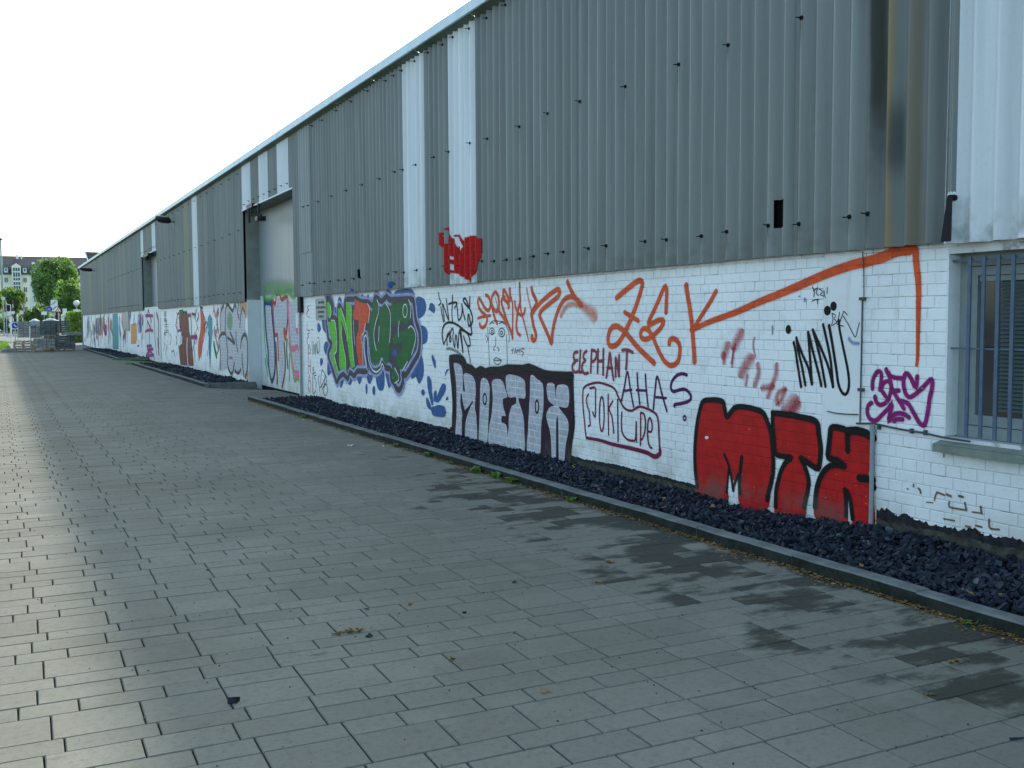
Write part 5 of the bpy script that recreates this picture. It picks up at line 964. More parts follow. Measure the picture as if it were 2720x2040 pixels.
# bricks in courses: header rows and stretcher rows alternate
RH = .0833; bricks = []
for row in range(-3, 26):
    hd = row % 2 == 0; L_ = .125 if hd else .25; off = L_*.5 if hd else 0.
    z0 = row*RH; z1 = z0+RH
    yy = -6 - ((-6+off) % L_)
    while yy < YEND-.1:
        segs = [(yy, yy+L_)]
        for (a, c, lo, hi) in OPEN:
            if z1 <= lo+.02 or z0 >= hi-.02: continue
            ns = []
            for s0, s1 in segs:
                if s1 <= a or s0 >= c: ns.append((s0, s1)); continue
                if s0 < a: ns.append((s0, a))
                if s1 > c: ns.append((c, s1))
            segs = ns
        for s0, s1 in segs:
            if s1-s0 > .03: bricks.append((s0, s1, z0, z1))
        yy += L_
def brick_pts(l, h):
    g_, bv = .0027, .0034; P = []
    for x, ins in ((.010, 0), (.0026, 0), (0, bv)):
        for sy, sz in ((-1, -1), (1, -1), (1, 1), (-1, 1)): P.append((x, sy*(l/2-g_-ins), sz*(h/2-g_-ins)))
    return P
BF = [(0,4,5,1), (1,5,6,2), (2,6,7,3), (3,7,4,0), (4,8,9,5), (5,9,10,6), (6,10,11,7), (7,11,8,4), (8,11,10,9)]
cand = [i for i, q in enumerate(bricks) if q[0] > 4.15 and q[2] > .02 and q[3] < 2.14 and not (5.60 < (q[0]+q[1])/2 < 5.99)]
nearb = set(sorted(cand, key=lambda i: bricks[i][0])[:300]); bc = {}
for i in nearb:
    s0, s1, z0, z1 = bricks[i]; key = round(s1-s0, 3)
    if key not in bc:
        P = brick_pts(s1-s0, RH); mm = MB()
        for f in BF: mm.poly([P[q] for q in f])
        bc[key] = mm.mesh('brick', M['wall'])
    o = link('brick', bc[key], None); o.parent = BW; o.matrix_parent_inverse = BW.matrix_world.inverted(); o.location = (W+random.uniform(-.0008, .0014), (s0+s1)/2, (z0+z1)/2+random.uniform(-.0016, .0016)); o.rotation_euler = (random.uniform(-.006, .006), random.uniform(-.008, .008), random.uniform(-.004, .004))
rest = [q for i, q in enumerate(bricks) if i not in nearb]; nb = len(rest); A_ = np.array(rest)
lcl = np.array(brick_pts(1.0, 1.0)); V = np.zeros((nb, 12, 3)); base = {}
for kk, l in enumerate(np.round(A_[:, 1]-A_[:, 0], 4)):
    if l not in base: base[l] = np.array(brick_pts(l, RH))
    V[kk] = base[l]
V[:, :, 0] += W+RNG.uniform(-.0008, .0014, (nb, 1)) + V[:, :, 1]*RNG.uniform(-.006, .006, (nb, 1)); V[:, :, 1] += ((A_[:, 0]+A_[:, 1])/2)[:, None]; V[:, :, 2] += ((A_[:, 2]+A_[:, 3])/2)[:, None]+RNG.uniform(-.0014, .0014, (nb, 1))
Fb = (np.array(BF)[None]+12*np.arange(nb)[:, None, None]).reshape(-1, 4)
o = link('brick_courses', np_mesh('brick_courses', V.reshape(-1, 3), Fb, M['wall']), BW); o['kind'] = 'stuff'
# plaster strip, tar line and bare plinth, conduit and cables
pl = MB(); pl.box(W-.0017, W+.02, 5.600, 5.992, -.2, 2.2); pl.build('plaster_strip', M['plaster'], BW)
pl = MB(); pl.box(W-.012, W+.02, 21.36, 21.52, -.2, 2.14); pl.build('gate_post', M['plaster'], BW)
def ragged(y0, y1, zf, zlo, name, mat, x, amp=.02, step=.011):
    mm = MB(); n = int((y1-y0)/step); pts = []; r = 0
    for i in range(n+1):
        r = r*.82+random.uniform(-1, 1)*amp*.62; pts.append((y0+(y1-y0)*i/n, zf(y0+(y1-y0)*i/n)+r))
    for (a, za), (c, zc) in zip(pts[:-1], pts[1:]): mm.poly([(x, a, zlo), (x, a, za), (x, c, zc), (x, c, zlo)])
    return mm.build(name, mat, BW)
ragged(2.0, 5.42, lambda q: .168, -.25, 'tar_line', M['tar'], W-.0015, .022); ragged(2.0, 5.42, lambda q: .105, -.25, 'bare_plinth', M['plinth'], W-.0018, .012)
ragged(7.30, 13.4, lambda q: .05+.008*math.sin(3*q), -.25, 'tar_line', M['tar'], W-.0015, .008); ragged(7.4, 9.8, lambda q: .012, -.25, 'bare_plinth', M['plinth'], W-.0018, .008)
ragged(13.35, 15.6, lambda q: .03, -.25, 'tar_line', M['tar'], W-.0015, .008)
cd = MB(); cd.tube((W-.022, 5.452, .0), (W-.022, 5.452, .80), .017, n=10); cd.box(W-.034, W, 5.435, 5.469, .42, .45); cd.box(W-.034, W, 5.435, 5.469, .75, .77); cd.build('conduit', M['conduit'], BW)
cb = MB(); cb.path([(W-.012, 5.62, .80), (W-.014, 5.45, .815), (W-.014, 5.2, .795), (W-.014, 5.0, .79), (W-.016, 4.84, .775), (W-.03, 4.6, .77)], .008)
for q in (5.40, 5.1, 4.98): cb.box(W-.022, W, q-.01, q+.01, .775, .81)
cb.build('wall_cable', M['cable'], BW)
cb = MB(); cb.path([(W-.012, 5.59, 2.10), (W-.010, 5.575, 1.95), (W-.010, 5.57, 1.75)], .004); cb.path([(W-.008, 5.585, 1.75), (W-.008, 5.59, .81)], .006)
for q in (1.745, 1.06): cb.box(W-.03, W, 5.555, 5.60, q-.012, q+.012)
cb.build('wall_cable', M['cable'], BW)
cb = MB(); cb.path([(W-.009, 5.93, .87), (W-.013, 5.85, .862), (W-.012, 5.72, .862), (W-.010, 5.61, .87)], .005); cb.build('wall_cable', M['cable'], BW)
# ------------------------------------------------------------------ graffiti: sprayed strokes on the wall face
def smooth(pts, closed=False, step=.03):
    n = len(pts); out = []
    if n < 3 and not closed: 
        a, c = np.array(pts[0]), np.array(pts[-1]); m = max(2, int(np.linalg.norm(c-a)/step)); return [a+(c-a)*i/m for i in range(m+1)]
    P = [np.array(p, float) for p in pts]; rng = range(n) if closed else range(n-1)
    for i in rng:
        p1, p2 = P[i], P[(i+1) % n]; p0 = P[i-1] if (i > 0 or closed) else p1; p3 = P[(i+2) % n] if (i+2 < n or closed) else p2
        m = max(2, min(14, int(np.linalg.norm(p2-p1)/step)))
        for j in range(m):
            t = j/m; out.append(.5*((2*p1)+(-p0+p2)*t+(2*p0-5*p1+4*p2-p3)*t*t+(-p0+3*p1-3*p2+p3)*t**3))
    if not closed: out.append(P[-1])
    return out
def ribbon(mb, pts, w0, w1, x, m, closed=False):
    S = smooth(pts, closed, max(.018, w0*.45)); n = len(S)
    if n < 2: return
    T = [S[(i+1) % n if closed else min(i+1, n-1)]-S[i-1 if (closed or i > 0) else 0] for i in range(n)]
    T = [t/(np.linalg.norm(t)+1e-9) for t in T]; Wd = [w0+(w1-w0)*i/(n-1) for i in range(n)]
    if not closed:                                            # round ends
        pre = [(S[0]-T[0]*Wd[0]*.5*math.cos(a), T[0], Wd[0]*math.sin(a)) for a in (.25, .7, 1.15)]; post = [(S[-1]+T[-1]*Wd[-1]*.5*math.cos(a), T[-1], Wd[-1]*math.sin(a)) for a in (1.15, .7, .25)]
        Q = pre+list(zip(S, T, Wd))+post
    else: Q = list(zip(S, T, Wd)); Q.append(Q[0])
    rows = []
    for i, (p, t, w) in enumerate(Q):
        nx = np.array((-t[1], t[0])); a, c = p+nx*w/2*1.62, p-nx*w/2*1.62; xx = x-.000012*i; rows.append(((xx, a[0], a[1]), (xx, c[0], c[1])))
    for i in range(len(rows)-1):
        uu = i/len(rows); mb.poly([rows[i][0], rows[i+1][0], rows[i+1][1], rows[i][1]], m, [(uu, 1), (uu, 1), (uu, 0), (uu, 0)])
def fill(mb, pts, x, m, sharp=False):
    S = [np.array(p) for p in pts] if sharp else smooth(pts, True, .05); vs3 = [Vector((0, p[0], p[1])) for p in S]
    for t in tessellate_polygon([vs3]): mb.poly([(x, S[i][0], S[i][1]) for i in t], m, [(.5, .5)]*3)
GL = {'zek': 'orange sprayed letters ZEK with a long arrow stroke', 'speak': 'orange sprayed tag under the cladding edge', 'black_tag': 'black sprayed INTUS tag with crown lettering', 'face': 'thin black line drawing of a face', 'elephant': 'mauve sprayed word ELEPHANT', 'ahas': 'purple sprayed letters AHAS', 'sjoki': 'wine red sprayed letters SJOKI UPE in a box', 'innu': 'black sprayed letters INNÜ with dots', 'marker_tags': 'small marker tags', 'red_smudge': 'smeared red spray marks', 'bfs': 'magenta sprayed tag BFS', 'mtx': 'red MTX block letters outlined in black', 'koetox': 'silver KOETOX letters with plum outlines', 'intus': 'green and orange INTUS letters with blue splashes', 'left_tags': 'thin red and black tags beside the gate', 'ute': 'silver UTE letters outlined blue red and pink on the gate', 'silver': 'silver bubble letters outlined in grey', 'mural_far': 'mixed red teal and brick coloured shapes', 'antifa': 'magenta letters ANTIFA written downwards', 'chips': 'brown chips where the white paint has flaked off', 'far_colour': 'patchwork of teal orange and purple paint'}
GPLANE = {'ute': W+.33-.002, 'antifa': W-.004}
gi = 0
SHARP = ('far_colour', 'mural_far', 'ute')
def clusters(items):
    """strokes that touch each other form one piece of writing"""
    bb = []
    for t in items:
        ys = [p[0] for p in t[4]]; zs = [p[1] for p in t[4]]; mg = t[2]/2+.035; bb.append((min(ys)-mg, max(ys)+mg, min(zs)-mg, max(zs)+mg))
    par = list(range(len(items)))
    def find(i):
        while par[i] != i: i = par[i]
        return i
    for i in range(len(items)):
        for j in range(i):
            if bb[i][0] < bb[j][1] and bb[j][0] < bb[i][1] and bb[i][2] < bb[j][3] and bb[j][2] < bb[i][3]:
                if items[i][0] != 'f' and items[j][0] != 'f':
                    A, B = np.array(smooth(items[i][4], items[i][0] == 'c', .02)), np.array(smooth(items[j][4], items[j][0] == 'c', .02))
                    if np.sqrt(((A[:, None]-B[None])**2).sum(2)).min() > (items[i][2]+items[j][2])/2+.006: continue
                par[find(i)] = find(j)
    out = {}
    for i, t in enumerate(items): out.setdefault(find(i), []).append(t)
    return list(out.values())
for gname, label in GL.items():
    x0 = GPLANE.get(gname, W-.0022)-.0002*(gi % 5); gi += 1
    for cl in clusters(GRAFFITI[gname]):
        mb = MB(); used = []; x = x0
        for kind, mat, w0, w1, pts in cl:
            if mat not in used: used.append(mat)
            x -= .00013
            if kind == 'f': fill(mb, pts, x, used.index(mat), gname in SHARP or (gname == 'intus' and mat != 'blue'))
            else: ribbon(mb, pts, w0, w1, x, used.index(mat), kind == 'c')
        o = mb.build('graffiti', [PM[u] for u in used], BW)
        if len(cl) > 3: o['label'] = label
# ------------------------------------------------------------------ corrugated cladding
PITCH = .1785; AMP = .033; XC = W-.062
def wave(y, ph): return -AMP*math.cos(2*math.pi*(y-ph)/PITCH)
def panel(y0, y1, z0, z1, mat, ph=12.25, dx=0., holes=(), name='cladding_panel', lift=None):
    n = max(4, int((y1-y0)/PITCH*12)); ys = [y0+(y1-y0)*i/n for i in range(n+1)]; zs = sorted({z0, z1, *[h[2] for h in holes], *[h[3] for h in holes], *( [z0+.12, z0+.35] if lift else [])})
    for h in holes: ys = sorted(set(ys+[h[0], h[1]]))
    def X(y, z, t):
        v = XC+dx+wave(y, ph)+t
        if lift: v += lift(y, z)
        return v
    nz = len(zs); Vp = [(X(a, c, 0), a, c) for a in ys for c in zs]; Fp = []
    for i in range(len(ys)-1):
        for j in range(nz-1):
            yc, zc = (ys[i]+ys[i+1])/2, (zs[j]+zs[j+1])/2
            if any(h[0] < yc < h[1] and h[2] < zc < h[3] for h in holes): continue
            Fp.append((i*nz+j, i*nz+j+1, (i+1)*nz+j+1, (i+1)*nz+j))
    ns = len(Fp)
    def lip(q): b0 = len(Vp); Vp.extend(q); Fp.append((b0, b0+1, b0+2, b0+3))
    for a, c in zip(ys[:-1], ys[1:]): lip([(X(a, z0, 0), a, z0), (X(c, z0, 0), c, z0), (X(c, z0, .007), c, z0), (X(a, z0, .007), a, z0)])
    for e in (ys[0], ys[-1]): lip([(X(e, z0, 0), e, z0), (X(e, z1, 0), e, z1), (X(e, z1, .007), e, z1), (X(e, z0, .007), e, z0)])
    me = bpy.data.meshes.new(name); me.from_pydata(Vp, [], Fp); me.materials.append(M[mat]); me.polygons.foreach_set('use_smooth', [i < ns for i in range(len(Fp))]); me.update()
    return link(name, me, WH)
PANELS = []
def seg(y0, y1, n, mat, z0=ZC, z1=ZT, **kw):
    st = (y1-y0)/n
    for i in range(n):
        dx = random.uniform(-.003, .003)+(.004 if len(PANELS) % 2 else 0); a, c = y0+st*i, y0+st*(i+1)
        o = panel(a-.001, c+.035 if n > 1 else c+.001, z0+random.uniform(-.006, .006), z1, mat, dx=dx, **kw); PANELS.append((a, c, o))
seg(-6, 2.99, 10, 'clad'); seg(2.99, 3.88, 1, 'clad_white'); 
def flare(y, z): return -.05*max(0, 1-(z-ZC)/.36)**2*max(0, 1-abs(y-4.72)/.12)
seg(3.88, 4.775, 1, 'clad_white', z0=ZC-.01, lift=flare)
seg(4.72, 5.50, 1, 'clad_stained')
seg(5.50, 6.30, 1, 'clad'); seg(6.30, 7.15, 1, 'clad', holes=[(6.36, 6.50, 2.345, 2.575)]); seg(7.15, 12.25, 6, 'clad')
seg(12.25, 13.19, 1, 'clad_white'); seg(13.19, 14.10, 1, 'clad'); seg(14.10, 15.03, 1, 'clad_white'); seg(15.03, 16.72, 2, 'clad'); seg(16.72, 17.58, 1, 'clad', holes=[(17.09, 17.24, 2.365, 2.51)]); seg(17.58, 20.11, 3, 'clad')
seg(20.11, 21.10, 1, 'clad_light', z0=3.0); seg(20.11, 21.10, 1, 'clad_light', z0=ZC, z1=2.996); seg(21.10, 21.52, 1, 'clad')
for a, c, m in ((21.52, 21.86, 'clad'), (21.86, 22.84, 'clad_white'), (22.84, 23.72, 'clad'), (23.72, 24.70, 'clad_white'), (24.70, 25.58, 'clad'), (25.58, 26.50, 'clad_white')): seg(a, c, 1, m, z0=4.46)
seg(26.50, 33.03, 7, 'clad'); seg(33.03, 33.91, 1, 'clad_white'); seg(33.91, 34.69, 1, 'clad'); seg(34.69, 35.58, 1, 'clad_ochre'); seg(35.58, 42.05, 7, 'clad')
for a, c, m in ((42.05, 42.3, 'clad'), (42.3, 43.4, 'clad_white'), (43.4, 45.98, 'clad'), (45.98, 46.92, 'clad_white')): seg(a, c, 1, m, z0=4.46)
yy = 46.92; q = 0
while yy < YEND-.3:
    e = min(yy+.90, YEND); mid = (yy+e)/2
    seg(yy, e, 1, 'clad_ochre' if any(abs(mid-t) < .6 for t in (53.5, 55.3, 62.8, 65.2, 74.0)) else 'clad'); yy = e
bk = MB(); bk.box(W-.005, W+.02, -6, GATES[0][0], 2.19, 5.5); bk.box(W-.005, W+.02, GATES[0][1], GATES[1][0], 2.19, 5.5); bk.box(W-.005, W+.02, GATES[1][1], YEND-.06, 2.19, 5.5)
for a, c in GATES: bk.box(W-.005, W+.02, a, c, 4.52, 5.5)
bk.build('cladding_backing', M['dark'], WH)
en = MB(); en.box(W-.09, W+16, YEND, YEND+.06, -.28, 5.62); en.build('end_wall', M['clad'], WH)
# bolts: rubber-capped washers with a projecting threaded rod
bm_ = MB(); bm_.tube((.004, 0, 0), (-.008, 0, 0), .019, .016, 10); bm_.tube((-.008, 0, 0), (-.016, 0, 0), .012, .008, 8); bm_.tube((-.015, 0, 0), (-.060, 0, 0), .0045, .0045, 6)
BM = bm_.mesh('bolt', M['bolt'])
st_m = N('rust_run'); st_m.col((.035, .036, .038)).rough(.8)
uvn = st_m.n('UVMap'); sx = st_m.n('SeparateXYZ'); st_m.L(uvn.outputs[0], sx.inputs[0])
al = st_m.math('MULTIPLY', st_m.ramp(sx.outputs[1], 1.0, .1, 0, .8), st_m.ramp(st_m.math('SUBTRACT', 1., st_m.math('ABSOLUTE', st_m.math('SUBTRACT', st_m.math('MULTIPLY', sx.outputs[0], 2), 1.))), 0, .8)); al = st_m.math('MULTIPLY', al, st_m.ramp(st_m.noise(14, 3), .3, .6, .4, 1.))
trn = st_m.n('BsdfTransparent'); mx = st_m.n('MixShader'); st_m.L(al, mx.inputs[0]); st_m.L(trn.outputs[0], mx.inputs[1]); st_m.L(st_m.bsdf.outputs[0], mx.inputs[2]); st_m.L(mx.outputs[0], st_m.out.inputs['Surface'])
def bolt(y, z, run=0.):
    y = 12.25+round((y-12.25)/PITCH)*PITCH; own = [p for p in PANELS if p[0] <= y <= p[1]]
    pa = own[0][2] if own else WH
    o = link('bolt', BM, None); o.parent = pa; o.matrix_parent_inverse = pa.matrix_world.inverted(); o.location = (XC-AMP-.001, y, z+random.uniform(-.015, .015)); o.rotation_euler = (0, random.uniform(-.2, .2), random.uniform(-.15, .15))
    if run:
        r = MB(); w = .008; xx = XC-AMP-.0075; zt = o.location.z
        r.poly([(xx, y-w, zt), (xx, y+w, zt), (xx, y+w*.6, zt-run), (xx, y-w*.6, zt-run)], 0, [(0, 0), (1, 0), (1, 1), (0, 1)]); r.build('rust_run', st_m.mat, pa)
for q in [5.40, 5.73, 6.25, 6.61, 7.15, 7.51, 8.04, 8.4, 8.95, 9.31, 9.85, 10.21, 10.57, 10.93, 11.29, 11.65, 12.03, 12.75, 13.33, 13.88, 14.42, 14.95, 15.32, 15.71, 17.09, 17.46, 18.0, 18.4, 18.94, 19.29, 19.87, 20.3, 20.8]: bolt(q, 2.36, random.uniform(.12, .3) if q < 11.5 else (random.uniform(.05, .12) if q < 15 else 0))
for q in [6.1, 6.99, 7.87, 8.76, 9.66, 10.37, 11.08, 11.82, 12.5, 13.08, 13.67, 14.37, 14.88, 15.3, 16.01, 16.9, 17.78, 18.67, 19.49, 20.24, 20.66]: bolt(q, 3.95, random.uniform(.12, .42) if q < 13.2 else 0)
for q in [7.2, 8.3, 9.4, 10.3, 11.27, 11.97, 12.51, 13.04, 13.26, 13.8, 14.32, 14.86, 15.22, 15.57, 16.5, 17.4, 18.3, 19.2, 20.0]: bolt(q, 5.47, .15 if q in (12.51, 13.04) else 0)
for z in (2.36, 3.95, 5.42):
    q = 26.9
    while q < 62:
        if not (41.9 < q < 47.0): bolt(q, z)
        q += .71 if z < 3 else 1.07
for a, c in GATES:
    q = a+.3
    while q < c: bolt(q, 4.58); q += .55
# torn sheet corner with a dark bracket at the right
tb = MB(); tb.tube((XC-.02, 4.72, 2.40), (XC-.075, 4.715, 2.40), .022, .018, 10)
for i in range(8):
    z0, z1 = 2.40-.037*i, 2.40-.037*(i+1); w0, w1 = .026+.003*i, .026+.003*(i+1); d0 = -.083-.004*i; tb.poly([(XC+d0, 4.712-w0, z0), (XC+d0, 4.712+w0*.7, z0), (XC+d0-.004, 4.712+w1*.7, z1), (XC+d0-.004, 4.712-w1, z1)])
tb.build('torn_bracket', M['bolt'], WH)
lp = MB()
for i in range(10):
    a0, a1 = math.pi*1.05*i/10+math.pi, math.pi*1.05*(i+1)/10+math.pi; P = lambda a: (XC-.06, 5.47+.075*math.cos(a), 3.985+.04*math.sin(a)); lp.tube(P(a0), P(a1), .006, n=6)
lp.build('loose_cable_loop', M['cableblack'], WH)
# red and blue paint on the corrugated sheets follows the waves
def inside(p, poly):
    c = False; j = len(poly)-1
    for i in range(len(poly)):
        if (poly[i][1] > p[1]) != (poly[j][1] > p[1]) and p[0] < (poly[j][0]-poly[i][0])*(p[1]-poly[i][1])/(poly[j][1]-poly[i][1]+1e-12)+poly[i][0]: c = not c
        j = i
    return c
def clad_paint(polys, holes, mat, label):
    ys = [p[0] for q in polys for p in q]; zs = [p[1] for q in polys for p in q]; st = .007; mb = MB(); na = int((max(ys)-min(ys))/st)+1; nz = int((max(zs)-min(zs))/st)+1
    for i in range(na):
        for j in range(nz):
            yc, zc = min(ys)+(i+.5)*st, min(zs)+(j+.5)*st
            if any(inside((yc, zc), q) for q in polys) and not any(inside((yc, zc), q) for q in holes):
                mb.poly([(XC-.0125+wave(a, 12.25), a, c) for a, c in ((yc-st/2, zc-st/2), (yc-st/2, zc+st/2), (yc+st/2, zc+st/2), (yc+st/2, zc-st/2))], 0, [(.5, .5)]*4)
    o = mb.build('graffiti', mat, WH); o['label'] = label
clad_paint([t[4] for t in GRAFFITI['clad_red']], [t[4] for t in GRAFFITI['clad_holes']], PM['red'], 'red sprayed tag on the corrugated sheets')
clad_paint([t[4] for t in GRAFFITI['clad_blue']], [], PM['blue'], 'blue paint splashes on the corrugated sheets')
# fascia along the roof edge, in metal lengths
yy = -5.6
while yy < YEND+.1:
    e = min(yy+1.98, YEND+.12); f = MB(); zt = 5.735; zb = 5.600; xf = W-.215; f.box(xf, W+.1, yy+.004, e-.004, zt-.012, zt); f.box(xf, xf+.012, yy+.004, e-.004, zb, zt-.0125); f.box(xf+.0125, xf+.03, yy+.004, e-.004, zb-.004, zb+.01)
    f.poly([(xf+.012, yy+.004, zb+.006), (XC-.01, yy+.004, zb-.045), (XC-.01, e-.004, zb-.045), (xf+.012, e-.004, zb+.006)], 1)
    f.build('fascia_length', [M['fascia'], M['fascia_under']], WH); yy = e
# ------------------------------------------------------------------ gates
def gate(y0, y1, dz, lower_flush=False):
    XL = W+.33
    gt = MB(); gt.box(XL+.004, XL+.04, y0+.02, y1-.02, 2.26, 4.42); GT = gt.build('gate', M['doorgrey'], WH); GT['label'] = 'tall recessed sliding gate, grey above and painted below'
    if not lower_flush:
        l = MB(); l.box(XL, XL+.03, y0+.02, y1-.03, dz+.05, 2.255); l.build('lower_sheet', M['doorwhite'], GT); l = MB(); l.box(XL+.01, XL+.04, y0+.02, y1-.03, dz-.05, dz+.05); l.build('bottom_gap', M['dark'], GT)
    else:
        l = MB(); l.box(W-.003, W+.05, y0+.02, y1-.05, dz+.02, 2.22); l.build('lower_sheet', M['doorwhite'], GT)
    r = MB(); r.box(W-.010, XL+.003, y1-.016, y1-.004, 2.16, 4.42); r.build('reveal', M['reveal'], WH); r = MB(); r.box(W-.010, XL+.003, y0+.004, y0+.016, 2.16, 4.42); r.build('reveal', M['reveal'], WH)
    r = MB(); r.box(W-.008, XL-.001, y1-.022, y1-.006, -.2, 2.155); r.build('reveal_lower', M['doorwhite'], WH)
    r = MB(); r.box(W-.05, XL+.04, y0+.003, y1-.003, 4.425, 4.455); r.build('soffit', M['reveal'], WH); r = MB(); r.box(W-.10, W-.055, y0, y1, 4.425, 4.452); r.build('drip_edge', M['fascia'], WH)
    return GT
g1 = gate(*GATES[0], -.115); g2 = gate(*GATES[1], -.05, True)
d = MB(); d.tube((W-.10, 24.6, 4.43), (W-.10, 24.6, 4.13), .03, n=8); d.box(W-.16, W+.05, 24.5, 24.75, 4.02, 4.12); d.tube((W-.1, 24.4, 4.16), (W-.1, 24.4, 4.06), .035, n=8); d.build('gate_sensor', M['lampbody'], WH)
d = MB(); d.box(W-.14, W+.04, 25.15, 25.75, 4.40, 4.50); d.tube((W-.12, 25.3, 4.40), (W-.12, 25.3, 4.20), .03, n=8); d.tube((W-.12, 25.55, 4.40), (W-.12, 25.55, 4.05), .03, n=8); d.build('gate_sensor', M['lampbody'], WH)
d = MB(); d.box(W-.18, W+.04, 44.0, 45.6, 4.32, 4.43); d.sphere((W-.14, 44.6, 4.24), .09, 8, 6); d.build('gate_sensor', M['lampbody'], WH)
# ------------------------------------------------------------------ barred window
wy0, wy1, wz0, wz1 = WIN
wd = MB(); wd.box(W+.17, W+.20, wy0, wy1, wz0, wz1); WD = wd.build('window', M['glass'], WH); WD['label'] = 'barred window with half closed blinds'
f = MB()
for a, c, z0, z1 in ((wy1-.075, wy1, wz0, wz1), (wy0, wy0+.075, wz0, wz1), (wy0+.075, wy1-.075, wz1-.085, wz1), (wy0+.075, wy1-.075, wz0, wz0+.085)): f.box(W+.115, W+.168, a, c, z0, z1)
f.build('frame', M['frame'], WD)
f = MB()
for a, c, z0, z1 in ((wy1-.135, wy1-.08, wz0+.09, wz1-.09), (wy0+.08, wy0+.135, wz0+.09, wz1-.09), (wy0+.135, wy1-.135, wz1-.15, wz1-.09), (wy0+.135, wy1-.135, wz0+.09, wz0+.16)): f.box(W+.132, W+.165, a, c, z0, z1)
f.build('casement', M['frame'], WD)
z = wz1-.20
while z > wz0+.19:
    s_ = MB(); s_.poly([(W+.150, wy0+.14, z-.013), (W+.166, wy0+.14, z+.010), (W+.166, wy1-.30, z+.010), (W+.150, wy1-.30, z-.013)]); s_.build('blind_slat', M['blind'], WD); z -= .0275
hd_ = MB(); hd_.box(W+.145, W+.168, wy0+.14, wy1-.14, wz1-.19, wz1-.155); hd_.build('blind_rail', M['frame'], WD)
for q in np.arange(wy0+.06, wy1-.10, .1095):
    b_ = MB(); b_.box(W+.018, W+.030, q-.013, q+.013, wz0+.012, wz1-.03); b_.build('window_bar', M['steel'], WD)
b_ = MB(); b_.box(W+.031, W+.038, wy0, wy1, 1.385, 1.397); b_.box(W+.031, W+.045, wy0, wy1, wz1-.055, wz1-.04); b_.build('cross_bar', M['steel'], WD)
s_ = MB(); s_.poly([(W-.075, wy0-.06, wz0-.045), (W+.12, wy0-.06, wz0+.006), (W+.12, wy1+.035, wz0+.006), (W-.075, wy1+.035, wz0-.045)]); s_.box(W-.075, W+.01, wy0-.06, wy1+.035, wz0-.100, wz0-.047); s_.build('sill', M['sill'], WD)
r = MB(); r.box(W-.002, W+.114, wy1-.010, wy1-.001, wz0+.012, wz1-.002); r.build('window_reveal', M['plaster'], WD)
# slit window and small sign further along
s_ = MB(); s_.box(W+.06, W+.1, SLIT[0], SLIT[1], SLIT[2], SLIT[3]); s_.build('slit_window', M['dark'], WH)
sg = MB(); sg.box(W-.02, W-.004, 19.42, 20.16, 1.62, 2.05); SG = sg.build('notice_board', M['frame'], WH); SG['label'] = 'small pale notice with four dark lines of text'
for zz, (a, c) in ((1.97, (19.55, 20.0)), (1.87, (19.46, 20.12)), (1.78, (19.55, 20.0)), (1.69, (19.6, 19.95))):
    t = MB(); q = a
    while q < c-.03: e = min(c, q+random.uniform(.04, .14)); t.box(W-.0225, W-.0205, q, e, zz-.022, zz+.022); q = e+.025
    t.build('text_line', M['signink'], SG)
# grey pier and downpipe near the far end
p_ = MB(); p_.box(W-.05, W+.02, 52.6, 55.2, 1.17, 2.2); p_.build('grey_panel', M['doorgrey'], WH); p_ = MB(); p_.box(W-.07, W-.02, 54.4, 55.5, 2.13, 2.36); p_.build('grey_panel', M['dark'], WH)
p_ = MB(); p_.box(W-.075, W-.002, 21.12, 21.34, 1.78, 2.12); p_.build('hinge_block', M['bolt'], WH); p_ = MB(); p_.tube((W-.04, 21.28, .0), (W-.04, 21.28, 1.8), .03, n=8); p_.build('gate_bar', M['conduit'], WH)
# wall lamps on arms below the roof edge
def wall_lamp(y, z, L_):
    a = MB(); a.path([(W-.09, y, z-.26), (W-.10, y, z-.06), (W-.22, y, z)], .03, 8); A = a.build('lamp_arm', M['metal'], WH)
    h = MB(); x0 = W-.20; s0 = [(.10, .085), (.15, .12), (.16, .13), (.12, .11), (.05, .06)]; xs = [0, .25*L_, .55*L_, .85*L_, L_]
    for i in range(4):
        for j in range(8):
            P = lambda q, w: (x0-xs[q], y+s0[q][0]*math.cos(w), z+.02*q+s0[q][1]*math.sin(w)*1.0); w0, w1 = 2*math.pi*j/8, 2*math.pi*(j+1)/8; h.poly([P(i, w0), P(i, w1), P(i+1, w1), P(i+1, w0)])
    h.build('lamp_head', M['lampbody'], A)
wall_lamp(37.6, 5.17, .50); wall_lamp(70.5, 4.95, .72)
v_ = MB(); v_.tube((W+.6, 39.2, 5.6), (W+.6, 39.2, 6.0), .05, .01, 8); v_.tube((W+.6, 39.2, 5.6), (W+.6, 39.2, 5.72), .16, .05, 8); v_.build('roof_vent', M['lampbody'], WH)
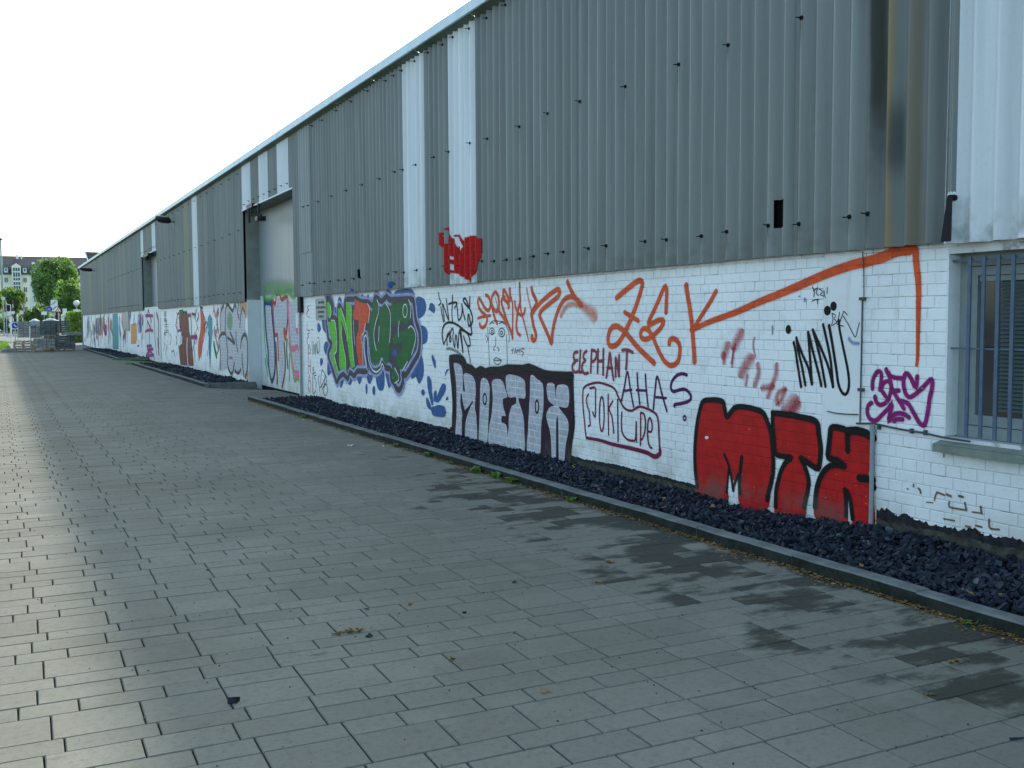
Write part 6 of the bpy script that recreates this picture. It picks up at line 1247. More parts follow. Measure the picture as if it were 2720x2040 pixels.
# ================================================================== gravel beds
ICO = np.array([(x, y, z) for x in (-1, 1) for y in (-1, 1) for z in (-1, 1)])*.62
IF = np.array([(0,1,3),(0,3,2),(4,6,7),(4,7,5),(0,4,5),(0,5,1),(2,3,7),(2,7,6),(0,2,6),(0,6,4),(1,5,7),(1,7,3)])
def rocks(n, cen, size, name, mats, flat=.7, jit=.34):
    q = RNG.normal(size=(n, 4)); q /= np.linalg.norm(q, axis=1)[:, None]; w, x, y, z = q.T
    Rm = np.stack([np.stack([1-2*(y*y+z*z), 2*(x*y-z*w), 2*(x*z+y*w)], 1), np.stack([2*(x*y+z*w), 1-2*(x*x+z*z), 2*(y*z-x*w)], 1), np.stack([2*(x*z-y*w), 2*(y*z+x*w), 1-2*(x*x+y*y)], 1)], 1)
    P = (ICO[None]+RNG.uniform(-jit, jit, (n, 8, 3)))*np.stack([np.ones(n), RNG.uniform(.55, .95, n), RNG.uniform(.4, .4+flat*.5, n)], 1)[:, None, :]
    P = np.einsum('nij,nkj->nki', Rm, P)*size[:, None, None]+cen[:, None, :]
    F_ = (IF[None]+8*np.arange(n)[:, None, None]).reshape(-1, 3)
    return np_mesh(name, P.reshape(-1, 3), F_, mats, np.repeat(RNG.random(n), 12))
def bed_z(x): return -.015+.045*np.clip((x-KX-KW)/1.2, 0, 1)*0-.02
GB = [('gravel', -1.0, 20.62, 19000, .029, 'dark blue grey crushed stone bed under the red block letters', 0), ('gravel', 25.5, 40.2, 4200, .052, 'dark crushed stone bed between the two gates', 1), ('gravel', 45.75, 64.2, 3000, .07, 'dark crushed stone strip at the far end of the wall', 2)]
for nm, a, c, n, sz, lab, i in GB:
    bd = MB(); bd.poly([(KX+KW-.01, a-2, -.09), (W+.01, a-2, -.09), (W+.01, c, -.09), (KX+KW-.01, c, -.09)]); tag(bd.build('gravel_soil', M['gravel_bed']), 'dark soil under ' + lab, 'soil', kind='structure')
    yy = a+(c-a)*(RNG.random(n)**(1.25 if i == 0 else 1)); xx = KX+KW+.02+RNG.random(n)*(W-KX-KW-.03); s = sz*RNG.uniform(.55, 1.35, n)
    wallz = np.interp(yy, [3, 5.4, 7, 12, 15.5, 20, 25, 64], [.035, .03, -.055, -.05, .0, .03, .0, .0]); f_ = np.clip((xx-KX-KW)/1.1, 0, 1)
    zz = .022*(1-f_)+wallz*f_-.022+RNG.random(n)*.04+.012*np.sin(xx*5+yy*2.1)
    tag(link(nm, rocks(n, np.stack([xx, yy, zz], 1), s, nm, M['gravel'])), lab, 'gravel', kind='stuff')
# ------------------------------------------------------------------ leaf litter along the kerb foot
def flakes(n, cen, size, name, mat, tilt=.5):
    th = RNG.random(n)*2*math.pi; a = np.stack([np.cos(th), np.sin(th), RNG.uniform(-tilt, tilt, n)*.5], 1); b2 = np.stack([-np.sin(th), np.cos(th), RNG.uniform(-tilt, tilt, n)], 1)*RNG.uniform(.35, .8, (n, 1))
    s = size[:, None]; V = np.stack([cen-a*s, cen-b2*s*.8, cen+a*s, cen+b2*s], 1).reshape(-1, 3)
    return np_mesh(name, V, np.arange(4*n).reshape(-1, 4), mat, RNG.random(n))
n = 9000; yy = 2.0+18.5*RNG.random(n)**1.5; dd = RNG.exponential(.03, n); dens = (.5+.5*np.sin(yy*2.7)+.4*np.sin(yy*7.3)); dd = dd*(.5+.8*dens.clip(0)); xx = KX-.004-dd
tag(link('leaf_litter', flakes(n, np.stack([xx, yy, .004+RNG.random(n)*.014*np.exp(-dd*20)], 1), .005+.011*RNG.random(n), 'leaf_litter', M['litter'])), 'brown leaf litter lying along the foot of the kerb', 'leaf litter', kind='stuff')
n = 520; yy = 2.6+10*RNG.random(n)**1.4; xx = .1+4.2*RNG.random(n)
tag(link('grit', rocks(n, np.stack([xx, yy, np.full(n, .001)], 1), RNG.uniform(.002, .0062, n), 'grit', M['gravel'])), 'scattered dark crumbs and grit on the paving', 'grit', kind='stuff')
n = 90; yy = 3+14*RNG.random(n); xx = KX+KW+.05+RNG.random(n)*1.05
tag(link('dry_leaves', flakes(n, np.stack([xx, yy, .035+.02*RNG.random(n)], 1), .012+.022*RNG.random(n), 'dry_leaves', M['litter'], .8)), 'pale dry leaves caught in the crushed stone', 'leaf litter', kind='stuff')
# ------------------------------------------------------------------ weeds by the kerb
def weed(x, y, h, n, label, wide=1.):
    e = empty('weed', (x, y, 0), label, 'weed', 'weeds along the kerb'); V = []; F_ = []; r = []
    for i in range(n):
        th = random.random()*6.28; h0 = h*.66; rad = h0*random.uniform(.3, .9)*wide; b0 = Vector((x+random.uniform(-.015, .015)*wide, y+random.uniform(-.04, .04)*wide, 0)); d = Vector((math.cos(th), math.sin(th), 0)); sd_ = Vector((-d.y, d.x, 0)); hh = h0*random.uniform(.5, 1)
        w = h*random.uniform(.10, .2); k0 = len(V)
        P = [b0, b0+d*rad*.5+Vector((0, 0, hh*.8)), b0+d*rad+Vector((0, 0, hh*.7))]
        V += [P[0]-sd_*w*.15, P[0]+sd_*w*.15, P[1]+sd_*w, P[2], P[1]-sd_*w]; F_ += [(k0, k0+1, k0+2, k0+4), (k0+4, k0+2, k0+3, k0+3)]; r += [random.random()]*2
    mm = MB()
    me = bpy.data.meshes.new('leaves'); me.from_pydata([tuple(v) for v in V], [], [f if f[2] != f[3] else f[:3] for f in F_]); me.materials.append(M['weed']); a_ = me.attributes.new('rnd', 'FLOAT', 'FACE'); a_.data.foreach_set('value', r)
    link('leaves', me, e)
    st = MB(); st.tube((x, y, -.01), (x, y, h*.35), .003, .002, 5); st.build('stem', M['weed'], e)
WD_ = [(4.46, 12.0, .10, 26, 'upright tuft of grass at the kerb, furthest but one of the weeds', 1.), (4.46, 10.95, .11, 22, 'small green weed at the kerb below the silver letters', 1.), (4.46, 10.25, .07, 16, 'low green sprig at the kerb right of the small green weed', 1.), (4.45, 9.55, .12, 34, 'dense green weed clump, leftmost of the three large ones', 1.5), (4.45, 9.10, .13, 18, 'broad leaved yellow green weed in the middle of three', 1.2), (4.45, 8.75, .12, 24, 'green weed clump, rightmost of the three large ones', 1.4), (4.46, 7.62, .09, 20, 'spreading weed at the kerb right below the boxed letters', 1.8), (4.47, 16.3, .12, 20, 'green weed at the kerb near the far end of the first bed', 1.2), (4.46, 3.55, .06, 10, 'tiny weed at the kerb nearest to the camera', 1.5)]
for a in WD_: weed(*a)
# grass tufts in the bay by the far gate
n = 1500; yy = np.concatenate([40.3+RNG.random(n//2)*.5, 45.0+RNG.random(n//2)*.9, ]); xx = 4.3+1.45*RNG.random(len(yy)); th = RNG.random(len(yy))*6.28; hh = .03+.06*RNG.random(len(yy))
b0 = np.stack([xx, yy, np.full(len(yy), -.03)], 1); sdv = np.stack([np.cos(th), np.sin(th), np.zeros(len(yy))], 1)*.012; tip = b0+np.stack([RNG.normal(0, .02, len(yy)), RNG.normal(0, .02, len(yy)), hh+.03], 1)
tag(link('grass_tufts', np_mesh('grass_tufts', np.stack([b0-sdv, b0+sdv, tip], 1).reshape(-1, 3), np.arange(3*len(yy)).reshape(-1, 3), M['grass'], RNG.random(len(yy)))), 'mossy grass growing by the second gate', 'grass', kind='stuff')
# ------------------------------------------------------------------ loose stones, twigs and scraps on the paving
def stone(x, y, s, label, m='gravel'):
    me = rocks(1, np.array([[x, y, s*.42]]), np.array([s]), 'stone', M[m], .5, .18); o = link('stone', me)
    o.data.transform(Matrix.Translation((-x, -y, 0))); o.location = (x, y, 0); o.scale = (1.25, .9, .62); o.rotation_euler.z = 2.6; tag(o, label, 'stone', 'loose dark stones on the paving')
stone(.84, 4.24, .036, 'largest loose dark stone lying on the nearest paving'); stone(1.63, 4.81, .024, 'dark loose stone beside the dry twig scraps'); stone(2.76, 5.40, .02, 'small dark stone furthest right on the dry paving'); stone(2.23, 4.96, .014, 'tiny dark stone right of the twig scraps'); stone(1.78, 5.28, .013, 'tiny dark stone on a joint above the twig scraps'); stone(1.16, 6.6, .013, 'tiny dark stone furthest from the camera on the paving')
def scrap(x, y, n, r, s, name, label, cat, mat='litter'):
    pts = np.stack([x+RNG.normal(0, r, n), y+RNG.normal(0, r*.35, n), .003+RNG.random(n)*.008], 1)
    o = link(name, flakes(n, pts, s*RNG.uniform(.5, 1.2, n), name, M[mat], .9)); tag(o, label, cat)
scrap(1.57, 4.93, 60, .05, .014, 'twig_scraps', 'loose heap of dry twig scraps beside a dark stone', 'twigs'); scrap(3.55, 5.55, 5, .015, .028, 'fallen_leaf', 'dry leaf on the dark damp stones', 'leaf'); scrap(2.02, 5.24, 7, .012, .014, 'fallen_leaf', 'curled dark leaf right of the twig scraps', 'leaf'); scrap(1.87, 4.30, 4, .008, .016, 'fallen_leaf', 'pale brown leaf on the wide stone below the twigs', 'leaf'); scrap(2.06, 3.72, 4, .01, .02, 'fallen_leaf', 'brown leaf nearest to the camera', 'leaf'); scrap(3.93, 3.16, 14, .03, .016, 'fallen_leaf', 'clump of brown leaves on the paving close to the kerb', 'leaf'); scrap(3.2, 5.15, 6, .014, .016, 'fallen_leaf', 'dark leaf at the edge of the damp patch', 'leaf'); scrap(3.48, 2.93, 9, .02, .014, 'fallen_leaf', 'dark brown leaf scraps near the lower right corner', 'leaf'); scrap(4.02, 12.4, 10, .03, .03, 'paper_scrap', 'pale torn scrap lying before the kerb end', 'litter', 'signwhite'); scrap(4.38, 16.0, 4, .02, .03, 'paper_scrap', 'white paper scrap by the kerb near the far bed end', 'litter', 'signwhite'); scrap(4.36, 12.15, 4, .02, .026, 'paper_scrap', 'white paper scrap at the kerb below the blue splash', 'litter', 'signwhite')
pn = MB(); pn.tube((3.37, 2.47, .006), (3.42, 2.45, .006), .005, .004, 8); tag(pn.build('pen_cap', M['capblue']), 'small dark blue plastic cap near the lower right corner', 'litter')
# ================================================================== far ground: verge, street, lawn
g = MB(); g.poly([(-30, 65, -.10), (12, 65, -.10), (14, 97, -.10), (-30, 97, -.10)]); tag(g.build('yard_ground', M['asphalt']), 'grey yard surface behind the pallets', 'yard', kind='structure')
g = MB(); g.poly([(-60, 96, -.05), (120, 96, -.05), (120, 172, -.05), (-60, 172, -.05)]); tag(g.build('road', M['asphalt']), 'grey street crossing behind the yard', 'road', kind='structure')
g = MB(); g.box(-3, .9, 128.8, 129.9, -.046, -.042); tag(g.build('road_marking', M['signwhite']), 'white line painted on the far street', 'road marking', kind='structure')
g = MB(); g.poly([(-60, 172, 0.02), (120, 172, .02), (120, 330, .02), (-60, 330, .02)]); tag(g.build('lawn', simple('lawn_green', (70, 96, 40), .95, .25, 1.5)), 'green ground below the far trees', 'lawn', kind='structure')
n = 9000; xx = -4+4.7*RNG.random(n); yy = 68+27*RNG.random(n); th = RNG.random(n)*6.28; b0 = np.stack([xx, yy, np.full(n, -.1)], 1); sdv = np.stack([np.cos(th), np.sin(th), np.zeros(n)], 1)*.05; tip = b0+np.stack([RNG.normal(0, .05, n), RNG.normal(0, .05, n), .12+.14*RNG.random(n)], 1)
tag(link('grass', np_mesh('grass', np.stack([b0-sdv, b0+sdv, tip], 1).reshape(-1, 3), np.arange(3*n).reshape(-1, 3), M['grass'], RNG.random(n))), 'bright grass verge left of the pallets', 'grass', kind='stuff')
g = MB(); g.poly([(-4.2, 67.6, -.09), (.8, 67.6, -.09), (.9, 95.6, -.09), (-4.2, 95.6, -.09)]); tag(g.build('verge', simple('verge_soil', (92, 120, 44), .95, .2, 2)), 'grass verge soil beside the yard', 'verge', kind='structure')
# ------------------------------------------------------------------ pallets of paving stones
def block(u0, u1, v0, v1, y, dy, label, kind, layers=6, mat='stonegrey', group='stacks of paving stones at the yard end'):
    """stack that the photo shows between pixels u0..u1, v0 (top)..v1 (bottom), front face at distance y"""
    a, c = at(u0, v1, y), at(u1, v0, y); x0, x1, z0, z1 = a.x, c.x, a.z, c.z
    if z0 < .06: z0 = 0.
    e = empty('paver_pallet', ((x0+x1)/2, y+dy/2, z0), label, 'pallet stack', group); ph = .13 if kind != 'bare' else 0
    if ph:
        for i in range(3):
            xx = x0+(x1-x0-.1)*i/2; p = MB(); p.box(xx, xx+.1, y+.02, y+dy-.02, z0+.02, z0+.10); p.build('pallet_block', M['wood'], e)
        p = MB(); p.box(x0, x1, y, y+dy, z0+.1005, z0+ph); p.box(x0, x1, y, y+.1, z0, z0+.0195); p.box(x0, x1, y+dy-.1, y+dy, z0, z0+.0195); p.build('pallet_deck', M['wood'], e)
    hh = (z1-z0-ph)/layers; nx = max(2, round((x1-x0)/.24))
    for l in range(layers):
        m = MB(); off = random.uniform(-.012, .012)
        for i in range(nx):
            for j in range(3):
                w = (x1-x0)/nx; d_ = dy/3; jz = random.uniform(0, .012); m.box(x0+w*i+.008+off, x0+w*(i+1)-.008+off, y+d_*j+.006+random.uniform(0, .02), y+d_*(j+1)-.006, z0+ph+hh*l+.004, z0+ph+hh*(l+1)-.010-jz)
        m.build('paver_layer', M[mat], e)
    return e, (x0, x1, y, dy, z0, z1)
def foil_on(e, q, rise=.12):
    x0, x1, y, dy, z0, z1 = q; m = MB(); n = 8; m.sm = True
    H = lambda i, j: (x0-.02+(x1-x0+.04)*i/n, y-.02+(dy+.04)*j/n, z1+.005+rise*math.sin(math.pi*min(.92, max(.08, i/n)))*math.sin(math.pi*min(.9, max(.1, j/n)))+random.uniform(-.012, .012))
    G_ = [[H(i, j) for j in range(n+1)] for i in range(n+1)]
    for i in range(n):
        for j in range(n): m.poly([G_[i][j], G_[i+1][j], G_[i+1][j+1], G_[i][j+1]])
    for i in range(n):
        dz = random.uniform(.15, .4); a, c = G_[i][0], G_[i+1][0]; m.poly([a, c, (c[0], c[1]-.012, c[2]-dz), (a[0], a[1]-.012, a[2]-dz-random.uniform(-.08, .08))])
        a, c = G_[0][i], G_[0][i+1]; m.poly([a, c, (c[0]-.012, c[1], c[2]-dz), (a[0]-.012, a[1], a[2]-dz)])
    m.build('foil_cover', M['foil'], e)
YP = 61.2
pe = empty('pallet_pile', at(62, 932, YP), 'pile of empty wooden pallets under the pale board', 'pallets'); a, c = at(36, 932, YP), at(89, 903, YP); x0, x1 = a.x, c.x
for l in range(4):
    z0 = .0+l*.148; p = MB(); jx = random.uniform(-.05, .05)
    for i in range(3): p.box(x0+jx+(x1-x0-.12)*i/2, x0+jx+(x1-x0-.12)*i/2+.12, YP, YP+.9, z0+.022, z0+.10)
    p.build('pallet_block', M['wood'], pe)
    p = MB()
    for i in range(5): p.box(x0+jx, x1+jx, YP+.19*i, YP+.19*i+.13, z0+.1005, z0+.125)
    p.box(x0+jx, x1+jx, YP+.0, YP+.1, z0, z0+.0215); p.box(x0+jx, x1+jx, YP+.8, YP+.9, z0, z0+.0215); p.build('pallet_deck', M['wood'], pe)
bd = MB(); zt = .60; bd.box(x0+.05, x0+.62, YP-.05, YP+.3, zt, zt+.03); bd.box(x0+.66, x1-.02, YP-.02, YP+.3, zt, zt+.028); bd.build('pale_board', M['woodpale'], pe)
block(90, 147, 898, 931, YP, .9, 'pallet of grey stones on the ground, lower middle of the yard stacks', 'p', 3, 'stonegrey')
block(148.5, 200, 891, 931, YP+.05, 1.0, 'pallet of dark wrapped stones on the ground next to the far wall', 'p', 5, 'stonedark')
q = at(170, 884, YP-.1); e = empty('stone_slabs', (q.x, YP, q.z-.2), 'grey stone slabs lying flat across the dark pallet', 'slabs')
a, c = at(168, 892, YP-.1), at(221, 882, YP-.1); zz = at(180, 890, YP).z
for i in range(2):
    m = MB(); m.box(a.x+.12*i, c.x-.1*i, YP-.12, YP+.85, zz+.012+.085*i, zz+.09+.085*i); m.build('slab', M['stonegrey'], e)
e, q = block(47, 77, 853, 897, YP+.1, .8, 'small stack of grey stones on the empty pallets', 'bare', 7, 'stonegrey')
e, q = block(82, 106, 854, 898, YP+.25, .8, 'narrow stone stack under a loose plastic foil', 'bare', 6, 'stonegrey'); foil_on(e, q, .14)
block(106.5, 148, 851.5, 897, YP+.12, .85, 'tall grey stone stack in the middle of the upper row', 'p', 7, 'stonedark')
e, q = block(150, 185, 851.5, 890, YP+.15, .85, 'dark stone stack at the right end of the upper row', 'p', 6, 'stonedark')
e, q = block(118, 156, 853, 931, YP+1.6, .9, 'stone stack with a foil cap behind the upper row', 'p', 9, 'stonegrey'); foil_on(e, q, .16)
for i, (u, v, s) in enumerate([(18, 926, .22), (26, 922, .26), (30, 930, .2), (12, 931, .16)]):
    p = at(u, v, YP-.2*i); m = MB(); m.obox((p.x, p.y, s*.4), (s, .05, 0), (-.04, s*.8, 0), (0, 0, s*.4)); tag(m.build('kerb_block', M['stonegrey']), ['grey block, second from the left beside the pallets', 'larger grey block against the empty pallets', 'low grey block in front of the pallets', 'leftmost grey block on the yard edge'][i], 'stone block', 'loose stone blocks left of the pallets')
# ------------------------------------------------------------------ foliage
def crown_mesh(name, c, r, n, leaf, mat, lobes=15, low=.0):
    cs = []; c = np.array(c); r = np.array(r)
    for i in range(lobes):
        d = RNG.normal(size=3); d /= np.linalg.norm(d); d[2] = d[2]*.8+low; cs.append((c+d*r*.62, r*RNG.uniform(.24, .52)))
    cs.append((c, r*.6)); P = []
    per = n//len(cs)
    for cc, rr in cs:
        d = RNG.normal(size=(per, 3)); d /= np.linalg.norm(d, axis=1)[:, None]; P.append(cc+d*rr*(.62+.46*RNG.random((per, 1))**.6))
    P = np.concatenate(P); m = len(P); a = RNG.normal(size=(m, 3)); a /= np.linalg.norm(a, axis=1)[:, None]; b2 = np.cross(a, RNG.normal(size=(m, 3))); b2 /= np.linalg.norm(b2, axis=1)[:, None]
    s = (leaf*RNG.uniform(.6, 1.3, m))[:, None]; V = np.stack([P-a*s, P-b2*s*.55, P+a*s, P+b2*s*.55], 1).reshape(-1, 3)
    hsh = np.sin(P@np.array([1.7, 2.3, 2.9]))*.5+.5
    return np_mesh(name, V, np.arange(4*m).reshape(-1, 4), mat, (hsh*.6+RNG.random(m)*.4))
def tree(x, y, h, r, zc, n, leaf, mat, label, group='trees along the far street', rz=None):
    e = empty('broadleaf_tree', (x, y, 0), label, 'tree', group); t = MB(); top = Vector((x+.2, y, zc+.2)); t.tube((x, y, -.1), (x+.05, y, zc*.45), .22, .16, 8); t.tube((x+.05, y, zc*.45), top, .16, .06, 7)
    for i in range(7):
        th = i*2.4; q = Vector((x+.05, y, zc*(.4+.06*i))); t.tube(q, q+Vector((math.cos(th)*r*.7, math.sin(th)*r*.7, r*.5)), .07, .02, 5)
    t.build('trunk', M['bark'], e); link('crown', crown_mesh('crown', (x, y, zc), (r, r, rz or (h-zc)), n, leaf, M[mat]), e)
p = at(150, 852, 150); tree(p.x, 150, 11.9, 3.4, 6.3, 8000, .24, 'leaf', 'large round green tree before the apartment house', rz=4.7)
p = at(36, 852, 158); tree(p.x, 158, 7.6, 2.0, 4.6, 3600, .22, 'leaf', 'smaller green tree at the left before the apartment house', rz=2.4)
p = at(190, 852, 140); tree(p.x, 140, 8.2, 2.0, 4.2, 4000, .22, 'leaf', 'green tree right of the large one beside the wall end', rz=3.4)
p = at(-14, 852, 150); tree(p.x-1, 150, 8.5, 2.2, 4.8, 2000, .22, 'leaf_dark', 'green tree at the left edge behind the tall mast', rz=3)
p = at(98, 852, 165); tree(p.x, 165, 4.6, 2.0, 2.6, 2500, .24, 'leaf_dark', 'dark low tree between the two larger crowns', rz=1.9)
for i, (u, y, w, h, lab) in enumerate([(60, 178, 3.2, 3.2, 'dark bush behind the striped poles'), (105, 176, 2.4, 2.6, 'round bush left of the blue sign'), (165, 174, 2.6, 3.0, 'dark bush behind the white hut'), (15, 180, 2.5, 3.0, 'dark bush at the left edge')]):
    p = at(u, 857, y); e = empty('bush', (p.x, y, 0), lab, 'bush', 'bushes behind the far street'); link('foliage', crown_mesh('foliage', (p.x, y, h*.5), (w, 1.5, h*.55), 2200, .2, M['leaf_dark']), e)
# clipped hedge beside the wall end
hx0, hx1 = at(185, 850, 92).x, at(224, 850, 92).x; e = empty('hedge', ((hx0+hx1)/2, 94, 0), 'bright green hedge beside the far end of the warehouse', 'hedge')
n = 9000; P = np.stack([hx0+(hx1+.6-hx0)*RNG.random(n), 92+5*RNG.random(n), 2.5*RNG.random(n)], 1); f = RNG.integers(0, 3, n); P[f == 0, 1] = 92+RNG.random((f == 0).sum())*.25; P[f == 1, 2] = 2.5-RNG.random((f == 1).sum())**2*.5+.12*np.sin(P[f == 1, 0]*3); P[f == 2, 0] = hx0+RNG.random((f == 2).sum())*.25
a = RNG.normal(size=(n, 3)); a /= np.linalg.norm(a, axis=1)[:, None]; b2 = np.cross(a, RNG.normal(size=(n, 3))); b2 /= np.linalg.norm(b2, axis=1)[:, None]; s = (.09*RNG.uniform(.6, 1.3, n))[:, None]
link('foliage', np_mesh('foliage', np.stack([P-a*s, P-b2*s*.6, P+a*s, P+b2*s*.6], 1).reshape(-1, 3), np.arange(4*n).reshape(-1, 4), M['leaf_lime'], RNG.random(n)), e)
m = MB(); m.box(hx0+.3, hx1+.5, 92.3, 96.8, -.1, 2.2); m.build('inner_twigs', M['bark'], e)
# ------------------------------------------------------------------ street furniture
def pole_sign(name, u, v, y, label, cat, build, pr=.035, ztop=None):
    p = at(u, v, y); e = empty(name, (p.x, y, 0), label, cat); t = MB(); t.tube((p.x, y+.04, -.05), (p.x, y+.04, ztop or p.z+.3), pr, n=8); t.build('post', M['metal'], e); build(e, p); return e
def disc(e, p, r, m, name, dy=0., n=24):
    d = MB(); A = [(p.x+r*math.cos(2*math.pi*i/n), p.y-.02-dy, p.z+r*math.sin(2*math.pi*i/n)) for i in range(n)]; B = [(a[0], a[1]+.015, a[2]) for a in A]; d.poly(A); d.poly(B[::-1])
    for i in range(n): d.poly([A[i], B[i], B[(i+1) % n], A[(i+1) % n]])
    return d.build(name, M[m], e)
def blue_sign(e, p):
    disc(e, p, .31, 'signwhite', 'sign_rim'); disc(e, p, .29, 'signblue', 'sign_plate', .017)
    s = MB(); y = p.y-.055
    for dx, w, h, z in ((-.09, .05, .12, -.02), (.07, .05, .12, -.02)): s.tube((p.x+dx, y, p.z+z), (p.x+dx, y, p.z+z+h), .028, .02, 8); s.tube((p.x+dx-.03, y, p.z+z-.1), (p.x+dx, y, p.z+z), .016, .02, 6); s.tube((p.x+dx+.03, y, p.z+z-.1), (p.x+dx, y, p.z+z), .016, .02, 6)
    s.build('sign_figures', M['signwhite'], e)
pole_sign('round_sign', 130.5, 821, 116, 'round blue sign with two white figures on a post', 'sign', blue_sign)
def tri_sign(e, p):
    for r, m, dy, nm in ((.40, 'signred', 0, 'sign_rim'), (.27, 'signwhite', .017, 'sign_plate')):
        d = MB(); A = [(p.x+r*math.cos(a), p.y-.02-dy, p.z+r*math.sin(a)) for a in (math.pi/2, math.pi*7/6, math.pi*11/6)]; B = [(a[0], a[1]+.015, a[2]) for a in A]; d.poly(A); d.poly(B[::-1])
        for i in range(3): d.poly([A[i], B[i], B[(i+1) % 3], A[(i+1) % 3]])
        d.build(nm, M[m], e)
    d = MB(); d.tube((p.x, p.y-.055, p.z-.09), (p.x, p.y-.055, p.z+.09), .025, .03, 6); d.build('sign_symbol', M['signink'], e)
pole_sign('warning_sign', 155.5, 824, 122, 'red edged triangular warning sign with white field', 'sign', tri_sign)
def rect_sign(e, p):
    d = MB(); d.box(p.x-.36, p.x+.36, p.y-.03, p.y-.01, p.z-.66, p.z+.62); d.build('sign_plate', M['signwhite'], e)
    for z, sgn in ((.3, 1), (-.32, 1)):
        for k_ in (-.06, .06):
            d = MB(); d.obox((p.x+k_, p.y-.036, p.z+z), (.25, 0, .24), (0, .004, 0), (-.014, 0, .014)); d.build('sign_stripe', M['signink'], e)
pole_sign('zone_sign', 144, 811, 126, 'tall white rectangular sign with dark diagonal stripes', 'sign', rect_sign)
def small_sign(e, p): d = MB(); d.box(p.x-.3, p.x+.3, p.y-.03, p.y-.01, p.z-.2, p.z+.2); d.build('sign_plate', M['signwhite'], e)
pole_sign('small_sign', 117, 832, 130, 'small pale rectangular sign left of the round blue one', 'sign', small_sign)
def tall_sign(e, p): d = MB(); d.box(p.x-.22, p.x+.22, p.y-.03, p.y-.01, p.z-.35, p.z+.35); d.build('sign_plate', M['signwhite'], e)
pole_sign('white_sign', 172, 828, 124, 'narrow white sign right of the warning triangle', 'sign', tall_sign)
def lamp_top(e, p):
    d = MB(); d.sm = True; d.sphere((p.x, p.y, p.z), .27, 16, 10); d.build('globe', M['signwhite'], e); d = MB(); d.tube((p.x, p.y, p.z-.34), (p.x, p.y, p.z-.24), .10, .13, 10); d.build('collar', M['metal'], e)
    d = MB(); d.box(p.x-.32, p.x+.28, p.y-.2, p.y-.17, p.z-1.15, p.z-.6); d.build('notice_plate', M['signwhite'], e)
pole_sign('globe_lamp', 203, 805, 103, 'street lamp with a pale round globe beside the hedge', 'street lamp', lamp_top, .045, at(203, 811, 103).z)
def mast_top(e, p): d = MB(); d.box(p.x-.35, p.x+.35, p.y-.2, p.y+.2, p.z-.1, p.z+.15); d.build('lamp_head', M['lampbody'], e)
pole_sign('tall_mast', 1.2, 636, 200, 'tall grey mast at the left picture edge', 'mast', mast_top, .17)
def slim_lamp(e, p): d = MB(); d.tube((p.x, p.y, p.z-.1), (p.x, p.y, p.z+.28), .16, .26, 10); d.build('lamp_head', M['signwhite'], e)
pole_sign('slim_lamp', 8.5, 795, 140, 'slim white street lamp at the left edge', 'street lamp', slim_lamp, .07)
def bent(e, p): d = MB(); d.path([(p.x, p.y, p.z), (p.x+.1, p.y, p.z-.25), (p.x+.5, p.y, p.z-.3), (p.x+.5, p.y, 0)], .05); d.build('frame_arm', M['signwhite'], e)
pole_sign('stop_frame', 15.5, 803, 138, 'white tubular frame beside the slim lamp', 'frame', bent, .05)
for i, (u, v, y, lab) in enumerate([(33.5, 798, 148, 'red and white striped pole, left of the pair'), (58.5, 800, 148, 'red and white striped pole, right of the pair')]):
    p = at(u, v, y); e = empty('striped_pole', (p.x, y, 0), lab, 'pole', 'striped poles before the bushes'); z = -.05; kk = 0
    while z < p.z: d = MB(); d.tube((p.x, y, z), (p.x, y, min(p.z, z+.45)), .055, n=8); d.build('pole_band', M['signwhite' if kk % 2 == 0 else 'bandred'], e); z += .45; kk += 1
def plates(e, p):
    for dx, dz, w, h in ((-.1, .2, .2, .2), (.25, .28, .14, .14), (.0, -.35, .16, .25), (-.05, -.95, .14, .2)): d = MB(); d.box(p.x+dx-w, p.x+dx+w, p.y-.03-abs(dx)*.05, p.y-.01, p.z+dz-h, p.z+dz+h); d.build('sign_plate', M['signwhite'], e)
pole_sign('direction_signs', 28, 838, 110, 'cluster of white direction plates on one post', 'sign', plates)
def keep(e, p): d = MB(); d.box(p.x-.3, p.x+.3, p.y-.015, p.y-.003, p.z-.3, p.z+.3); d.build('sign_back', M['signwhite'], e); disc(e, p, .26, 'signblue', 'sign_plate', .01); d = MB(); d.obox((p.x+.02, p.y-.04, p.z-.02), (.10, 0, -.10), (0, .004, 0), (.03, 0, .03)); d.build('sign_arrow', M['signwhite'], e)
pole_sign('keep_sign', 39.5, 865, 96, 'low blue arrow sign on a white board', 'sign', keep)
for u, v0, y, lab in ((28, 853, 90, 'white post left of the stone stacks'), (46, 838, 98, 'white post behind the small stone stack'), (80, 868, 75, 'short white post between the stone stacks')):
    p = at(u, v0, y); d = MB(); d.tube((p.x, y, -.1), (p.x, y, p.z), .06, n=8); d.sphere((p.x, y, p.z), .06, 8, 4); tag(d.build('white_post', M['signwhite']), lab, 'post', 'white posts by the street')
for u, v, y, lab in ((127, 780, 168, 'thin grey mast above the blue sign'), (153.5, 785, 168, 'thin grey mast above the warning triangle')):
    p = at(u, v, y); d = MB(); d.tube((p.x, y, 0), (p.x, y, p.z), .10, .06, 8); d.box(p.x-.12, p.x+.12, y-.1, y+.1, p.z-.05, p.z+.35); tag(d.build('grey_mast', M['metal']), lab, 'mast', 'grey masts before the large tree')
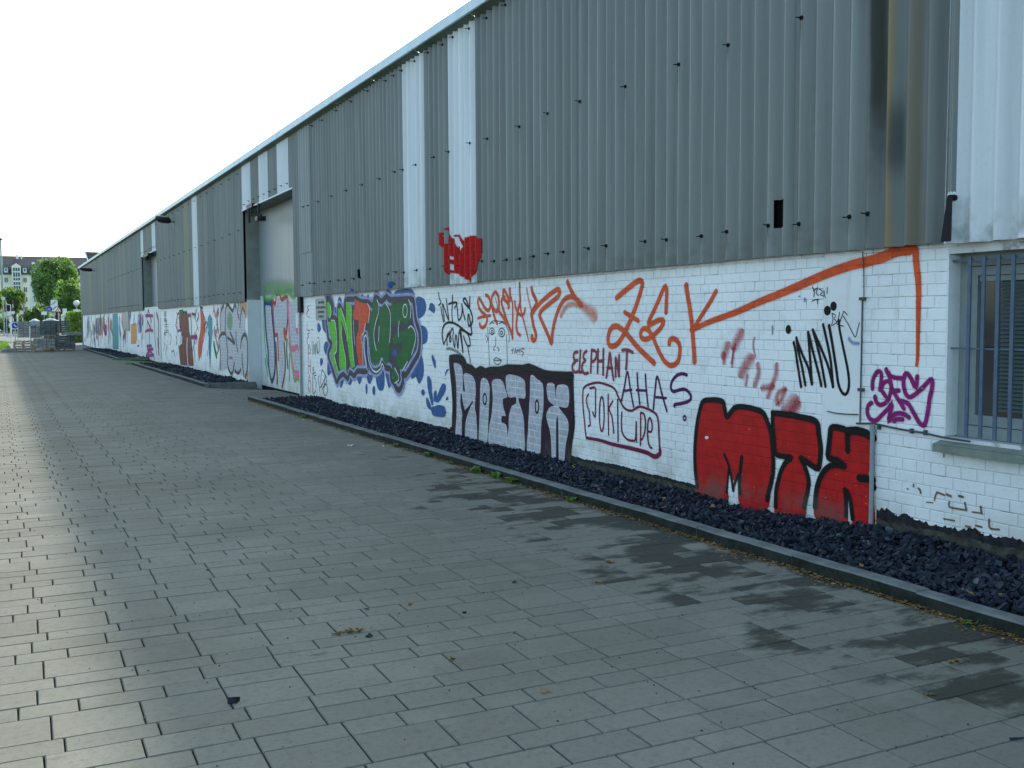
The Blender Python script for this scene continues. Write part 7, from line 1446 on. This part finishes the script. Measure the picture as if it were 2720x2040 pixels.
# white hut with a low domed roof
a, c = at(163, 853, 118), at(184, 838, 118); e = empty('white_hut', ((a.x+c.x)/2, 118, 0), 'small white hut with a low domed roof left of the hedge', 'hut')
m = MB(); m.box(a.x+.08, c.x-.08, 118, 119.5, -.1, at(170, 839, 118).z); m.build('wall', M['signwhite'], e); m = MB(); zt = at(170, 839, 118).z
for i in range(8):
    f0, f1 = i/8, (i+1)/8; x0, x1 = a.x+(c.x-a.x)*f0, a.x+(c.x-a.x)*f1; z0, z1 = zt+.25*math.sin(math.pi*f0), zt+.25*math.sin(math.pi*f1); m.poly([(x0, 117.8, z0), (x1, 117.8, z1), (x1, 119.7, z1), (x0, 119.7, z0)]); m.poly([(x0, 117.8, zt), (x1, 117.8, zt), (x1, 117.8, z1), (x0, 117.8, z0)])
m.build('roof', M['signwhite'], e); m = MB(); m.box(a.x+.3, a.x+.62, 117.97, 117.998, 1.2, zt-.15); m.build('window', M['glass'], e)
# parked dark car
p = at(74, 857, 170); e = empty('parked_car', (p.x, 170, 0), 'dark parked car below the trees, seen from the side', 'car'); prof = [(-2.1, .35), (-2.1, .8), (-1.5, .95), (-.9, 1.42), (.6, 1.45), (1.3, 1.0), (2.05, .85), (2.1, .35)]
m = MB(); A = [(p.x+x, 169.2, z) for x, z in prof]; B = [(p.x+x, 170.8, z) for x, z in prof]; m.poly(A); m.poly(B[::-1])
for i in range(len(A)): m.poly([A[i], B[i], B[(i+1) % len(A)], A[(i+1) % len(A)]])
m.build('body', simple('car_paint', (30, 34, 46), .25, .05), e)
for x in (-1.3, 1.3):
    m = MB(); m.tube((p.x+x, 169.1, .32), (p.x+x, 169.35, .32), .32, n=16); m.build('wheel', M['bolt'], e)
m = MB(); m.poly([(p.x-1.2, 169.19, 1.0), (p.x-.8, 169.19, 1.34), (p.x+.5, 169.19, 1.36), (p.x+.95, 169.19, 1.0)]); m.build('side_window', M['glass'], e)
# ------------------------------------------------------------------ apartment houses
YA = 212.
M['cream'] = simple('cream_render', (236, 230, 204), .85, .06, .8); M['palewall'] = simple('white_render', (214, 218, 214), .85, .06, .8); M['tile'] = simple('dark_roof_tile', (82, 78, 80), .8, .12, 3); M['zinc'] = simple('dormer_zinc', (92, 112, 118), .5, .1, 3); M['framewhite'] = simple('white_frame', (226, 230, 232), .5, .04, 3); M['pane'] = simple('far_pane', (70, 92, 100), .15, .15, .6)
ap = empty('apartment_house', (8, YA, 0), 'cream apartment house with dark roof, dormers and a glazed gable bay', 'building')
px = lambda u: at(u, 750, YA).x
pz = lambda v: at(60, v, YA).z
xl, xr = px(3), px(229); ze = pz(727); zr = pz(676); xs = px(78)
m = MB(); m.box(xl-14, xs, YA, YA+11, 0, ze); m.build('wall', M['cream'], ap); m = MB(); m.box(xs, xr+6, YA+.05, YA+11, 0, ze); m.build('wall', M['palewall'], ap)
rf = MB(); 
for yy, sg_ in ((YA-.4, 1),): rf.poly([(xl-14, YA-.4, ze), (xr+6, YA-.4, ze), (xr+6, YA+5.5, zr), (xl-14, YA+5.5, zr)]); rf.poly([(xl-14, YA+11.4, ze), (xr+6, YA+11.4, ze), (xr+6, YA+5.5, zr), (xl-14, YA+5.5, zr)]); rf.poly([(xl-14, YA-.4, ze), (xl-14, YA+5.5, zr), (xl-14, YA+11.4, ze)])
rf.box(xl-14, xr+6, YA-.45, YA-.3, ze-.15, ze-.01)
RF = rf.build('roof', M['tile'], ap)
def far_window(u0, u1, v0, v1, y=YA, parent=ap, mull=1):
    x0, x1, z0, z1 = px(u0), px(u1), pz(v1), pz(v0); f = MB(); f.box(x0-.08, x1+.08, y-.10, y-.02, z0-.08, z0); f.box(x0-.08, x1+.08, y-.10, y-.02, z1, z1+.08); f.box(x0-.08, x0, y-.10, y-.02, z0, z1); f.box(x1, x1+.08, y-.10, y-.02, z0, z1)
    for i in range(mull): xm = x0+(x1-x0)*(i+1)/(mull+1); f.box(xm-.04, xm+.04, y-.10, y-.02, z0, z1)
    wn_ = f.build('window', M['framewhite'], parent); g_ = MB(); g_.box(x0, x1, y-.05, y-.015, z0, z1); g_.build('pane', M['pane'], wn_)
for u0, u1 in ((12, 21), (62.5, 71), (89, 97), (110, 118), (-20, -11), (132, 140), (155, 163), (180, 188), (206, 214)):
    for v0, v1 in ((738, 750), (763, 776), (789, 802), (815, 828)):
        if u0 == 32: continue
        far_window(u0, u1, v0, v1)
for i, u in enumerate((17, 66.5, 92, 117, 142, 168, 195, 219)):
    d = MB(); x0, x1 = px(u-7), px(u+7); z0, z1 = pz(726), pz(711); d.box(x0, x1, YA-.25, YA+2.6, z0, z1)
    for s in range(6):
        a0, a1 = math.pi*s/6, math.pi*(s+1)/6; cxx = (x0+x1)/2; r = (x1-x0)/2+.08; P = lambda a: (cxx-r*math.cos(a), z1+.5*math.sin(a)); (xa, za), (xb, zb) = P(a0), P(a1); d.poly([(xa, YA-.35, za), (xb, YA-.35, zb), (xb, YA+3.2, zb), (xa, YA+3.2, za)]); d.poly([(xa, YA-.3, z1), (xb, YA-.3, z1), (xb, YA-.3, zb), (xa, YA-.3, za)])
    D = d.build('dormer', M['zinc'], RF)
    f = MB(); f.box(x0+.15, x1-.15, YA-.34, YA-.255, z0+.1, z1-.1); f.build('dormer_window', M['framewhite'], RF); f = MB(); f.box(x0+.3, x1-.3, YA-.36, YA-.345, z0+.35, z1-.2); f.build('dormer_pane', M['pane'], RF)
bx0, bx1 = px(32), px(56.5); zb0 = 0; by = MB(); by.box(bx0, bx1, YA-.9, YA+.02, 0, pz(708)); A = [(bx0, YA-.9, pz(708)), (bx1, YA-.9, pz(708)), ((bx0+bx1)/2, YA-.9, pz(700))]; by.poly(A); by.poly([A[0], A[2], ((bx0+bx1)/2, YA+3, pz(700)), (bx0, YA+3, pz(708))]); by.poly([A[1], ((bx0+bx1)/2, YA+3, pz(700)), A[2], ][:3]); by.poly([A[2], A[1], (bx1, YA+3, pz(708)), ((bx0+bx1)/2, YA+3, pz(700))]); by.box(bx0, bx1, YA-.88, YA+3, pz(727), pz(708.2)); BY = by.build('gable_bay', M['cream'], ap)
for v0, v1 in ((712, 721), (724.5, 736), (739, 745.5), (750, 757), (760, 772)): far_window(35.5, 53.5, v0, v1, YA-.9, BY, 2)
for u in (44, 46.5, 57): p = at(u, 678, YA+4); m = MB(); m.tube((p.x, YA+4.6, zr-1.2), (p.x, YA+4.6, zr+.25), .12, n=8); m.box(p.x-.5, p.x+.5, YA+4.0, YA+4.2, zr-1.3, zr-1.15); m.build('roof_vent', M['framewhite'], RF)
p = at(88, 700, YA+2.5); m = MB(); m.box(p.x-.25, p.x+.25, YA+1.8, YA+2.4, p.z-.2, p.z+.25); m.build('skylight', M['framewhite'], RF)
# second house with a steep gable behind the warehouse end
a2 = empty('gabled_house', (at(245, 800, 190).x, 190, 0), 'house with a steep dark gable roof rising behind the warehouse end', 'building'); gx0, gx1 = at(224, 700, 190).x, at(300, 700, 190).x; zt = at(240, 669, 190).z
m = MB(); m.box(gx0+1.2, gx1+8, 190.4, 199, 0, 12.0); m.build('wall', M['palewall'], a2)
m = MB(); m.poly([(gx0+.25, 190, zt), (gx1+9, 190, zt), (gx1+9, 186.8, zt-4.6), (gx0+1.1, 186.8, zt-4.6)]); m.poly([(gx0+.25, 190, zt), (gx1+9, 190, zt), (gx1+9, 199, zt-5), (gx0+1.1, 199, zt-5)]); R2 = m.build('roof', M['tile'], a2)
m = MB(); m.obox(((gx0*2+1.35)/2-.02, 188.3, zt-2.3), (.55, -1.75, -2.38), (.10, 0, .02), (0, .05, .06)); m.build('verge_board', M['framewhite'], R2); p = at(250, 682, 188); m = MB(); m.tube((p.x, 187.9, p.z-.6), (p.x, 187.9, p.z), .12, n=8); m.sphere((p.x+.6, 187.9, p.z-.1), .25, 8, 6); m.build('roof_vent', M['framewhite'], R2)
